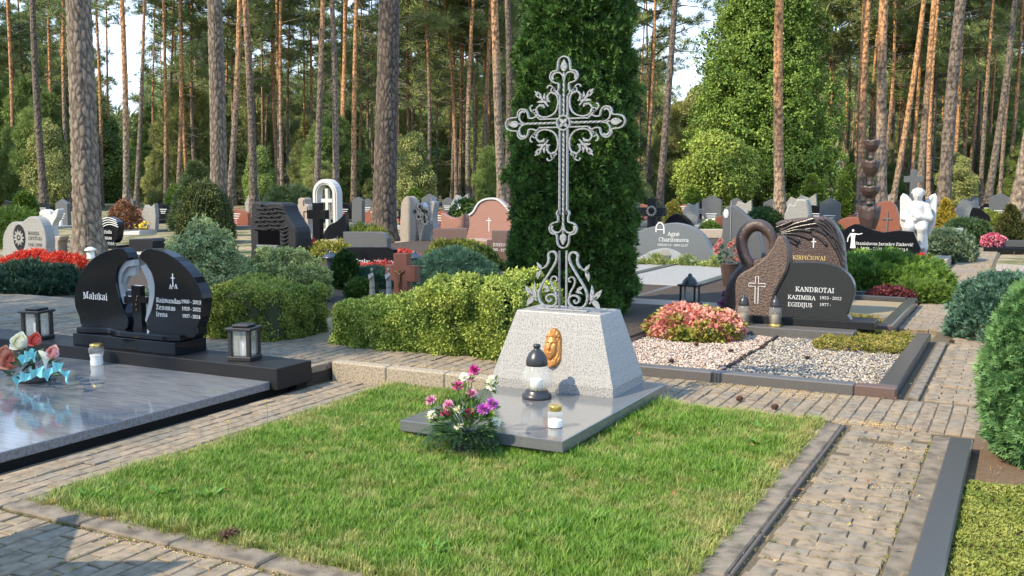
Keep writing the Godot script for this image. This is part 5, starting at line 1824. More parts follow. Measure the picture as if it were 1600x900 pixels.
	for i in 2:
		var at: Vector3 = [Vector3(-10.708, 0, -13.824), Vector3(-9.412, 0, -14.496)][i]
		t = thing("oil_lamp", ["squat dark bowl lamp left of the long black plaque", "squat dark bowl lamp right of the long black plaque"][i], "lamp", Vector3(at.x, 0.0, at.z), "dark bowl lamps")
		b = MB.new()
		b.lathe(v2([0, 0, 0.06, 0, 0.07, 0.28, 0.14, 0.30, 0.135, 0.33, 0.06, 0.36, 0.05, 0.385, 0, 0.39]), 18)
		part("bowl", b, plain(0.03, 0.04, 0.06, 0.35), t)
		b = MB.new()
		b.lathe(v2([0, 0.391, 0.03, 0.391, 0.02, 0.42, 0, 0.425]), 12)
		part("knob", b, plain(0.03, 0.04, 0.06, 0.35), t)
	h = [Vector3(-6.918, 0, -10.381), v2([-0.124, 0.111, 0.086, 0.718, -0.227, 0.383, 0.245, 0.556])]
	t = thing("red_granite_cross", "polished red-brown granite cross with a small bronze corpus behind the low hedge", "cross", h[0])
	b = MB.new()
	latin_cross(b, 0.0, 0.0, h[1][1].y, 0.20, 0.225, (h[1][2].y + h[1][3].y) * 0.5, -0.06, 0.06, 0.006)
	part("cross", b, M.red_granite, t)
	b = MB.new()
	var ya: float = (h[1][2].y + h[1][3].y) * 0.5
	b.tube([Vector3(-0.075, ya + 0.03, 0.07), Vector3(0, ya - 0.01, 0.075), Vector3(0.075, ya + 0.035, 0.07)], [0.008, 0.012, 0.008], 6)
	b.tube([Vector3(0, ya - 0.01, 0.075), Vector3(0.005, ya - 0.09, 0.08), Vector3(-0.005, ya - 0.15, 0.085), Vector3(0, ya - 0.22, 0.07)], [0.018, 0.015, 0.012, 0.007], 6)
	b.blob(Vector3(0.0, ya + 0.025, 0.08), Vector3(0.013, 0.017, 0.013), 6, 8)
	part("corpus", b, M.bronze, t)
	for i in 2:
		var at: Vector3 = [Vector3(-6.97, 0, -9.792), Vector3(-6.791, 0, -9.884)][i]
		t = thing("white_figurine", ["small pale angel figurine among the teal juniper, left one", "small silvery flower stem figurine beside the red-brown cross"][i], "figurine", Vector3(at.x, 0.0, at.z))
		b = MB.new()
		nets(b, [[Vector3(0, 0.35, 0), Vector3(0, 0.5, 0), 0.035, 0.022], [Vector3(0, 0.55, 0), Vector3(0, 0.56, 0), 0.02, 0.02], [Vector3(0.03, 0.49, 0.02), Vector3(0.0, 0.45, 0.05), 0.014, 0.012], [Vector3(-0.03, 0.49, 0.02), Vector3(0, 0.45, 0.05), 0.014, 0.012], [Vector3(0, 0.3, 0), Vector3(0, 0.0, 0), 0.035, 0.04]], 0.012, 0.015)
		part("figure", b, M.buff_granite if i == 0 else M.grey_stone, t)
	# pair of carved stones with wrought flowers
	h = [Vector3(-14.101, 0, -21.978), v2([-0.521, 0.033, -0.51, 0.76, -0.486, 1.047, -0.364, 1.215, -0.224, 1.233, -0.086, 1.101, -0.05, 0.851, -0.079, 0.046])]
	t = slabstone("twin_headstone", "tall rounded mottled headstone of a pair with wrought metal flowers", h, 0.25, M.buff_granite, 0.05)
	h = [Vector3(-13.877, 0, -22.093), v2([-0.217, 0.075, -0.153, 0.514, -0.209, 0.849, -0.206, 1.049, -0.088, 1.017, 0.111, 1.202, 0.168, 1.119, 0.246, 1.054, 0.184, 0.687, 0.237, 0.088])]
	t = slabstone("twin_headstone", "tall jagged grey headstone of a pair, with a white bird-like crest", h, 0.25, M.grey_stone, 0.05)
	b = MB.new()
	b.blob(Vector3(h[1][4].x + 0.05, h[1][4].y - 0.1, 0.14), Vector3(0.12, 0.17, 0.06), 6, 10)
	b.blob(Vector3(h[1][4].x - 0.03, h[1][4].y + 0.0, 0.14), Vector3(0.08, 0.05, 0.05), 6, 10)
	part("white_crest", b, M.white_stone, t)
	var fb: Vector3 = Vector3(-13.869, 0, -21.647)
	t = thing("metal_flowers", "dark wrought metal flowers on thin stems between the twin headstones", "ornament", fb)
	b = MB.new()
	for q in [[-0.12, 0.85], [0.02, 0.98], [0.15, 0.72], [0.10, 0.88], [-0.02, 0.72], [0.22, 0.85], [0.17, 0.6]]:
		var ce := Vector2(q[0], q[1])
		b.tube([Vector3(0, 0, 0), Vector3(ce.x * 0.4, ce.y * 0.5, 0.02), Vector3(ce.x, ce.y, 0.03)], [0.016, 0.014, 0.012], 5)
		for k in 8: leafplate(b, ce, TAU * k / 8, 0.12, 0.05, 0.02, 0.045)
	part("flowers", b, M.iron_dark, t)
	t = slabstone("open_book_headstone", "low pink headstone cut like an open book under the white hydrangea", [Vector3(-13.791, 0, -23.264), v2([-0.343, 0.329, -0.382, 0.573, -0.38, 0.765, -0.218, 0.698, 0.004, 0.632, 0.226, 0.687, 0.386, 0.759, 0.405, 0.552, 0.324, 0.343])], 0.2, M.pink_granite, 0.0)
	t = slabstone("pink_wall", "low brown-pink granite wall below the open book headstone", [Vector3(-12.799, 0, -21.526), v2([-0.51, 0.126, -0.507, 0.435, 0.522, 0.473, 0.521, 0.154])], 0.4, M.brown_kerb, 0.0, null, "", 0.02, 1)
	h = [Vector3(-9.632, 0, -17.535), v2([-0.37, 0.37, -0.368, 0.734, -0.367, 0.942, -0.263, 1.021, -0.158, 1.176, -0.026, 1.255, 0.121, 1.281, 0.266, 1.27, 0.41, 1.182, 0.554, 1.031, 0.582, 0.396])]
	t = slabstone("pink_headstone", "tall pink granite headstone with a slender white cross and pale rim", h, 0.2, M.pink_granite, 0.0)
	b = MB.new()
	var rim := []
	for i in range(2, 10): rim.append(h[1][i])
	b.ribbon(smooth2(rim, 4), 0.035, 0.035, 0.085, 0.125)
	part("pale_rim", b, M.white_stone, t)
	b = MB.new()
	latin_cross(b, 0.09, 0.62, 0.90, 0.018, 0.055, 0.84, 0.10, 0.108, 0.002)
	part("white_cross", b, M.silver_line, t)
	inscription(t, ["KAZIMIERAS PAUKŠTYS", "", "JONAS"], 0.05, 0.45, 0.07, 0.102, M.silver_line)
	t = slabstone("stepped_headstone", "dark stepped granite stone with faint lettering in front of the pink headstone", [Vector3(-8.503, 0, -15.867), v2([-0.186, 0.087, -0.184, 0.567, -0.078, 0.57, -0.078, 0.733, 0.25, 0.74, 0.25, 0.104])], 0.2, M.brown_kerb, 0.0, null, "", 0.012, 1)
	inscription(t, ["JUZEFA", "1899 - 1971"], 0.08, 0.48, 0.07, 0.102, M.silver_line)
	# right of the big thuja: grey arch
	h = [Vector3(-5.942, 0, -18.094), v2([-1.198, -0.032, -1.174, 0.27, -0.978, 0.5, -0.652, 0.669, -0.268, 0.788, 0.061, 0.842, 0.386, 0.776, 0.61, 0.638, 0.774, 0.38, 0.842, 0.047])]
	t = slabstone("arch_headstone", "wide grey granite headstone shaped like an arch, with an engraved chapel in its pale lunette", h, 0.18, M.arch_grey, 0.03, M.slate, "", 0.012)
	var lu := [Vector3(-5.942, 0, -18.094), v2([-0.722, 0.049, -0.516, 0.229, -0.324, 0.322, -0.108, 0.365, 0.095, 0.322, 0.272, 0.219, 0.449, 0.093, -0.088, 0.682, -0.106, 0.243])]
	b = MB.new()
	var pl := []
	for i in 7: pl.append(lu[1][i])
	b.prism(smooth2(pl, 3, true), 0.085, 0.098, 0.003)
	part("pale_lunette", b, M.light_rim, t)
	var hc: Vector2 = lu[1][8]
	b = MB.new()
	b.prism([hc + Vector2(-0.11, -0.22), hc + Vector2(0.11, -0.22), hc + Vector2(0.11, -0.02), hc + Vector2(-0.11, -0.02)], 0.098, 0.106, 0.002)
	part("chapel_wall", b, M.slate, t)
	b = MB.new()
	b.prism([hc + Vector2(-0.15, -0.02), hc + Vector2(0.14, -0.02), hc + Vector2(0.05, 0.10), hc + Vector2(-0.06, 0.10)], 0.098, 0.109, 0.002)
	part("chapel_roof", b, M.grey_stone, t)
	b = MB.new()
	b.prism([hc + Vector2(-0.05, -0.22), hc + Vector2(0.04, -0.22), hc + Vector2(0.04, -0.08), hc + Vector2(-0.05, -0.08)], 0.107, 0.110, 0.001)
	part("chapel_door", b, M.black_matt, t)
	b = MB.new()
	b.prism([hc + Vector2(-0.55, -0.22), hc + Vector2(-0.15, -0.22), hc + Vector2(-0.45, -0.08)], 0.098, 0.104, 0.002)
	b.prism([hc + Vector2(0.15, -0.22), hc + Vector2(0.62, -0.22), hc + Vector2(0.5, -0.1), hc + Vector2(0.2, -0.12)], 0.098, 0.104, 0.002)
	part("engraved_hills", b, M.slate, t)
	var tx: Vector2 = lu[1][7]
	b = MB.new()
	b.ribbon(smooth2([tx + Vector2(-0.21, -0.02), tx + Vector2(-0.2, 0.1), tx + Vector2(-0.13, 0.16), tx + Vector2(-0.06, 0.1), tx + Vector2(-0.05, -0.05)], 4), 0.02, 0.02, 0.09, 0.096)
	b.box(Vector3(tx.x - 0.2, tx.y + 0.02, 0.09), Vector3(tx.x - 0.06, tx.y + 0.035, 0.096))
	part("engraved_arch", b, M.silver_line, t)
	inscription(t, ["Agnė", "Charitonova"], tx.x + 0.14, tx.y - 0.05, 0.10, 0.092, M.silver_line, 1.1)
	inscription(t, ["1958.02.13 - 2009.12.07"], tx.x + 0.12, tx.y - 0.26, 0.055, 0.092, M.silver_line)
	kerb("pale_cover_slabs", "two pale grey grave cover slabs in front of the wide arch headstone", [[Vector3(-7.4, -0.05, -17.6), Vector3(-5.75, 0.10, -13.9), M.grey_stone], [Vector3(-5.6, -0.05, -17.6), Vector3(-4.3, 0.11, -13.9), M.grey_stone], [Vector3(-5.745, -0.05, -17.6), Vector3(-5.605, 0.13, -13.8), M.dark_kerb], [Vector3(-4.295, -0.05, -17.6), Vector3(-4.15, 0.13, -13.8), M.dark_kerb], [Vector3(-7.4, -0.05, -13.895), Vector3(-5.75, 0.085, -13.7), M.dark_kerb], [Vector3(-5.6, -0.05, -13.895), Vector3(-4.3, 0.085, -13.7), M.dark_kerb]], M.grey_stone, Vector3(-5.8, 0, -15.6))
	h = [Vector3(-10.046, 0, -28.581), v2([-0.127, 0.309, 0.145, 1.083, -0.378, 0.673, 0.37, 0.818])]
	t = thing("dark_wooden_cross", "broad dark cross with a small wreath behind the arch headstone", "cross", h[0])
	b = MB.new()
	latin_cross(b, 0.02, 0.0, 1.12, 0.26, 0.42, 0.72, -0.09, 0.09)
	part("cross", b, M.black_matt, t)
	b = MB.new()
	for i in 12: b.blob(Vector3(0.02 + cos(TAU * i / 12) * 0.13, 0.74 + sin(TAU * i / 12) * 0.13, 0.1), Vector3(0.04, 0.04, 0.03), 4, 6)
	part("wreath", b, M.buff_granite, t)
	t = slabstone("mound_headstone", "low dark domed headstone behind the wide arch", [Vector3(-8.358, 0, -26.077), v2([-0.441, 0.257, -0.373, 0.538, -0.194, 0.716, -0.014, 0.753, 0.204, 0.618, 0.389, 0.276])], 0.3, M.black, 0.0)
	t = slabstone("sail_headstone", "dark grey triangular sail-like headstone with a white vertical line", [Vector3(-5.104, 0, -19.879), v2([-0.341, -0.021, -0.343, 0.631, -0.351, 0.994, -0.275, 1.111, -0.105, 1.126, 0.106, 0.961, 0.316, 0.773, 0.427, 0.443, 0.438, 0.008])], 0.22, M.slate, 0.05, null, "", 0.02, 2)
	b = MB.new()
	var sl := [Vector3(-5.104, 0, -19.879), v2([-0.184, 1.125, -0.163, 0.246, -0.272, 0.969])]
	b.box(Vector3(sl[1][1].x - 0.012, sl[1][1].y, 0.112), Vector3(sl[1][0].x + 0.012, sl[1][0].y + 0.1, 0.13))
	part("white_line", b, M.silver_line, t)
	b = MB.new()
	b.blob(Vector3(sl[1][2].x, sl[1][2].y, 0.115), Vector3(0.06, 0.1, 0.015), 5, 10)
	part("portrait", b, M.white_stone, t)
	t = slabstone("buff_wall", "low buff stone wall behind the sail headstone and grey arch", [Vector3(-6.972, 0, -23.416), v2([-0.567, 0.246, -0.571, 0.464, 0.602, 0.49, 0.607, 0.276])], 0.3, M.buff_granite, 0.0, null, "", 0.02, 1)
	t = slabstone("carved_rock", "pale grey carved rock sculpture near the orange-barked pine", [Vector3(-6.315, 0, -31.639), v2([-0.347, 0.402, -0.355, 0.703, -0.244, 0.944, -0.105, 0.905, -0.032, 1.065, 0.143, 1.086, 0.301, 0.988, 0.338, 0.415])], 0.5, M.grey_stone, 0.0, null, "", 0.05)
	# black stone with a figure, red-brown pair, angel
	h = [Vector3(-2.51, 0, -20.096), v2([-0.686, -0.016, -0.704, 0.521, -0.637, 0.672, -0.428, 0.8, -0.262, 0.767, 0.092, 0.652, 0.638, 0.676, 0.674, 0.036])]
	t = slabstone("long_black_headstone", "long black headstone with a wavy top, white engraved standing figure and names", h, 0.14, M.black, 0.0, null, "", 0.008, 2)
	var fg := [Vector3(-2.51, 0, -20.096), v2([-0.447, 0.676, -0.436, 0.367, 0.123, 0.432])]
	b = MB.new()
	var f0: Vector2 = fg[1][0]
	b.blob(Vector3(f0.x, f0.y, 0.073), Vector3(0.022, 0.026, 0.004), 5, 8)
	b.prism([f0 + Vector2(-0.05, -0.05), f0 + Vector2(0.05, -0.05), f0 + Vector2(0.035, -0.17), f0 + Vector2(0.055, -0.34), f0 + Vector2(-0.045, -0.34), f0 + Vector2(-0.03, -0.17)], 0.071, 0.076, 0.001)
	b.ribbon([f0 + Vector2(0.045, -0.06), f0 + Vector2(0.1, -0.07), f0 + Vector2(0.17, -0.05)], 0.022, 0.016, 0.071, 0.075)
	b.ribbon([f0 + Vector2(-0.045, -0.06), f0 + Vector2(-0.09, -0.14), f0 + Vector2(-0.1, -0.22)], 0.022, 0.016, 0.071, 0.075)
	part("engraved_figure", b, M.silver_line, t)
	inscription(t, ["Stanislovas Jaroslav Zinkevič", "1928 - 2001   1931 - 2014"], fg[1][2].x, fg[1][2].y, 0.075, 0.072, M.silver_line)
	t = slabstone("red_headstone", "low red-brown headstone left of the totem of stone urns", [Vector3(-4.287, 0, -28.185), v2([-0.292, 0.208, -0.3, 0.435, -0.172, 0.612, 0.06, 0.667, 0.294, 0.619, 0.308, 0.222])], 0.25, M.red_granite, 0.0)
	h = [Vector3(-3.343, 0, -28.673), v2([-0.338, 0.207, -0.327, 0.818, -0.268, 1.01, -0.074, 1.099, 0.124, 1.049, 0.246, 0.826, 0.318, 0.222])]
	t = slabstone("red_headstone", "taller rounded red-brown headstone with a metal cross, right of the urn totem", h, 0.25, M.red_granite, 0.0)
	b = MB.new()
	latin_cross(b, 0.0, 0.25, 0.82, 0.035, 0.12, 0.62, 0.125, 0.15, 0.004)
	part("metal_cross", b, M.iron_dark, t)
	t = slabstone("dark_headstone", "dark headstone with a notched top just left of the stone angel", [Vector3(-3.279, 0, -30.959), v2([-0.23, 0.481, -0.214, 0.986, -0.094, 1.08, 0.048, 1.026, 0.184, 1.101, 0.243, 0.49])], 0.2, M.black_matt, 0.0, null, "", 0.01, 1)
	h = [Vector3(-3.276, 0, -34.338), v2([-0.13, 0.368, 0.035, 2.008, -0.334, 1.621, 0.177, 1.783])]
	t = thing("grey_stone_cross", "plain grey stone cross rising behind the angel's head", "cross", h[0])
	b = MB.new()
	latin_cross(b, 0.0, 0.0, h[1][1].y, 0.2, 0.29, (h[1][2].y + h[1][3].y) * 0.5, -0.08, 0.08)
	part("cross", b, M.slate, t)
	totem()
	angel()
	# along the right path
	t = slabstone("sign_headstone", "black low headstone with white writing on a grey base beside the far path", [Vector3(-1.211, 0, -33.155), v2([-0.336, 0.422, -0.313, 0.693, -0.249, 0.849, -0.037, 0.813, 0.217, 0.605, 0.277, 0.433])], 0.15, M.black, 0.0, null, "", 0.01, 1)
	inscription(t, ["Balčiūnai"], -0.08, 0.17, 0.13, 0.078, M.silver_line)
	b = MB.new()
	b.box(Vector3(-0.4, -0.2, 0.12), Vector3(0.5, 0.06, 1.0), 0.02)
	part("grey_base", b, M.light_rim, t)
	t = slabstone("grey_plaque", "small plain grey plaque leaning by the far path's left edge", [Vector3(-1.273, 0, -22.989), v2([-0.141, 0.383, -0.152, 0.627, 0.096, 0.646, 0.119, 0.39])], 0.08, M.light_rim, 0.0, null, "", 0.008, 1)
	var rp: Vector3 = Vector3(-0.411, 0, -25.746)
	t = thing("black_plaque_grave", "black stepped grave with a slanted polished plaque right of the far path", "grave", rp)
	b = MB.new()
	b.box(Vector3(-0.45, -0.05, -0.5), Vector3(0.75, 0.1, 0.15), 0.01)
	part("base", b, M.black, t)
	b = MB.new()
	b.box(Vector3(-0.15, 0.101, -0.3), Vector3(0.6, 0.26, -0.12), 0.01)
	part("plaque", b, M.dark_kerb, t)
	var cl := clump(16, 0.9, 0.62, 0.6)
	t = thing("pink_chrysanthemums", "bright pink chrysanthemums on the black stepped grave right of the far path", "flowers", rp + Vector3(-0.25, 0.1, -0.2))
	foliage(t, "blossoms", v2([0.16, 0.0, 0.2, 0.1, 0.17, 0.2, 0.08, 0.27, 0, 0.28]), 260, cl, M.petal, 0.05, Color(0.5, 0.05, 0.12), Color(0.75, 0.3, 0.38), 0.1, Vector2(1.3, 1.0), M.twigs)
	kerb("right_far_covers", "pale and dark grave covers right of the far path, beyond the teal juniper", [[Vector3(-0.45, -0.05, -20.6), Vector3(1.4, 0.08, -18.4), M.buff_granite], [Vector3(-0.5, -0.05, -18.3), Vector3(1.2, 0.09, -14.6), M.grey_granite_cut], [Vector3(-0.42, -0.05, -18.38), Vector3(1.4, 0.13, -18.305), M.black_matt]], M.grey_stone, Vector3(0.3, 0, -17.6))
	kerb("left_far_kerbs", "grey kerbs and dark cover of the graves left of the far path", [[Vector3(-1.5, -0.05, -20.0), Vector3(-1.35, 0.12, -14.0), M.kerb_edge], [Vector3(-2.2, -0.05, -14.3), Vector3(-1.355, 0.12, -14.15), M.dark_kerb], [Vector3(-1.5, -0.05, -17.2), Vector3(-1.2, 0.03, -15.6), M.grey_granite_cut], [Vector3(-1.6, -0.05, -25.0), Vector3(-1.3, 0.14, -20.4), M.buff_granite]], M.kerb_edge, Vector3(-1.5, 0, -18.0))
	kerb("left_bed_kerb", "dark kerb in front of the teal juniper bed at the far left", [[Vector3(-14.0, 0.1, -9.25), Vector3(-8.3, 0.2, -9.12), M.dark_kerb]], M.dark_kerb, Vector3(-11, 0.1, -9.2))
	small_far_rows()

func totem() -> void:
	var h := [Vector3(-3.378, 0, -25.277), v2([-0.017, 0.476, -0.095, 2.638, -0.274, 1.06, 0.224, 1.065])]
	var t := thing("urn_totem", "tall brown stone totem of four stacked tulip-shaped urns", "memorial", h[0])
	var ys := [Vector3(-3.378, 0, -25.277), v2([-0.002, 0.058, -0.038, 1.047, -0.039, 1.093, -0.055, 1.523, -0.056, 1.554, -0.077, 2.135, -0.079, 2.181, -0.095, 2.623])]
	for k in 4:
		var y0: float = maxf(ys[1][k * 2].y, 0.0)
		var y1: float = ys[1][k * 2 + 1].y
		var b := MB.new()
		var H := y1 - y0
		var r := 0.25 - 0.02 * k
		var n := 24
		var prof := [Vector2(0.42, 0.0), Vector2(0.36, 0.12), Vector2(0.4, 0.3), Vector2(0.72, 0.5), Vector2(0.93, 0.72), Vector2(1.0, 0.93), Vector2(0.95, 1.0), Vector2(0.0, 0.93)]
		for i in prof.size() - 1:
			for j in n:
				var q := []
				for e in [[i, j], [i, j + 1], [i + 1, j + 1], [i + 1, j]]:
					var a: float = TAU * e[1] / n
					var p: Vector2 = prof[e[0]]
					var lobe := 1.0 + 0.07 * cos(a * 6.0) * p.y
					var yy := y0 + p.y * H - (0.06 * H * (0.5 - 0.5 * cos(a * 6.0)) if p.x > 0.9 else 0.0)
					q.append(Vector3(cos(a) * r * p.x * lobe, yy, sin(a) * r * p.x * lobe))
				b.quad(q[0], q[1], q[2], q[3], (q[0] + q[2]) * Vector3(1, 0, 1) + Vector3(0, (0.5 if i >= 5 else -0.05), 0))
		part("urn", b, M.rough_dark if k < 3 else M.rough_dark, t)

func angel() -> void:
	var h := [Vector3(-1.865, 0, -20.542), v2([-0.001, 0.014, -0.014, 0.348, -0.06, 1.502])]
	var t := thing("angel_statue", "white stone angel with folded arms and broad wings seated on a grey pedestal", "statue", h[0])
	var y0: float = h[1][1].y
	var b := MB.new()
	b.box(Vector3(-0.24, -0.05, -0.22), Vector3(0.24, 0.1, 0.22), 0.015)
	b.box(Vector3(-0.19, 0.101, -0.17), Vector3(0.19, y0, 0.17), 0.02)
	part("pedestal", b, M.grey_stone, t)
	var H: float = h[1][2].y - y0
	var s := H / 1.2
	var V := func(x: float, y: float, z: float) -> Vector3: return Vector3(x * s, y0 + y * s, z * s)
	var bones := [
		[V.call(0, 1.08, 0.02), V.call(0, 1.06, 0.03), 0.105 * s, 0.10 * s], [V.call(0, 1.0, 0.04), V.call(0, 0.97, 0.05), 0.075 * s, 0.06 * s], [V.call(0, 0.95, 0.0), V.call(0, 0.86, 0.0), 0.05 * s, 0.06 * s],
		[V.call(0, 0.80, -0.01), V.call(0, 0.58, 0.0), 0.16 * s, 0.15 * s], [V.call(-0.14, 0.82, 0.0), V.call(0.14, 0.82, 0.0), 0.075 * s, 0.075 * s],
		[V.call(-0.17, 0.81, 0.0), V.call(-0.24, 0.60, 0.06), 0.075 * s, 0.07 * s], [V.call(-0.24, 0.60, 0.06), V.call(-0.04, 0.56, 0.18), 0.07 * s, 0.05 * s],
		[V.call(0.17, 0.81, 0.0), V.call(0.23, 0.60, 0.07), 0.075 * s, 0.07 * s], [V.call(0.23, 0.60, 0.07), V.call(0.04, 0.62, 0.19), 0.07 * s, 0.05 * s], [V.call(0.04, 0.62, 0.19), V.call(-0.06, 0.66, 0.19), 0.045 * s, 0.035 * s],
		[V.call(-0.09, 0.50, 0.02), V.call(-0.12, 0.42, 0.16), 0.13 * s, 0.11 * s], [V.call(-0.12, 0.42, 0.16), V.call(-0.12, 0.05, 0.08), 0.105 * s, 0.10 * s], [V.call(0.09, 0.50, 0.02), V.call(0.11, 0.40, 0.20), 0.13 * s, 0.10 * s], [V.call(0.11, 0.40, 0.20), V.call(0.09, 0.04, 0.16), 0.085 * s, 0.06 * s],
		[V.call(0.09, 0.03, 0.16), V.call(0.10, 0.02, 0.24), 0.05 * s, 0.04 * s], [V.call(0, 0.3, -0.08), V.call(0, 0.03, -0.08), 0.19 * s, 0.22 * s]]
	b = MB.new()
	nets(b, bones, 0.016, 0.035, 0.006, 900.0)
	part("figure", b, M.white_stone, t)
	b = MB.new()
	b.blob(V.call(0, 1.10, -0.015), Vector3(0.115, 0.10, 0.105) * s, 8, 12)
	for i in 46:
		var d := rvec()
		if d.y < -0.1 or d.z > 0.75: continue
		b.blob(V.call(d.x * 0.10, 1.085 + d.y * 0.085, 0.01 + d.z * 0.09), Vector3.ONE * 0.036 * s, 5, 7)
	part("curls", b, M.white_stone, t)
	b = MB.new()
	for e in [-1.0, 1.0]:
		b.blob(V.call(e * 0.038, 1.06, 0.118), Vector3(0.016, 0.009, 0.008) * s, 4, 6)
		b.tube([V.call(e * 0.06, 1.075, 0.11), V.call(e * 0.035, 1.083, 0.125), V.call(e * 0.015, 1.075, 0.13)], [0.006 * s, 0.008 * s, 0.006 * s], 5)
	b.tube([V.call(0, 1.07, 0.125), V.call(0, 1.02, 0.145)], [0.008 * s, 0.016 * s], 6)
	b.tube([V.call(-0.03, 0.988, 0.112), V.call(0, 0.985, 0.122), V.call(0.03, 0.988, 0.112)], [0.005 * s, 0.009 * s, 0.005 * s], 5)
	part("face", b, M.white_stone, t)
	for e in [-1.0, 1.0]:
		b = MB.new()
		var nf := 9
		for k in nf:
			var u := k / (nf - 1.0)
			var root: Vector3 = V.call(e * 0.1, 0.82, -0.13)
			var mid: Vector3 = V.call(e * (0.29 - 0.06 * u), lerpf(1.04, 0.84, u), -0.15)
			var tip: Vector3 = V.call(e * (0.31 - 0.09 * u), lerpf(0.46, 0.26, u), -0.12)
			b.tube(smooth3([root, mid, mid.lerp(tip, 0.5) + Vector3(e * 0.01, 0, 0), tip], 4), rad(13, 0.06 * s, 0.022 * s), 7, true, 0.55)
		part("wing", b, M.white_stone, t)

func small_far_rows() -> void:
	# the far rows of graves: four plain kinds, repeated
	var kinds := []
	var defs := [["far_headstone", "small black headstone in the far rows under the pines", M.black, "black headstones in the far rows"], ["far_headstone", "small grey headstone in the far rows under the pines", M.slate, "grey headstones in the far rows"], ["far_headstone", "small reddish headstone in the far rows under the pines", M.red_granite, "reddish headstones in the far rows"], ["far_headstone", "small pale headstone in the far rows under the pines", M.grey_stone, "pale headstones in the far rows"]]
	var shapes := [[-0.4, 0, -0.42, 0.5, -0.2, 0.72, 0.15, 0.66, 0.42, 0.4, 0.4, 0], [-0.3, 0, -0.3, 0.8, 0, 0.95, 0.3, 0.8, 0.3, 0], [-0.5, 0, -0.5, 0.45, 0, 0.6, 0.5, 0.45, 0.5, 0], [-0.28, 0, -0.34, 0.6, -0.15, 0.9, 0.1, 0.8, 0.3, 0.95, 0.34, 0.5, 0.28, 0]]
	var n := 0
	for px_d in [Vector3(-36.287, 0, -26.256), Vector3(-30.976, 0, -24.502), Vector3(-30.192, 0, -27.16), Vector3(-25.83, 0, -23.787), Vector3(-32.331, 0, -30.556), Vector3(-31.679, 0, -33.146), Vector3(-25.371, 0, -27.403), Vector3(-30.421, 0, -33.798), Vector3(-25.556, 0, -34.064), Vector3(-26.479, 0, -36.964), Vector3(-22.081, 0, -31.359), Vector3(-26.147, 0, -38.263), Vector3(-19.848, 0, -30.263), Vector3(-21.32, 0, -34.005), Vector3(-17.773, 0, -29.085), Vector3(-20.221, 0, -34.574), Vector3(-18.667, 0, -33.126), Vector3(-12.739, 0, -33.943), Vector3(-13.745, 0, -37.927), Vector3(-11.382, 0, -36.898), Vector3(-12.15, 0, -41.004), Vector3(-10.122, 0, -35.298), Vector3(-8.747, 0, -32.632), Vector3(-9.133, 0, -35.81), Vector3(-9.831, 0, -39.953), Vector3(-8.664, 0, -38.305), Vector3(-9.099, 0, -42.584), Vector3(-7.511, 0, -38.902), Vector3(-6.701, 0, -37.069), Vector3(-5.976, 0, -35.192), Vector3(-5.321, 0, -37.784), Vector3(-4.467, 0, -40.478), Vector3(-3.814, 0, -45.32), Vector3(-3.075, 0, -41.199), Vector3(-2.492, 0, -46.005), Vector3(-1.921, 0, -39.544), Vector3(-1.482, 0, -48.78), Vector3(-0.997, 0, -44.526), Vector3(-0.375, 0, -40.344), Vector3(-9.575, 0, -46.842), Vector3(-8.621, 0, -49.588), Vector3(-11.943, 0, -45.616), Vector3(-14.353, 0, -45.495), Vector3(-41.403, 0, -30.364), Vector3(-38.599, 0, -29.563), Vector3(-38.397, 0, -34.172), Vector3(-34.301, 0, -34.041), Vector3(-31.948, 0, -37.511), Vector3(-29.848, 0, -40.851), Vector3(-24.813, 0, -41.205), Vector3(-21.718, 0, -39.429), Vector3(-6.151, 0, -50.867), Vector3(-4.695, 0, -53.873), Vector3(-2.508, 0, -57.257)]:
		var k := n % 4
		var t := thing(defs[k][0], defs[k][1], "headstone", px_d, defs[k][3])
		var b := MB.new()
		b.prism(v2(shapes[k], R.randf_range(0.85, 1.25)), -0.08, 0.08, 0.012)
		part("stone", b, defs[k][2], t)
		b = MB.new()
		b.box(Vector3(-0.6, -0.1, -0.2), Vector3(0.6, 0.06, 0.9), 0.02)
		part("base", b, [M.slate, M.grey_stone, M.brown_kerb, M.black_matt][R.randi() % 4], t)
		if k != 3:
			b = MB.new()
			for e in 3: b.box(Vector3(-0.2 + 0.03 * e, 0.46 - e * 0.08, 0.08), Vector3(0.2 - 0.05 * e, 0.485 - e * 0.08, 0.084))
			part("inscription", b, M.silver_line, t)
		if n % 4 == 1:
			b = MB.new()
			b.lathe(v2([0, 0.06, 0.06, 0.06, 0.06, 0.22, 0.03, 0.28, 0, 0.3]), 8, Vector3(0.35, 0, 0.4))
			part("candle", b, M.wax if n % 8 == 1 else plain(0.5, 0.03, 0.02), t)
		if n % 3 != 1:
			b = MB.new()
			for i in 30:
				b.col = [Color(0.7, 0.06, 0.04), Color(0.75, 0.7, 0.5), Color(0.65, 0.3, 0.4), Color(0.7, 0.5, 0.08)][n % 4] * R.randf_range(0.7, 1.2)
				b.leaf(Vector3(R.randf_range(-0.25, 0.35), R.randf_range(0.1, 0.3), R.randf_range(0.3, 0.5)), rvec(), rvec(), 0.12, 0.09)
			part("flowers", b, M.petal, t)
		n += 1

var CL := {}

func shrub(called: String, label: String, at: Vector3, prof: Array, n: int, me: Mesh, mt: Material, size: float, c0: Color, c1: Color, uneven := 0.15, squash := Vector2.ONE, up := 0.3, group := "", core := true, depth := 0.3) -> Node3D:
	var t := thing(called, label, called.get_slice("_", called.get_slice_count("_") - 1), at, group)
	foliage(t, "foliage", prof, n, me, mt, size, c0, c1, uneven, squash, M.twigs if core else null, up, depth)
	return t

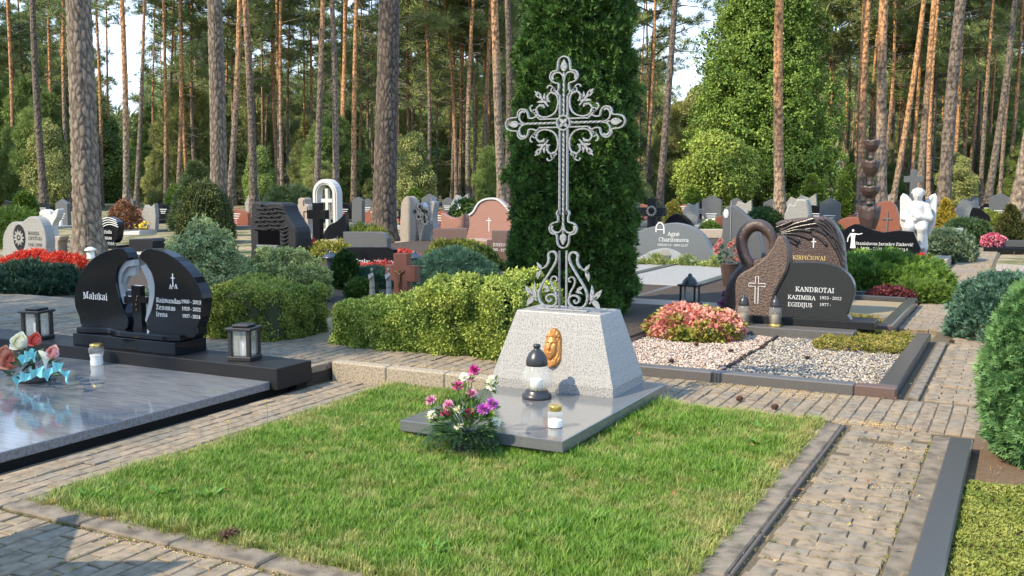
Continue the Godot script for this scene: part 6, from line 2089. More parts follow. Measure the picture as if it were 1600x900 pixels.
func dome(r: float, h: float) -> Array:
	var o := []
	for i in 9:
		var a := PI * 0.5 * i / 8.0
		o.append(Vector2(cos(a) * r * (1.0 - 0.12 * pow(1.0 - i / 8.0, 3.0)), sin(a) * h))
	return o

func conic(r: float, h: float) -> Array:
	return v2([r * 0.85, 0.0, r, h * 0.12, r * 0.9, h * 0.35, r * 0.62, h * 0.62, r * 0.33, h * 0.84, r * 0.1, h * 0.97, 0.0, h])

func flame(r: float, h: float) -> Array:
	return v2([r * 0.6, 0.0, r * 0.95, h * 0.15, r, h * 0.4, r * 0.85, h * 0.65, r * 0.5, h * 0.87, 0.0, h])

func plant_kinds() -> void:
	CL.fine = clump(18, 0.55, 0.30, 0.75)
	CL.box = clump(20, 0.55, 0.34, 0.8)
	CL.spray = clump(18, 0.75, 0.16, 0.55, "spray")
	CL.fan = clump(26, 0.7, 0.11, 0.6, "spray")
	CL.needle = clump(50, 0.9, 0.05, 0.5, "needle")
	CL.long = clump(16, 1.3, 0.16, 0.5)
	CL.big = clump(18, 0.75, 0.5, 0.7)

func planting() -> void:
	# the tall thuja behind the cross
	var t := thing("thuja_tree", "tall dark green columnar thuja directly behind the iron cross", "tree", Vector3(-4.69, 0.0, -10.6))
	foliage(t, "foliage", v2([0.50, 0.05, 0.63, 0.45, 0.675, 1.2, 0.645, 2.2, 0.565, 3.3, 0.46, 4.4, 0.31, 5.4, 0.12, 6.1, 0, 6.3]), 10000, CL.spray, M.needle, 0.10, Color(0.020, 0.060, 0.012), Color(0.095, 0.18, 0.032), 0.24, Vector2.ONE, M.twigs, 0.9, 0.16, 0.78)
	var b := MB.new()
	b.tube([Vector3.ZERO, Vector3(0, 2.0, 0), Vector3(0, 5.5, 0)], [0.09, 0.07, 0.02], 8)
	part("trunk", b, M.bark_grey, t)
	# clipped hedges on the terrace
	t = thing("clipped_hedge", "clipped yellow-green box hedge on the terrace, taller at its right end", "hedge", Vector3(-4.62, 0.14, -7.55))
	boxfoliage(t, "low_end", Vector3(-0.95, 0, -0.42), Vector3(0.06, 0.38, 0.45), 5200, CL.box, M.leaf, 0.05, Color(0.10, 0.165, 0.026), Color(0.34, 0.40, 0.085), 0.13, M.twigs, 0.25, 4.6)
	boxfoliage(t, "tall_end", Vector3(-0.06, 0, -0.48), Vector3(0.93, 0.60, 0.45), 7000, CL.box, M.leaf, 0.05, Color(0.105, 0.17, 0.026), Color(0.37, 0.42, 0.09), 0.15, M.twigs, 0.25, 4.2)
	t = thing("clipped_hedge", "darker clipped box hedge on the terrace right of the split headstone", "hedge", Vector3(-6.45, 0.14, -7.4))
	boxfoliage(t, "foliage", Vector3(-0.55, 0, -0.45), Vector3(0.40, 0.47, 0.45), 5200, CL.box, M.leaf, 0.05, Color(0.09, 0.14, 0.024), Color(0.31, 0.34, 0.07), 0.13, M.twigs, 0.25, 5.0)
	shrub("grey_willow_shrub", "loose grey-green willowy shrub rising behind the split headstone", Vector3(-9.006, 0, -9.075) + Vector3(0, 0.1, 0), dome(0.62, 0.92), 3000, CL.box, M.leaf, 0.065, Color(0.12, 0.165, 0.06), Color(0.40, 0.45, 0.21), 0.34, Vector2(1.1, 0.9), 0.7, "", true, 0.45)
	shrub("grey_willow_shrub", "low grey-green leafy shrub between the two clipped hedges, before the carved headstone", Vector3(-8.354, 0, -9.864) + Vector3(0, 0.1, 0), dome(0.58, 0.62), 2600, CL.box, M.leaf, 0.06, Color(0.14, 0.19, 0.06), Color(0.48, 0.51, 0.20), 0.32, Vector2(1.1, 0.8), 0.6, "", true, 0.4)
	shrub("young_thuja", "small dark pointed conifer left of the long black plaque", Vector3(-8.536, 0, -11.346) + Vector3(0, 0.1, 0), flame(0.17, 0.52), 600, CL.spray, M.needle, 0.07, Color(0.02, 0.05, 0.012), Color(0.05, 0.11, 0.02), 0.15, Vector2.ONE, 0.8)
	shrub("low_conifer", "low mid-green conifer at the foot of the small pointed one", Vector3(-7.74, 0, -10.632) + Vector3(0, 0.1, 0), dome(0.2, 0.2), 320, CL.spray, M.needle, 0.07, Color(0.03, 0.075, 0.014), Color(0.08, 0.15, 0.025), 0.15)
	for i in 2:
		shrub("teal_juniper", ["spiky blue-green juniper right of the red-brown granite cross", "spiky blue-green juniper left of the red-brown granite cross"][i], [Vector3(-7.249, 0, -12.237), Vector3(-8.289, 0, -11.699)][i] + Vector3(0, 0.1, 0), dome([0.62, 0.30][i], [0.50, 0.24][i]), [1500, 700][i], CL.needle, M.needle, 0.11, Color(0.03, 0.085, 0.055), Color(0.11, 0.21, 0.135), 0.2, Vector2(1.1, 0.7), 0.9)
	shrub("golden_juniper", "low spreading yellow-green juniper in front of the pink granite wall", Vector3(-9.054, 0, -15.357), dome(0.70, 0.50), 1400, CL.spray, M.needle, 0.12, Color(0.05, 0.085, 0.014), Color(0.26, 0.26, 0.04), 0.18, Vector2(1.0, 0.7), 0.6)
	shrub("green_juniper", "darker green juniper at the right end of the golden one", Vector3(-8.305, 0, -14.844), dome(0.42, 0.42), 700, CL.spray, M.needle, 0.11, Color(0.03, 0.065, 0.012), Color(0.11, 0.15, 0.03), 0.18, Vector2(1.0, 0.7), 0.6)
	t = shrub("white_hydrangea", "white hydrangea bush above the open book headstone", Vector3(-14.045, 0, -24.259), dome(0.52, 1.05), 600, CL.big, M.leaf, 0.13, Color(0.05, 0.09, 0.02), Color(0.13, 0.19, 0.04), 0.2, Vector2.ONE, 0.5)
	foliage(t, "blossoms", dome(0.56, 1.12), 46, CL.fine, M.petal, 0.13, Color(0.66, 0.66, 0.45), Color(0.85, 0.84, 0.74), 0.15, Vector2.ONE, null, 0.5, 0.02)
	t = shrub("weeping_shrub", "dark weeping dome-shaped shrub left of the thick grey trunk", Vector3(-19.813, 0, -20.147), dome(0.82, 1.62), 1500, CL.fine, M.leaf, 0.13, Color(0.03, 0.05, 0.012), Color(0.12, 0.14, 0.03), 0.08, Vector2.ONE, -0.8)
	b = MB.new()
	for i in 60:
		var a := R.randf_range(0, TAU)
		var q := []
		for k in 5:
			var p := prof_at(dome(0.86, 1.66), 1.0 - k * 0.22)
			q.append(Vector3(cos(a + 0.1 * k) * p.x, p.y, sin(a + 0.1 * k) * p.x))
		b.tube(smooth3(q, 2), rad(9, 0.010, 0.006), 4)
	part("hanging_twigs", b, plain(0.05, 0.06, 0.02, 0.9), t)
	shrub("young_pine", "bright bushy young pine behind the weeping shrub", Vector3(-25.21, 0, -25.235), conic(0.75, 2.2), 700, CL.needle, M.needle, 0.3, Color(0.05, 0.085, 0.03), Color(0.15, 0.19, 0.07), 0.2, Vector2.ONE, 0.7)
	shrub("leafy_hedge", "bright green leafy hedge at the far left edge behind the heart headstone", Vector3(-22.708, 0, -16.396), dome(0.95, 0.85), 1100, CL.long, M.leaf, 0.13, Color(0.07, 0.13, 0.02), Color(0.17, 0.26, 0.05), 0.2, Vector2(1.2, 0.6), 0.9)
	shrub("teal_juniper", "wide low blue-green juniper at the far left edge of the picture", Vector3(-12.231, 0, -8.982) + Vector3(0, 0.08, 0), dome(0.95, 0.36), 2600, CL.spray, M.needle, 0.10, Color(0.012, 0.04, 0.026), Color(0.05, 0.10, 0.055), 0.16, Vector2(1.0, 0.7), 0.6)
	t = shrub("red_begonias", "long bed of scarlet begonias behind the far left juniper", Vector3(-14.908, 0, -11.312) + Vector3(0, 0.1, 0), dome(1.15, 0.34), 1800, CL.fine, M.petal, 0.06, Color(0.50, 0.02, 0.012), Color(0.72, 0.08, 0.04), 0.1, Vector2(1.0, 0.4), 0.6)
	foliage(t, "leaves", dome(1.15, 0.2), 520, CL.fine, M.leaf, 0.06, Color(0.05, 0.09, 0.02), Color(0.13, 0.16, 0.04), 0.1, Vector2(1.0, 0.45))
	shrub("russet_shrub", "russet-leaved shrub right of the big left trunk", Vector3(-26.605, 0, -23.386), dome(0.55, 0.95), 420, CL.fine, M.leaf, 0.12, Color(0.16, 0.06, 0.03), Color(0.34, 0.16, 0.08), 0.25, Vector2.ONE, 0.6, "", false, 0.5)
	for i in 3:
		shrub("dwarf_pine", ["bushy dwarf pine above the carved headstone, left one", "bushy dwarf pine above the carved headstone, right one", "blue-green bushy pine left of the dark cross"][i], [Vector3(-26.698, 0, -31.221), Vector3(-26.637, 0, -32.378), Vector3(-14.433, 0, -39.823)][i], dome([0.75, 0.9, 0.6][i], [1.2, 1.3, 1.1][i]), 420, CL.needle, M.needle, 0.3, Color(0.03, 0.065, 0.03), Color(0.11, 0.16, 0.06), 0.3, Vector2.ONE, 0.6)
	shrub("yellow_grass_shrub", "yellow-green feathery shrub between the white arch and the thick trunk", Vector3(-14.763, 0, -20.508), dome(0.55, 0.42), 420, CL.long, M.leaf, 0.13, Color(0.14, 0.19, 0.03), Color(0.32, 0.33, 0.06), 0.2, Vector2.ONE, 0.9)
	shrub("yellow_flower_bed", "yellow-green leafy flowers with red ones before the black cross", Vector3(-11.546, 0, -14.967), dome(0.52, 0.48), 520, CL.fine, M.leaf, 0.08, Color(0.16, 0.19, 0.03), Color(0.38, 0.33, 0.07), 0.25, Vector2(1.2, 0.6), 0.7)
	for i in 4:
		shrub("red_flowers", ["red flowers right of the carved headstone", "red flowers under the long black plaque, left patch", "red flowers under the long black plaque, right patch", "pinkish red flowers right of the long black plaque"][i], [Vector3(-12.462, 0, -15.507), Vector3(-9.257, 0, -12.774), Vector3(-8.854, 0, -12.757), Vector3(-9.994, 0, -15.095)][i] + Vector3(0, 0.1, 0), dome([0.3, 0.24, 0.3, 0.3][i], [0.34, 0.2, 0.25, 0.27][i]), 150, CL.fine, M.petal, 0.075, Color(0.5, 0.03, 0.03), Color(0.7, 0.16, 0.12), 0.2, Vector2(1.2, 0.5), 0.5)
	# right side
	shrub("golden_thuja", "little golden egg-shaped thuja behind the wide arch headstone", Vector3(-10.429, 0, -31.761), flame(0.28, 1.0), 520, CL.spray, M.needle, 0.09, Color(0.16, 0.17, 0.03), Color(0.40, 0.34, 0.07), 0.06, Vector2.ONE, 0.8)
	shrub("green_ball_shrub", "round bright green clipped shrub above the buff stone wall", Vector3(-7.63, 0, -26.453), dome(0.38, 0.52), 600, CL.fine, M.leaf, 0.09, Color(0.045, 0.10, 0.012), Color(0.13, 0.21, 0.03), 0.08, Vector2(1.0, 0.8))
	shrub("dark_dome_shrub", "dark green dome shrub left of the orange-barked pine", Vector3(-7.509, 0, -32.146), dome(0.72, 0.78), 800, CL.fine, M.leaf, 0.11, Color(0.02, 0.055, 0.014), Color(0.07, 0.12, 0.03), 0.08)
	shrub("dark_dome_shrub", "low dark green shrub beside the red-brown low headstone", Vector3(-4.798, 0, -27.92), dome(0.55, 0.5), 600, CL.fine, M.leaf, 0.1, Color(0.02, 0.055, 0.012), Color(0.07, 0.13, 0.03), 0.1)
	shrub("golden_conifer", "small golden yellow cone-shaped conifer right of the stone angel", Vector3(-1.89, 0, -28.299), conic(0.33, 1.12), 700, CL.spray, M.needle, 0.10, Color(0.26, 0.20, 0.03), Color(0.58, 0.42, 0.05), 0.1, Vector2.ONE, 0.5)
	shrub("dark_cone_conifer", "dark olive cone-shaped conifer at the right edge beside the far path", Vector3(-0.349, 0, -26.845), conic(0.36, 1.02), 800, CL.spray, M.needle, 0.10, Color(0.03, 0.045, 0.012), Color(0.12, 0.12, 0.03), 0.1, Vector2.ONE, 0.4)
	shrub("grey_juniper", "grey-green spreading juniper between the angel and the far path", Vector3(-1.441, 0, -22.338), dome(0.55, 0.55), 900, CL.spray, M.needle, 0.14, Color(0.06, 0.11, 0.055), Color(0.20, 0.26, 0.15), 0.22, Vector2(1.0, 1.1), 0.5)
	shrub("green_juniper", "dark green spreading juniper beside the golden conifer", Vector3(-1.356, 0, -27.45), dome(0.62, 0.62), 800, CL.spray, M.needle, 0.14, Color(0.025, 0.065, 0.025), Color(0.10, 0.16, 0.06), 0.2, Vector2(1.0, 0.8), 0.5)
	shrub("yellow_green_shrub", "round yellow-green shrub in the far rows at the right", Vector3(-1.129, 0, -37.702), dome(0.55, 0.6), 500, CL.fine, M.leaf, 0.12, Color(0.12, 0.17, 0.02), Color(0.28, 0.30, 0.05), 0.12)
	t = shrub("spreading_juniper", "large fresh green layered juniper in front of the long black headstone", Vector3(-1.81, 0, -15.166), v2([0.72, 0.0, 0.86, 0.12, 0.80, 0.28, 0.6, 0.42, 0.3, 0.50, 0, 0.53]), 2600, CL.fan, M.needle, 0.13, Color(0.035, 0.09, 0.014), Color(0.17, 0.28, 0.04), 0.24, Vector2(1.0, 0.9), 0.35)
	shrub("spreading_juniper", "low tips of a light green juniper creeping over the kerb", Vector3(-1.213, 0, -14.461), dome(0.42, 0.22), 700, CL.fan, M.needle, 0.11, Color(0.05, 0.10, 0.015), Color(0.17, 0.26, 0.045), 0.2, Vector2(1.0, 0.8), 0.4)
	kerb("juniper_kerb", "dark kerb in front of the fresh green juniper", [[Vector3(-2.4, -0.05, -13.96), Vector3(-1.35, 0.10, -13.84), M.dark_kerb]], M.dark_kerb, Vector3(-1.9, 0, -13.9))
	shrub("white_flowers", "white flowers beside the green juniper below the stone angel", Vector3(-1.469, 0, -16.131) + Vector3(0, 0.06, 0), dome(0.28, 0.24), 320, CL.fine, M.petal, 0.05, Color(0.68, 0.66, 0.56), Color(0.85, 0.85, 0.8), 0.15, Vector2(1.1, 0.7))
	shrub("red_rose", "single red flower before the angel's pedestal", Vector3(-1.574, 0, -18.553) + Vector3(0, 0.22, 0), dome(0.09, 0.13), 60, CL.fine, M.petal, 0.05, Color(0.6, 0.02, 0.02), Color(0.75, 0.08, 0.06), 0.1)
	t = shrub("teal_juniper", "blue-green juniper with brown dead twigs, right of the paved path", Vector3(-0.128, 0, -11.419), dome(0.56, 0.62), 2000, CL.spray, M.needle, 0.09, Color(0.03, 0.09, 0.06), Color(0.13, 0.23, 0.15), 0.2, Vector2(1.0, 0.9), 0.8)
	foliage(t, "dead_twigs", dome(0.5, 0.3), 260, CL.needle, M.needle, 0.08, Color(0.22, 0.10, 0.04), Color(0.42, 0.22, 0.09), 0.1, Vector2.ONE, null, 0.3, 0.05)
	kerb("stub_kerb", "short dark kerb end under the blue-green juniper by the path", [[Vector3(-0.56, -0.05, -11.6), Vector3(1.0, 0.07, -11.45), M.dark_kerb]], M.dark_kerb, Vector3(0.2, 0, -11.5))
	t = shrub("conical_conifer", "dense light green conifer at the right edge beside the black kerb", Vector3(0.20, 0.02, -6.32), v2([0.24, 0.02, 0.33, 0.12, 0.36, 0.32, 0.35, 0.58, 0.30, 0.82, 0.18, 1.0, 0, 1.06]), 3200, CL.fan, M.needle, 0.07, Color(0.04, 0.12, 0.04), Color(0.19, 0.34, 0.115), 0.16, Vector2.ONE, 0.6)
	b = MB.new()
	b.tube([Vector3.ZERO, Vector3(0, 0.3, 0)], [0.03, 0.025], 7)
	part("stem", b, M.bark_grey, t)
	t = thing("border_plants", "row of pale green leafy border plants at the foot of the wide arch headstone", "plants", Vector3(-5.636, 0, -17.351))
	for i in 11:
		var q := Vector3(-0.95 + i * 0.19, 0.06, R.randf_range(-0.1, 0.1))
		var xf := []
		var cs := []
		for k in 34:
			xf.append(Transform3D(Basis.from_euler(Vector3(R.randf_range(-0.5, 0.5), R.randf_range(0, TAU), R.randf_range(-0.5, 0.5))).scaled(Vector3.ONE * R.randf_range(0.05, 0.09)), q + Vector3(R.randfn(0, 0.07), R.randf_range(0, 0.1 if i % 3 else 0.2), R.randfn(0, 0.05))))
			cs.append(Color(0.10, 0.17, 0.03).lerp(Color(0.42, 0.44, 0.15), R.randf()))
		scatter("plant", CL.fine if i % 3 else CL.long, M.leaf, xf, cs, t)
	# dry grass stalks by the far path
	t = thing("dry_grass", "pale dry grass stalks leaning over the dark cover right of the far path", "grass", Vector3(-0.253, 0, -13.607))
	b = MB.new()
	for i in 70:
		var a := R.randf_range(0, TAU)
		var h := R.randf_range(0.35, 0.8)
		var o := Vector3(cos(a), 0, sin(a)) * h * R.randf_range(0.2, 0.7)
		b.col = Color(0.40, 0.30, 0.13) * R.randf_range(0.7, 1.2)
		b.tube([Vector3(cos(a), 0, sin(a)) * 0.05, o * 0.4 + Vector3(0, h * 0.7, 0), o + Vector3(0, h, 0)], [0.003, 0.0025, 0.001], 3, false)
	part("stalks", b, M.grass, t)

# ---- the pine wood ------------------------------------------------------------------------------------------------------
var crowns := []
var crown_cols := []
var boughs := []

func make_crowns() -> void:
	CL.tuft = clump(44, 0.85, 0.06, 0.45, "needle")
	for v in 5:
		var xf := []
		var cs := []
		var br := MB.new()
		for i in 34:
			var y := -11.5 * pow(R.randf(), 0.85)
			var a := R.randf_range(0, TAU)
			var L := lerpf(0.8, 3.3, pow(clampf(-y / 8.0, 0, 1), 0.7)) * R.randf_range(0.6, 1.2)
			var d := Vector3(cos(a), 0, sin(a))
			var p0 := Vector3(0, y, 0)
			var p1 := p0 + d * L * 0.5 + Vector3(0, L * 0.12, 0)
			var p2 := p0 + d * L + Vector3(0, L * R.randf_range(0.0, 0.35), 0)
			br.tube([p0, p1, p2], [0.05, 0.035, 0.015], 4, false)
			var shade := R.randf()
			for k in 8:
				var u := R.randf_range(0.35, 1.05)
				var at := p0.lerp(p1, minf(u * 2.0, 1.0)).lerp(p2, maxf(u * 2.0 - 1.0, 0.0)) + Vector3(R.randfn(0, 0.33), R.randfn(0.08, 0.2), R.randfn(0, 0.33))
				var up := (Vector3.UP + rvec() * 0.6 + d * 0.4).normalized()
				var x := up.cross(rvec()).normalized()
				xf.append(Transform3D(Basis(x, up, x.cross(up)).scaled(Vector3.ONE * R.randf_range(0.38, 0.72)), at))
				cs.append(Color(0.11, 0.165, 0.055).lerp(Color(0.36, 0.40, 0.14), clampf(shade * 0.6 + R.randf_range(0, 0.4), 0, 1)))
		crowns.append([xf, cs])
		for i in 16:   # dead snags below the crown
			var y := R.randf_range(-16.5, -10.0)
			var a := R.randf_range(0, TAU)
			var L := R.randf_range(0.4, 1.6)
			var d := Vector3(cos(a), R.randf_range(-0.35, 0.3), sin(a))
			br.tube([Vector3(0, y, 0), Vector3(0, y + 0.05, 0) + d * L * 0.5, Vector3(0, y, 0) + d * L], [0.028, 0.018, 0.006], 4, false)
		boughs.append(br.mesh())
	var protos := []
	for v in 5:
		var o := scatter("crown", CL.tuft, M.needle, crowns[v][0], crowns[v][1])
		protos.append(o)
		remove_child(o)
	crowns = protos

var plates := FastNoiseLite.new()

func trunk_mesh(H: float, dia: float, lean: Vector2, low: Color, high: Color, from: float, seg := 10, rings := 14, rough := 0.0) -> ArrayMesh:
	var b := MB.new()
	var P := []
	var bend := R.randf_range(-0.012, 0.012)
	var off := R.randf_range(0, 500)
	for i in rings + 1:
		var t := float(i) / rings
		if rough > 0.0: t = (7.6 / H) * i / (rings - 14) if i <= rings - 14 else lerpf(7.6 / H, 1.0, (i - rings + 14) / 14.0)
		var y := H * t
		var r := dia * 0.5 * (1.0 - 0.75 * t) * (1.0 + 0.55 * exp(-y / 0.28))
		var ce := Vector3(lean.x * y + bend * H * sin(t * 5.0), y - (0.1 if i == 0 else 0.0), lean.y * y)
		var row := []
		for k in seg:
			var a := TAU * k / seg
			var d := Vector3(cos(a), 0, sin(a))
			var rr := r
			var sh := 1.0
			if rough > 0.0:
				# plated bark: long plates parted by furrows
				var c := plates.get_noise_3d(off + cos(a) * dia * 4.2, y * 4.2 + 0.25 * sin(a * 3.0 + y), sin(a) * dia * 4.2) + 1.0
				var c2 := noise.get_noise_3d(off + cos(a) * dia * 900.0, y * 400.0 + 90.0, sin(a) * dia * 900.0)
				var w := clampf(c * 2.6 - 0.62 + 0.35 * c2, -0.6, 0.45)
				rr += rough * w
				sh = clampf(0.82 + 0.75 * w + 0.45 * c2, 0.3, 1.3)
			var f := smoothstep(from - 0.13, from + 0.13, t + 0.05 * sin(a * 2.0 + off))
			row.append([ce + d * rr, (d + Vector3(0, 0.05, 0)).normalized(), low.lerp(high, f) * sh])
		P.append(row)
	for i in rings:
		for k in seg:
			var l := (k + 1) % seg
			var q := [P[i][k], P[i + 1][k], P[i + 1][l], P[i][l]]
			if rough > 0.0:
				b.col = Color.WHITE
				var fn: Vector3 = (q[2][0] - q[0][0]).cross(q[1][0] - q[0][0]).normalized()
				if fn.dot(q[0][1]) < 0: fn = -fn
				var n0: Vector3 = (fn + q[0][1] * 0.4).normalized()
				b.trin(q[0][0], q[1][0], q[2][0], n0, n0, n0, q[0][2], q[1][2], q[2][2])
				b.trin(q[0][0], q[2][0], q[3][0], n0, n0, n0, q[0][2], q[2][2], q[3][2])
			else:
				b.trin(q[0][0], q[1][0], q[2][0], q[0][1], q[1][1], q[2][1], q[0][2], q[1][2], q[2][2])
				b.trin(q[0][0], q[2][0], q[3][0], q[0][1], q[2][1], q[3][1], q[0][2], q[2][2], q[3][2])
	return b.mesh()

func pine(label: String, spec: Array, H: float, from: float, group := "", rough := 0.0, pale := 0.5, crown_size := 1.0) -> Node3D:
	var t := thing("pine_tree", label, "tree", spec[0], group)
	var low := Color(0.155, 0.115, 0.085).lerp(Color(0.33, 0.255, 0.185), pale)
	var high := Color(0.60, 0.30, 0.125)
	var dia: float = spec[2]
	var lean: Vector2 = spec[1]
	var me := trunk_mesh(H, dia, lean, low, high, from, 12, 16) if rough <= 0.0 else trunk_mesh(H, dia, lean, low, high, from, 72, 250, rough)
	part("trunk", me, M.bark if rough <= 0.0 else M.bark_plain, t)
	var v := R.randi() % 5
	var c: MultiMeshInstance3D = crowns[v].duplicate()
	c.name = "crown"
	t.add_child(c, true)
	c.set_meta("kind", "stuff")
	c.position = Vector3(lean.x * H, H, lean.y * H)
	c.rotation.y = R.randf_range(0, TAU)
	c.scale = Vector3.ONE * crown_size
	var br := part("branches", boughs[v], M.bark_grey, t)
	br.set_meta("kind", "stuff")
	br.position = c.position
	br.rotation = c.rotation
	br.scale = c.scale
	return t

func wood() -> void:
	plates.noise_type = FastNoiseLite.TYPE_CELLULAR
	plates.cellular_return_type = FastNoiseLite.RETURN_DISTANCE2_SUB
	plates.frequency = 1.0
	plates.fractal_type = FastNoiseLite.FRACTAL_NONE
	make_crowns()
	M.bark_plain = mat(Color.WHITE, 0.95, M.dirt, 2.0, M.ncoarse, 0.6)
	M.bark_plain.vertex_color_use_as_albedo = true
	pine("thick grey-barked pine trunk at the left, behind the heart headstone", [Vector3(-18.469, 0, -15.212), Vector2(-0.001, 0.001), 0.6], 25.0, 0.62, "", 0.022, 0.95)
	pine("thick grey-barked pine trunk left of centre, behind the weeping shrub", [Vector3(-21.645, 0, -22.576), Vector2(-0.014, 0.007), 0.52], 25.0, 0.62, "", 0.02, 0.7)
	pine("thick dark purplish pine trunk in the middle, behind the low rounded headstone", [Vector3(-15.525, 0, -22.366), Vector2(0.024, -0.012), 0.66], 25.0, 0.62, "", 0.024, 0.12)
	# px rows surveyed from the path: label, place, height, where the bark turns orange
	var known := [
		["orange-barked pine rising in front of the broadleaf tree", [Vector3(-7.909, 0, -36.444), Vector2(0.001, -0.001), 0.4], 24.0, 0.14, 0.9],
		["pine leaning right, with scaly sunlit bark, second right of the urn totem", [Vector3(-4.25, 0, -34.96), Vector2(-0.005, 0.003), 0.36], 23.0, 0.24, 0.8],
		["thick dark pine leaning right above the golden conifer", [Vector3(-2.32, 0, -33.707), Vector2(0.069, -0.036), 0.4], 24.0, 0.6, 0.25],
		["thick sunlit pine leaning at the right edge of the picture", [Vector3(-0.352, 0, -30.221), Vector2(0.077, -0.04), 0.42], 24.0, 0.6, 0.9],
		["dark-footed pine with orange top behind the urn totem", [Vector3(-5.62, 0, -39.881), Vector2(0.02, -0.011), 0.38], 23.0, 0.2, 0.05],
		["straight pale pine just left of the tall thuja", [Vector3(-18.724, 0, -35.349), Vector2(-0.026, 0.013), 0.37], 24.0, 0.28, 0.6],
		["dark pine close behind the pale one, hidden partly by the thuja", [Vector3(-21.339, 0, -40.752), Vector2(-0.017, 0.009), 0.36], 23.0, 0.5, 0.0],
		["dark leaning pine right of the tall thuja", [Vector3(-13.838, 0, -40.131), Vector2(0.051, -0.027), 0.33], 22.0, 0.6, 0.1],
		["slim orange pine nearest the thuja's right side", [Vector3(-21.26, 0, -58.81), Vector2(0.038, -0.02), 0.26], 21.0, 0.25, 0.6],
		["slender dark pine left of the thick left trunk", [Vector3(-42.082, 0, -32.265), Vector2(0.003, -0.001), 0.38], 23.0, 0.6, 0.05],
		["slim orange-lit pine between the two thick left trunks", [Vector3(-36.198, 0, -31.933), Vector2(0.007, -0.004), 0.3], 22.0, 0.22, 0.7],
		["thin bent pine leaning left of the young pine", [Vector3(-46.157, 0, -41.416), Vector2(0.071, -0.037), 0.28], 21.0, 0.4, 0.4],
		["dark pine to the right of the second thick trunk", [Vector3(-28.979, 0, -32.292), Vector2(-0.026, 0.013), 0.36], 23.0, 0.35, 0.05],
		["lit pine touching the right side of the second thick trunk", [Vector3(-33.528, 0, -35.567), Vector2(0.062, -0.032), 0.32], 22.0, 0.3, 0.5],
		["pine seen through the white arch, left of two", [Vector3(-30.472, 0, -38.275), Vector2(0.048, -0.025), 0.34], 22.0, 0.4, 0.3],
		["pine seen through the white arch, right of two", [Vector3(-30.85, 0, -40.332), Vector2(-0.007, 0.004), 0.36], 22.0, 0.5, 0.6],
		["orange pine between the white arch and the dark middle trunk", [Vector3(-36.766, 0, -48.53), Vector2(0.043, -0.022), 0.3], 22.0, 0.1, 0.7],
		["grey leaning pine above the stone angel", [Vector3(-5.379, 0, -46.762), Vector2(0.089, -0.046), 0.28], 22.0, 0.17, 0.7],
		["grey-brown pine right of the angel's cross", [Vector3(-4.473, 0, -49.484), Vector2(0.03, -0.015), 0.34], 22.0, 0.28, 0.4],
		["orange leaning pine left of the dark leaning trunk", [Vector3(-4.201, 0, -56.381), Vector2(0.04, -0.021), 0.32], 22.0, 0.15, 0.8],
		["bluish grey leaning pine in front of the wood's right end", [Vector3(-1.849, 0, -55.346), Vector2(0.068, -0.035), 0.38], 22.0, 0.7, 0.3],
		["thin orange pine near the right edge", [Vector3(-1.506, 0, -66.784), Vector2(0.028, -0.015), 0.26], 21.0, 0.25, 0.7],
	]
	for k in known:
		pine(k[0], k[1], k[2], k[3], "", 0.0, k[4], 0.62)
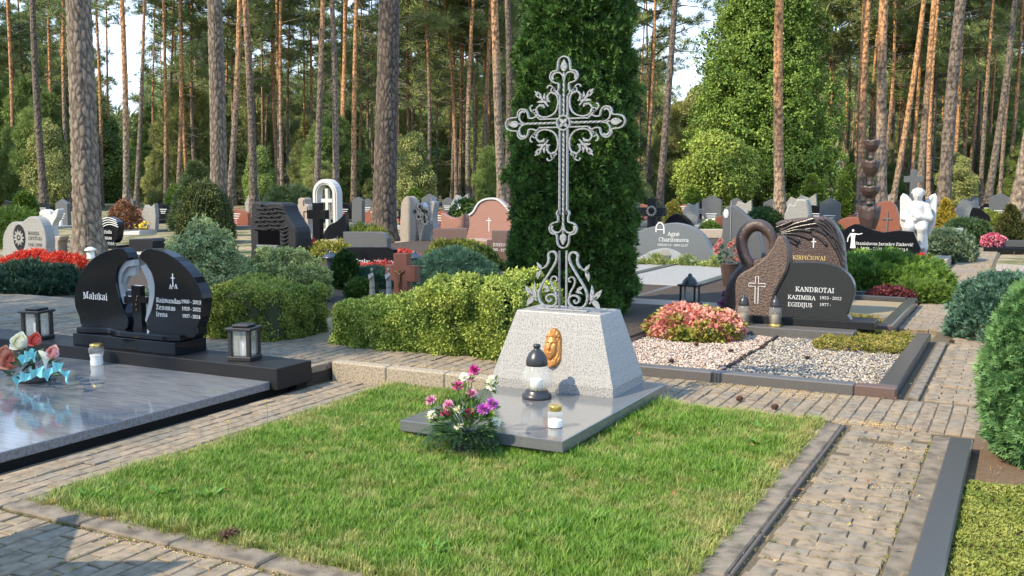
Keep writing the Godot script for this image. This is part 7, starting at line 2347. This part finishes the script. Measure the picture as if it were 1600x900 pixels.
	var slim := [[Vector3(-57.148, 0, -44.734), Vector2(0.005, -0.002), 0.28], [Vector3(-47.038, 0, -45.464), Vector2(0.041, -0.021), 0.3], [Vector3(-53.59, 0, -51.08), Vector2(0.053, -0.028), 0.26], [Vector3(-53.499, 0, -56.758), Vector2(0.03, -0.015), 0.26], [Vector3(-54.54, 0, -61.849), Vector2(0.015, -0.008), 0.24], [Vector3(-55.76, 0, -63.47), Vector2(0.068, -0.035), 0.24], [Vector3(-48.82, 0, -58.054), Vector2(0.03, -0.016), 0.24], [Vector3(-50.382, 0, -61.75), Vector2(0.023, -0.012), 0.22], [Vector3(-46.057, 0, -57.232), Vector2(0.022, -0.011), 0.26], [Vector3(-35.636, 0, -46.863), Vector2(0.037, -0.019), 0.3], [Vector3(-33.667, 0, -45.63), Vector2(0.03, -0.015), 0.32], [Vector3(-45.418, 0, -62.068), Vector2(0.035, -0.018), 0.26], [Vector3(-32.592, 0, -55.195), Vector2(-0.045, 0.023), 0.28], [Vector3(-46.386, 0, -75.079), Vector2(0.007, -0.004), 0.24], [Vector3(-41.57, 0, -68.564), Vector2(0.054, -0.028), 0.24], [Vector3(-28.947, 0, -50.325), Vector2(0.031, -0.016), 0.3], [Vector3(-36.576, 0, -64.393), Vector2(0.024, -0.013), 0.26], [Vector3(-29.274, 0, -52.409), Vector2(0.045, -0.023), 0.32], [Vector3(-18.619, 0, -69.186), Vector2(0.009, -0.005), 0.3], [Vector3(-15.403, 0, -76.481), Vector2(-0.003, 0.002), 0.3], [Vector3(-12.495, 0, -70.104), Vector2(0.042, -0.022), 0.28], [Vector3(-8.831, 0, -65.244), Vector2(0.055, -0.029), 0.3], [Vector3(-10.319, 0, -80.239), Vector2(-0.005, 0.002), 0.26], [Vector3(-6.383, 0, -75.52), Vector2(-0.012, 0.006), 0.28], [Vector3(-4.396, 0, -81.053), Vector2(-0.001, 0), 0.32], [Vector3(-3.849, 0, -92.597), Vector2(-0.05, 0.026), 0.24], [Vector3(-2.648, 0, -79.706), Vector2(0.014, -0.007), 0.26], [Vector3(-54.293, 0, -39.456), Vector2(0.018, -0.009), 0.28], [Vector3(-69.588, 0, -51.806), Vector2(0.01, -0.005), 0.26], [Vector3(-52.872, 0, -44.696), Vector2(0.015, -0.008), 0.28], [Vector3(-65.545, 0, -56.151), Vector2(0.026, -0.014), 0.26], [Vector3(-66.877, 0, -62.219), Vector2(0.025, -0.013), 0.26], [Vector3(-39.668, 0, -60.54), Vector2(-0.005, 0.003), 0.28], [Vector3(-45.724, 0, -70.918), Vector2(0.018, -0.009), 0.26], [Vector3(-26.9, 0, -76.159), Vector2(-0.031, 0.016), 0.26], [Vector3(-9.303, 0, -89.773), Vector2(0.002, -0.001), 0.26], [Vector3(-12.823, 0, -81.195), Vector2(0.004, -0.002), 0.26], [Vector3(-10.331, 0, -93.746), Vector2(-0.022, 0.011), 0.26], [Vector3(-6.977, 0, -97.734), Vector2(-0.017, 0.009), 0.26], [Vector3(-47.802, 0, -67.59), Vector2(0.001, -0.001), 0.26], [Vector3(-39.852, 0, -46.932), Vector2(0.016, -0.008), 0.28], [Vector3(-50.432, 0, -50.463), Vector2(0.012, -0.006), 0.3], [Vector3(-8.982, 0, -60.662), Vector2(0.012, -0.006), 0.26], [Vector3(-7.907, 0, -63.47), Vector2(0.03, -0.016), 0.26], [Vector3(-6.463, 0, -66.47), Vector2(0.022, -0.011), 0.26], [Vector3(-4.939, 0, -60.503), Vector2(0.014, -0.007), 0.28], [Vector3(-4.053, 0, -65.466), Vector2(0.009, -0.005), 0.28], [Vector3(-3.462, 0, -70.276), Vector2(0.025, -0.013), 0.26], [Vector3(-2.469, 0, -64.034), Vector2(0.015, -0.008), 0.28], [Vector3(-1.162, 0, -69.215), Vector2(0.024, -0.013), 0.28], [Vector3(-12.983, 0, -74.356), Vector2(0, 0), 0.26], [Vector3(-8.161, 0, -74.6), Vector2(0.011, -0.006), 0.24], [Vector3(-32.543, 0, -48.464), Vector2(-0.01, 0.005), 0.28], [Vector3(-33.168, 0, -52.644), Vector2(-0.004, 0.002), 0.28], [Vector3(-33.455, 0, -57), Vector2(0.026, -0.013), 0.26], [Vector3(-49.574, 0, -39.646), Vector2(0.018, -0.009), 0.28], [Vector3(-47.693, 0, -45.125), Vector2(0.024, -0.012), 0.26], [Vector3(-44.478, 0, -49.041), Vector2(0.016, -0.008), 0.26]]
	for s in slim:
		var dir := Vector2(s[0].x, s[0].z).rotated(deg_to_rad(27.372))
		var br := dir.x / maxf(-dir.y, 1.0)
		var cs := 0.5 if (br > 0.11 and br < 0.25) or absf(br + 0.385) < 0.05 else 0.85
		pine("slender pine with orange upper trunk in the wood behind the graves", s, R.randf_range(19.0, 23.5), R.randf_range(0.1, 0.4), "slender pines in the wood", 0.0, R.randf_range(0.2, 0.8), cs)
	# deeper in the wood
	for i in 165:
		var D := R.randf_range(62.0, 128.0)
		var X := R.randf_range(-0.62, 0.62) * D
		if absf(X / D + 0.385) < 0.035 or (X / D > 0.15 and X / D < 0.225) or absf(X / D - 0.31) < 0.012: continue
		pine("pine deep in the wood, one of many trunks under the canopy", [wp(X, D), Vector2(R.randf_range(-0.02, 0.02), R.randf_range(-0.02, 0.02)), R.randf_range(0.22, 0.34)], R.randf_range(17.0, 23.0), R.randf_range(0.15, 0.5), "pines deep in the wood", 0.0, R.randf_range(0.1, 0.8), R.randf_range(0.9, 1.2))
	# pines beside and behind the camera, whose shade falls on the left-hand graves
	var sh := [[-16.6, 7.4], [-18.8, 4.0], [-21.0, 9.0]]
	for s in sh:
		pine("pine beside the plots to the left of the view, shading the split headstone", [Vector3(s[0], 0, s[1]), Vector2(0.0, 0.0), 0.4], R.randf_range(19.0, 22.0), 0.5, "pines left of the view")
	broadleaf_wood()

func wp(X: float, D: float) -> Vector3:
	# lateral and forward metres from the camera to the plots' axes
	var f := deg_to_rad(27.372)
	return Vector3(X * cos(f) - D * sin(f), 0, -X * sin(f) - D * cos(f))

func leaf_crown(r: float, h0: float, h1: float, n: int, size: float, c0: Color, c1: Color, lobes := 9, cone := 0.0) -> Array:
	var xf := []
	var cs := []
	var L := []
	for i in lobes:
		var t := (i + 0.5) / lobes
		var w := lerpf(sin(PI * (0.18 + 0.78 * t)), 1.05 - 0.85 * t, cone)
		var a := i * 2.39996 + R.randf_range(-0.4, 0.4)
		L.append([Vector3(cos(a) * r * 0.52 * w, lerpf(h0, h1, t), sin(a) * r * 0.52 * w), r * R.randf_range(0.42, 0.62) * (0.55 + 0.5 * w), R.randf()])
	for i in n:
		var l = L[R.randi() % lobes]
		var d := rvec()
		var rr: float = l[1]
		var at: Vector3 = l[0] + d * rr * pow(R.randf(), 0.28) * Vector3(1, 0.85, 1)
		var up := (d * 0.8 + Vector3.UP * 0.4 + rvec() * 0.5).normalized()
		var x := up.cross(rvec()).normalized()
		xf.append(Transform3D(Basis(x, up, x.cross(up)).scaled(Vector3.ONE * size * R.randf_range(0.65, 1.3)), at))
		cs.append(c0.lerp(c1, clampf(0.55 * l[2] + R.randf_range(0.0, 0.5), 0, 1)))
	return [xf, cs]

func limbs(H: float, dia: float, r: float) -> ArrayMesh:
	var b := MB.new()
	b.tube(smooth3([Vector3(0, -0.1, 0), Vector3(0.05, H * 0.35, 0), Vector3(-0.05, H * 0.7, 0.04), Vector3(0, H * 0.95, 0)], 3), rad(10, dia * 0.5, 0.02), 8)
	for i in 11:
		var y := H * R.randf_range(0.22, 0.8)
		var a := i * 2.39996
		var L := r * R.randf_range(0.45, 0.85)
		b.tube([Vector3(0, y, 0), Vector3(cos(a) * L * 0.5, y + L * 0.35, sin(a) * L * 0.5), Vector3(cos(a) * L, y + L * 0.55, sin(a) * L)], [dia * 0.2, dia * 0.12, 0.012], 5, false)
	return b.mesh()

func broadleaf_wood() -> void:
	CL.leafy = clump(30, 0.42, 0.28, 0.95)
	# the big broadleaf tree right of the thuja
	var t := thing("broadleaf_tree", "large full-leaved broadleaf tree behind the orange-barked pine", "tree", Vector3(-14.216, 0, -60.204))
	var c := leaf_crown(5.0, 1.4, 14.6, 7400, 0.38, Color(0.07, 0.145, 0.022), Color(0.29, 0.39, 0.075), 38, 0.8)
	scatter("crown", CL.leafy, M.leaf, c[0], c[1], t)
	part("trunk", limbs(13.0, 0.5, 4.5), M.bark_grey, t)
	t = thing("broadleaf_tree", "lower rounded broadleaf tree in front of the large one's left foot", "tree", Vector3(-15.292, 0, -54.017))
	c = leaf_crown(2.3, 0.6, 3.6, 2800, 0.34, Color(0.12, 0.18, 0.027), Color(0.36, 0.43, 0.085), 10)
	scatter("crown", CL.leafy, M.leaf, c[0], c[1], t)
	part("trunk", limbs(3.6, 0.16, 2.0), M.bark_grey, t)
	# slim bright thujas in the far rows
	var fl := [[Vector3(-6.673, 0, -43.84), 0.46, 2.35], [Vector3(-9.032, 0, -48.249), 0.40, 2.0], [Vector3(-33.39, 0, -32.26), 0.42, 1.45], [Vector3(-15.526, 0, -50.518), 0.4, 1.3], [Vector3(-35.783, 0, -26.517), 0.4, 1.2], [Vector3(-24.054, 0, -37.094), 0.45, 1.3]]
	var names := ["slim bright green thuja left of the urn totem", "shorter slim bright thuja right of the orange-barked pine", "slim green thuja left of the weeping shrub", "small bright thuja above the buff stone wall", "small pointed yellow-green conifer at the far left", "dark pointed conifer right of the dark middle trunk"]
	for i in fl.size():
		shrub("slim_thuja", names[i], fl[i][0], flame(fl[i][1], fl[i][2]), 420, CL.spray, M.needle, 0.17, Color(0.05, 0.10, 0.012), Color(0.17, 0.25, 0.035), 0.14, Vector2.ONE, 0.9)
	# undergrowth and young trees: five kinds of crown, repeated
	var protos := []
	var trunks := []
	for v in 6:
		var dark := v % 2 == 0
		c = leaf_crown(2.3, 0.4, 6.8, 2000 if v < 2 else 1700, 0.38 if v < 2 else 0.46, Color(0.10, 0.15, 0.04) if dark else Color(0.17, 0.20, 0.06), Color(0.30, 0.38, 0.10) if dark else Color(0.48, 0.48, 0.17), 13)
		var o := scatter("crown", CL.leafy if v < 2 else CL.tuft, M.leaf if v < 2 else M.needle, c[0], c[1])
		remove_child(o)
		protos.append(o)
		trunks.append(limbs(6.6, 0.16, 2.0))
	var spots := []
	for i in 84: spots.append([R.randf_range(-0.6, 0.6), R.randf_range(56.0, 112.0), 0.0])
	for i in 22: spots.append([-0.58 + i * 0.054 + R.randf_range(-0.012, 0.012), R.randf_range(54.0, 66.0), 1.0])
	for s in spots:
		var D: float = s[1]
		var X: float = s[0] * D
		var size: float = R.randf_range(0.55, 1.15) * (D / 85.0 + 0.1)
		if s[2] > 0.5: size = R.randf_range(0.25, 0.55)
		var o := thing("young_tree", ["leafy young tree in the undergrowth below the pines", "low leafy bush at the foot of the wood"][int(s[2])], ["tree", "bush"][int(s[2])], wp(X, D), ["young broadleaf trees in the wood", "bushes at the foot of the wood"][int(s[2])], R.randf_range(0, TAU))
		var v := R.randi() % 6 if R.randf() < 0.5 else 2 + R.randi() % 4
		var cr = protos[v].duplicate()
		cr.name = "crown"
		o.add_child(cr, true)
		cr.set_meta("kind", "stuff")
		part("trunk", trunks[v], M.bark_grey, o)
		o.scale = Vector3(size, size * R.randf_range(0.9, 1.25), size)
	# the wood closing the view far behind
	var xf := []
	var cs := []
	for i in 14000:
		var D := R.randf_range(130.0, 190.0)
		var X := R.randf_range(-0.68, 0.68) * D
		var top := 17.0 + 6.0 * noise.get_noise_2d(X * 3.0, D * 2.0) + 5.0 * noise.get_noise_2d(X * 14.0, 40.0)
		if X / D > 0.15 and X / D < 0.22: top = minf(top, 11.0)
		elif absf(X / D + 0.385) < 0.02: top = minf(top, 11.0)
		var at := wp(X, D) + Vector3(0, top * pow(R.randf(), 0.75), 0)
		var up := (Vector3.UP + rvec()).normalized()
		var x := up.cross(rvec()).normalized()
		xf.append(Transform3D(Basis(x, up, x.cross(up)).scaled(Vector3.ONE * R.randf_range(1.2, 2.4)), at))
		cs.append(Color(0.15, 0.20, 0.075).lerp(Color(0.42, 0.46, 0.18), R.randf()))
	tag(scatter("distant_woodland", CL.tuft, M.needle, xf, cs), "far green woodland closing the view behind the pines", "woodland")

func odds() -> void:
	# headstone just outside the lower left, whose shadow falls on the front path
	var t := thing("pointed_headstone", "dark pointed headstone just left of the front path, outside the view", "headstone", Vector3(-4.05, 0, -1.5), "", -0.5)
	var b := MB.new()
	b.prism(v2([-0.28, 0, -0.34, 0.45, -0.48, 0.8, -0.15, 0.7, 0.0, 0.95, 0.12, 0.7, 0.42, 0.85, 0.3, 0.4, 0.28, 0], 1.75), -0.06, 0.06, 0.01)
	part("stone", b, M.black, t)
	# pine cones
	var cones := [Vector3(-3.099, 0, -3.22), Vector3(-1.81, 0, -7.129), Vector3(-1.52, 0, -6.977), Vector3(-2.748, 0.04, -9.147), Vector3(-2.359, 0.04, -8.944), Vector3(-2.68, 0.04, -8.19), Vector3(-2.153, 0.04, -9.29), Vector3(-1.664, 0.04, -8.893), Vector3(-0.596, 0, -10.707)]
	var where := ["dark open pine cone on the front path by the lawn edging", "pine cone on the cross path below the gravel plot, left one", "pine cone on the cross path below the gravel plot, right one", "pine cone on the white gravel, uppermost one", "pine cone on the white gravel near the divider strip", "pine cone on the white gravel nearest the kerb", "pine cone at the divider strip on the grey gravel", "pine cone in the middle of the grey gravel", "pine cone on the paved path below the teal juniper"]
	for i in cones.size(): cone_thing(cones[i], where[i], 0.04 if i == 0 else 0.024)
	# fallen leaves and needles
	b = MB.new()
	for i in 1500:
		var x := R.randf_range(-5.2, 0.9)
		var z := R.randf_range(-9.5, -2.2)
		if x > -4.3 and x < -1.1 and z < -3.2 and z > -6.75 and R.randf() < 0.6: continue
		if x < -4.4 and z < -3.0: continue
		var y := 0.012
		if x > -4.3 and x < -1.1 and z < -3.2 and z > -6.75: y = R.randf_range(0.02, 0.045)
		if x < -3.4 and z < -6.5: y = 0.152
		elif z < -7.75 and x < -0.8: y = 0.05
		elif x > -0.2 and z > -6.8: y = 0.03
		b.col = [Color(0.30, 0.14, 0.05), Color(0.38, 0.24, 0.09), Color(0.24, 0.11, 0.05), Color(0.42, 0.31, 0.12)][R.randi() % 4]
		var d := rvec()
		d.y = absf(d.y) * 0.3
		if R.randf() < 0.75: b.leaf(Vector3(x, y, z), d.normalized(), Vector3.UP, R.randf_range(0.03, 0.07), 0.0028, 0.0)
		else: b.leaf(Vector3(x, y, z), d.normalized(), (Vector3.UP + rvec() * 0.5).normalized(), R.randf_range(0.02, 0.045), R.randf_range(0.012, 0.022), 0.3)
	for i in 700:
		b.col = [Color(0.34, 0.19, 0.08), Color(0.42, 0.28, 0.12), Color(0.22, 0.11, 0.05)][R.randi() % 3]
		b.leaf(Vector3(R.randf_range(-0.2, 1.0), R.randf_range(0.024, 0.034), R.randf_range(-6.8, -5.3)), (rvec() * Vector3(1, 0.15, 1)).normalized(), Vector3.UP, R.randf_range(0.03, 0.08), 0.003, 0.0)
	var o := part("leaf_litter", b, M.leaf)
	tag(o, "scattered dry needles and brown leaves on the paths and beds", "leaf litter", "", "stuff")
	# drifts of yellow sand on the paving
	var grain := MB.new()
	grain.blob(Vector3.ZERO, Vector3(1, 0.5, 0.8), 3, 5)
	var gx := []
	var gc := []
	for q in [[-1.55, -7.6, 0.16, 900], [-2.1, -7.62, 0.12, 400], [-0.85, -6.85, 0.10, 500], [-0.6, -6.3, 0.07, 160], [-3.3, -3.04, 0.2, 260], [-2.0, -3.03, 0.3, 300], [-0.9, -5.0, 0.25, 160], [-0.45, -5.4, 0.3, 240], [-0.2, -8.4, 0.2, 300], [-4.2, -6.6, 0.35, 500]]:
		for k in q[3]:
			var x: float = q[0] + R.randfn(0, q[2]) * 1.4
			var z: float = q[1] + R.randfn(0, q[2] * (0.6 if q[2] < 0.2 else 0.12))
			var s := R.randf_range(0.002, 0.0048)
			gx.append(Transform3D(Basis.from_euler(Vector3(0, R.randf_range(0, TAU), 0)).scaled(Vector3(s, s, s)), Vector3(x, 0.142 if q[0] < -4.0 else 0.001, z)))
			gc.append(Color(0.58, 0.40, 0.17) * R.randf_range(0.7, 1.15))
	tag(scatter("sand_grains", grain.mesh(), plain(1, 1, 1, 0.95), gx, gc), "loose yellow sand drifted over the paving", "sand")
	# moss and grass in the paving joints
	var xf := []
	var cs := []
	var tuft := clump(10, 0.9, 0.12, 0.3, "needle")
	for i in 1300:
		var side := R.randf() < 0.5
		var x := R.randf_range(-1.0, -0.44) if side else R.randf_range(-5.3, -1.1)
		var z := R.randf_range(-6.7, -2.6) if side else R.randf_range(-3.05, -2.3)
		if side and R.randf() < 0.5: x = [-0.99, -0.46][R.randi() % 2] + R.randf_range(-0.012, 0.012)
		elif not side and R.randf() < 0.45: z = -3.05 + R.randf_range(-0.012, 0.012)
		else:
			x = snappedf(x, 0.1) - 0.055 if not side else x
			z = z if not side else snappedf(z, 0.1) + 0.04
		xf.append(Transform3D(Basis.from_euler(Vector3(0, R.randf_range(0, TAU), 0)).scaled(Vector3.ONE * R.randf_range(0.008, 0.022)), Vector3(x, -0.006, z)))
		cs.append(Color(0.14, 0.17, 0.03).lerp(Color(0.33, 0.27, 0.10), R.randf()))
	tag(scatter("joint_moss", tuft, M.grass, xf, cs), "little moss and dry grass growing in the paving joints", "moss")

# alike trees and stones told apart by what they stand between and their order there
func told_apart(group: String, phrase: String) -> void:
	var marks := [[-900.0, "outside the view's left edge"], [0.0, "the left edge"], [130.0, "the big left trunk"], [322.0, "the weeping shrub"], [513.0, "the white arch"], [600.0, "the thick middle trunk"], [762.0, "the pink headstone"], [892.0, "the tall thuja"], [1051.0, "the golden thuja"], [1221.0, "the orange-barked pine"], [1356.0, "the urn totem"], [1430.0, "the stone angel"], [1600.0, "the right edge"], [9000.0, ""]]
	var nth := ["first", "second", "third", "fourth", "fifth", "sixth", "seventh", "eighth", "ninth", "tenth", "eleventh", "twelfth", "thirteenth", "fourteenth", "fifteenth", "sixteenth", "seventeenth", "eighteenth", "nineteenth", "twentieth"]
	var bins := {}
	for o in get_children():
		if not o.has_meta("group") or o.get_meta("group") != group: continue
		var p := Vector2(o.position.x, o.position.z).rotated(deg_to_rad(27.372))
		var px := 800.0 + 1550.0 * p.x / maxf(-p.y, 1.0)
		var k := 0
		while px >= marks[k + 1][0]: k += 1
		if not bins.has(k): bins[k] = []
		bins[k].append([px, o])
	for k in bins:
		bins[k].sort_custom(func(a, b): return a[0] < b[0])
		for i in bins[k].size():
			var word: String = nth[i] if i < 20 else "twenty-" + nth[i - 20]
			var between: String = "between %s and %s" % [marks[k][1], marks[k + 1][1]]
			if k == 0: between = "outside the left edge of the view"
			elif k == marks.size() - 2: between = "outside the right edge of the view"
			bins[k][i][1].set_meta("label", "%s %s, %s from left" % [phrase, between, word])
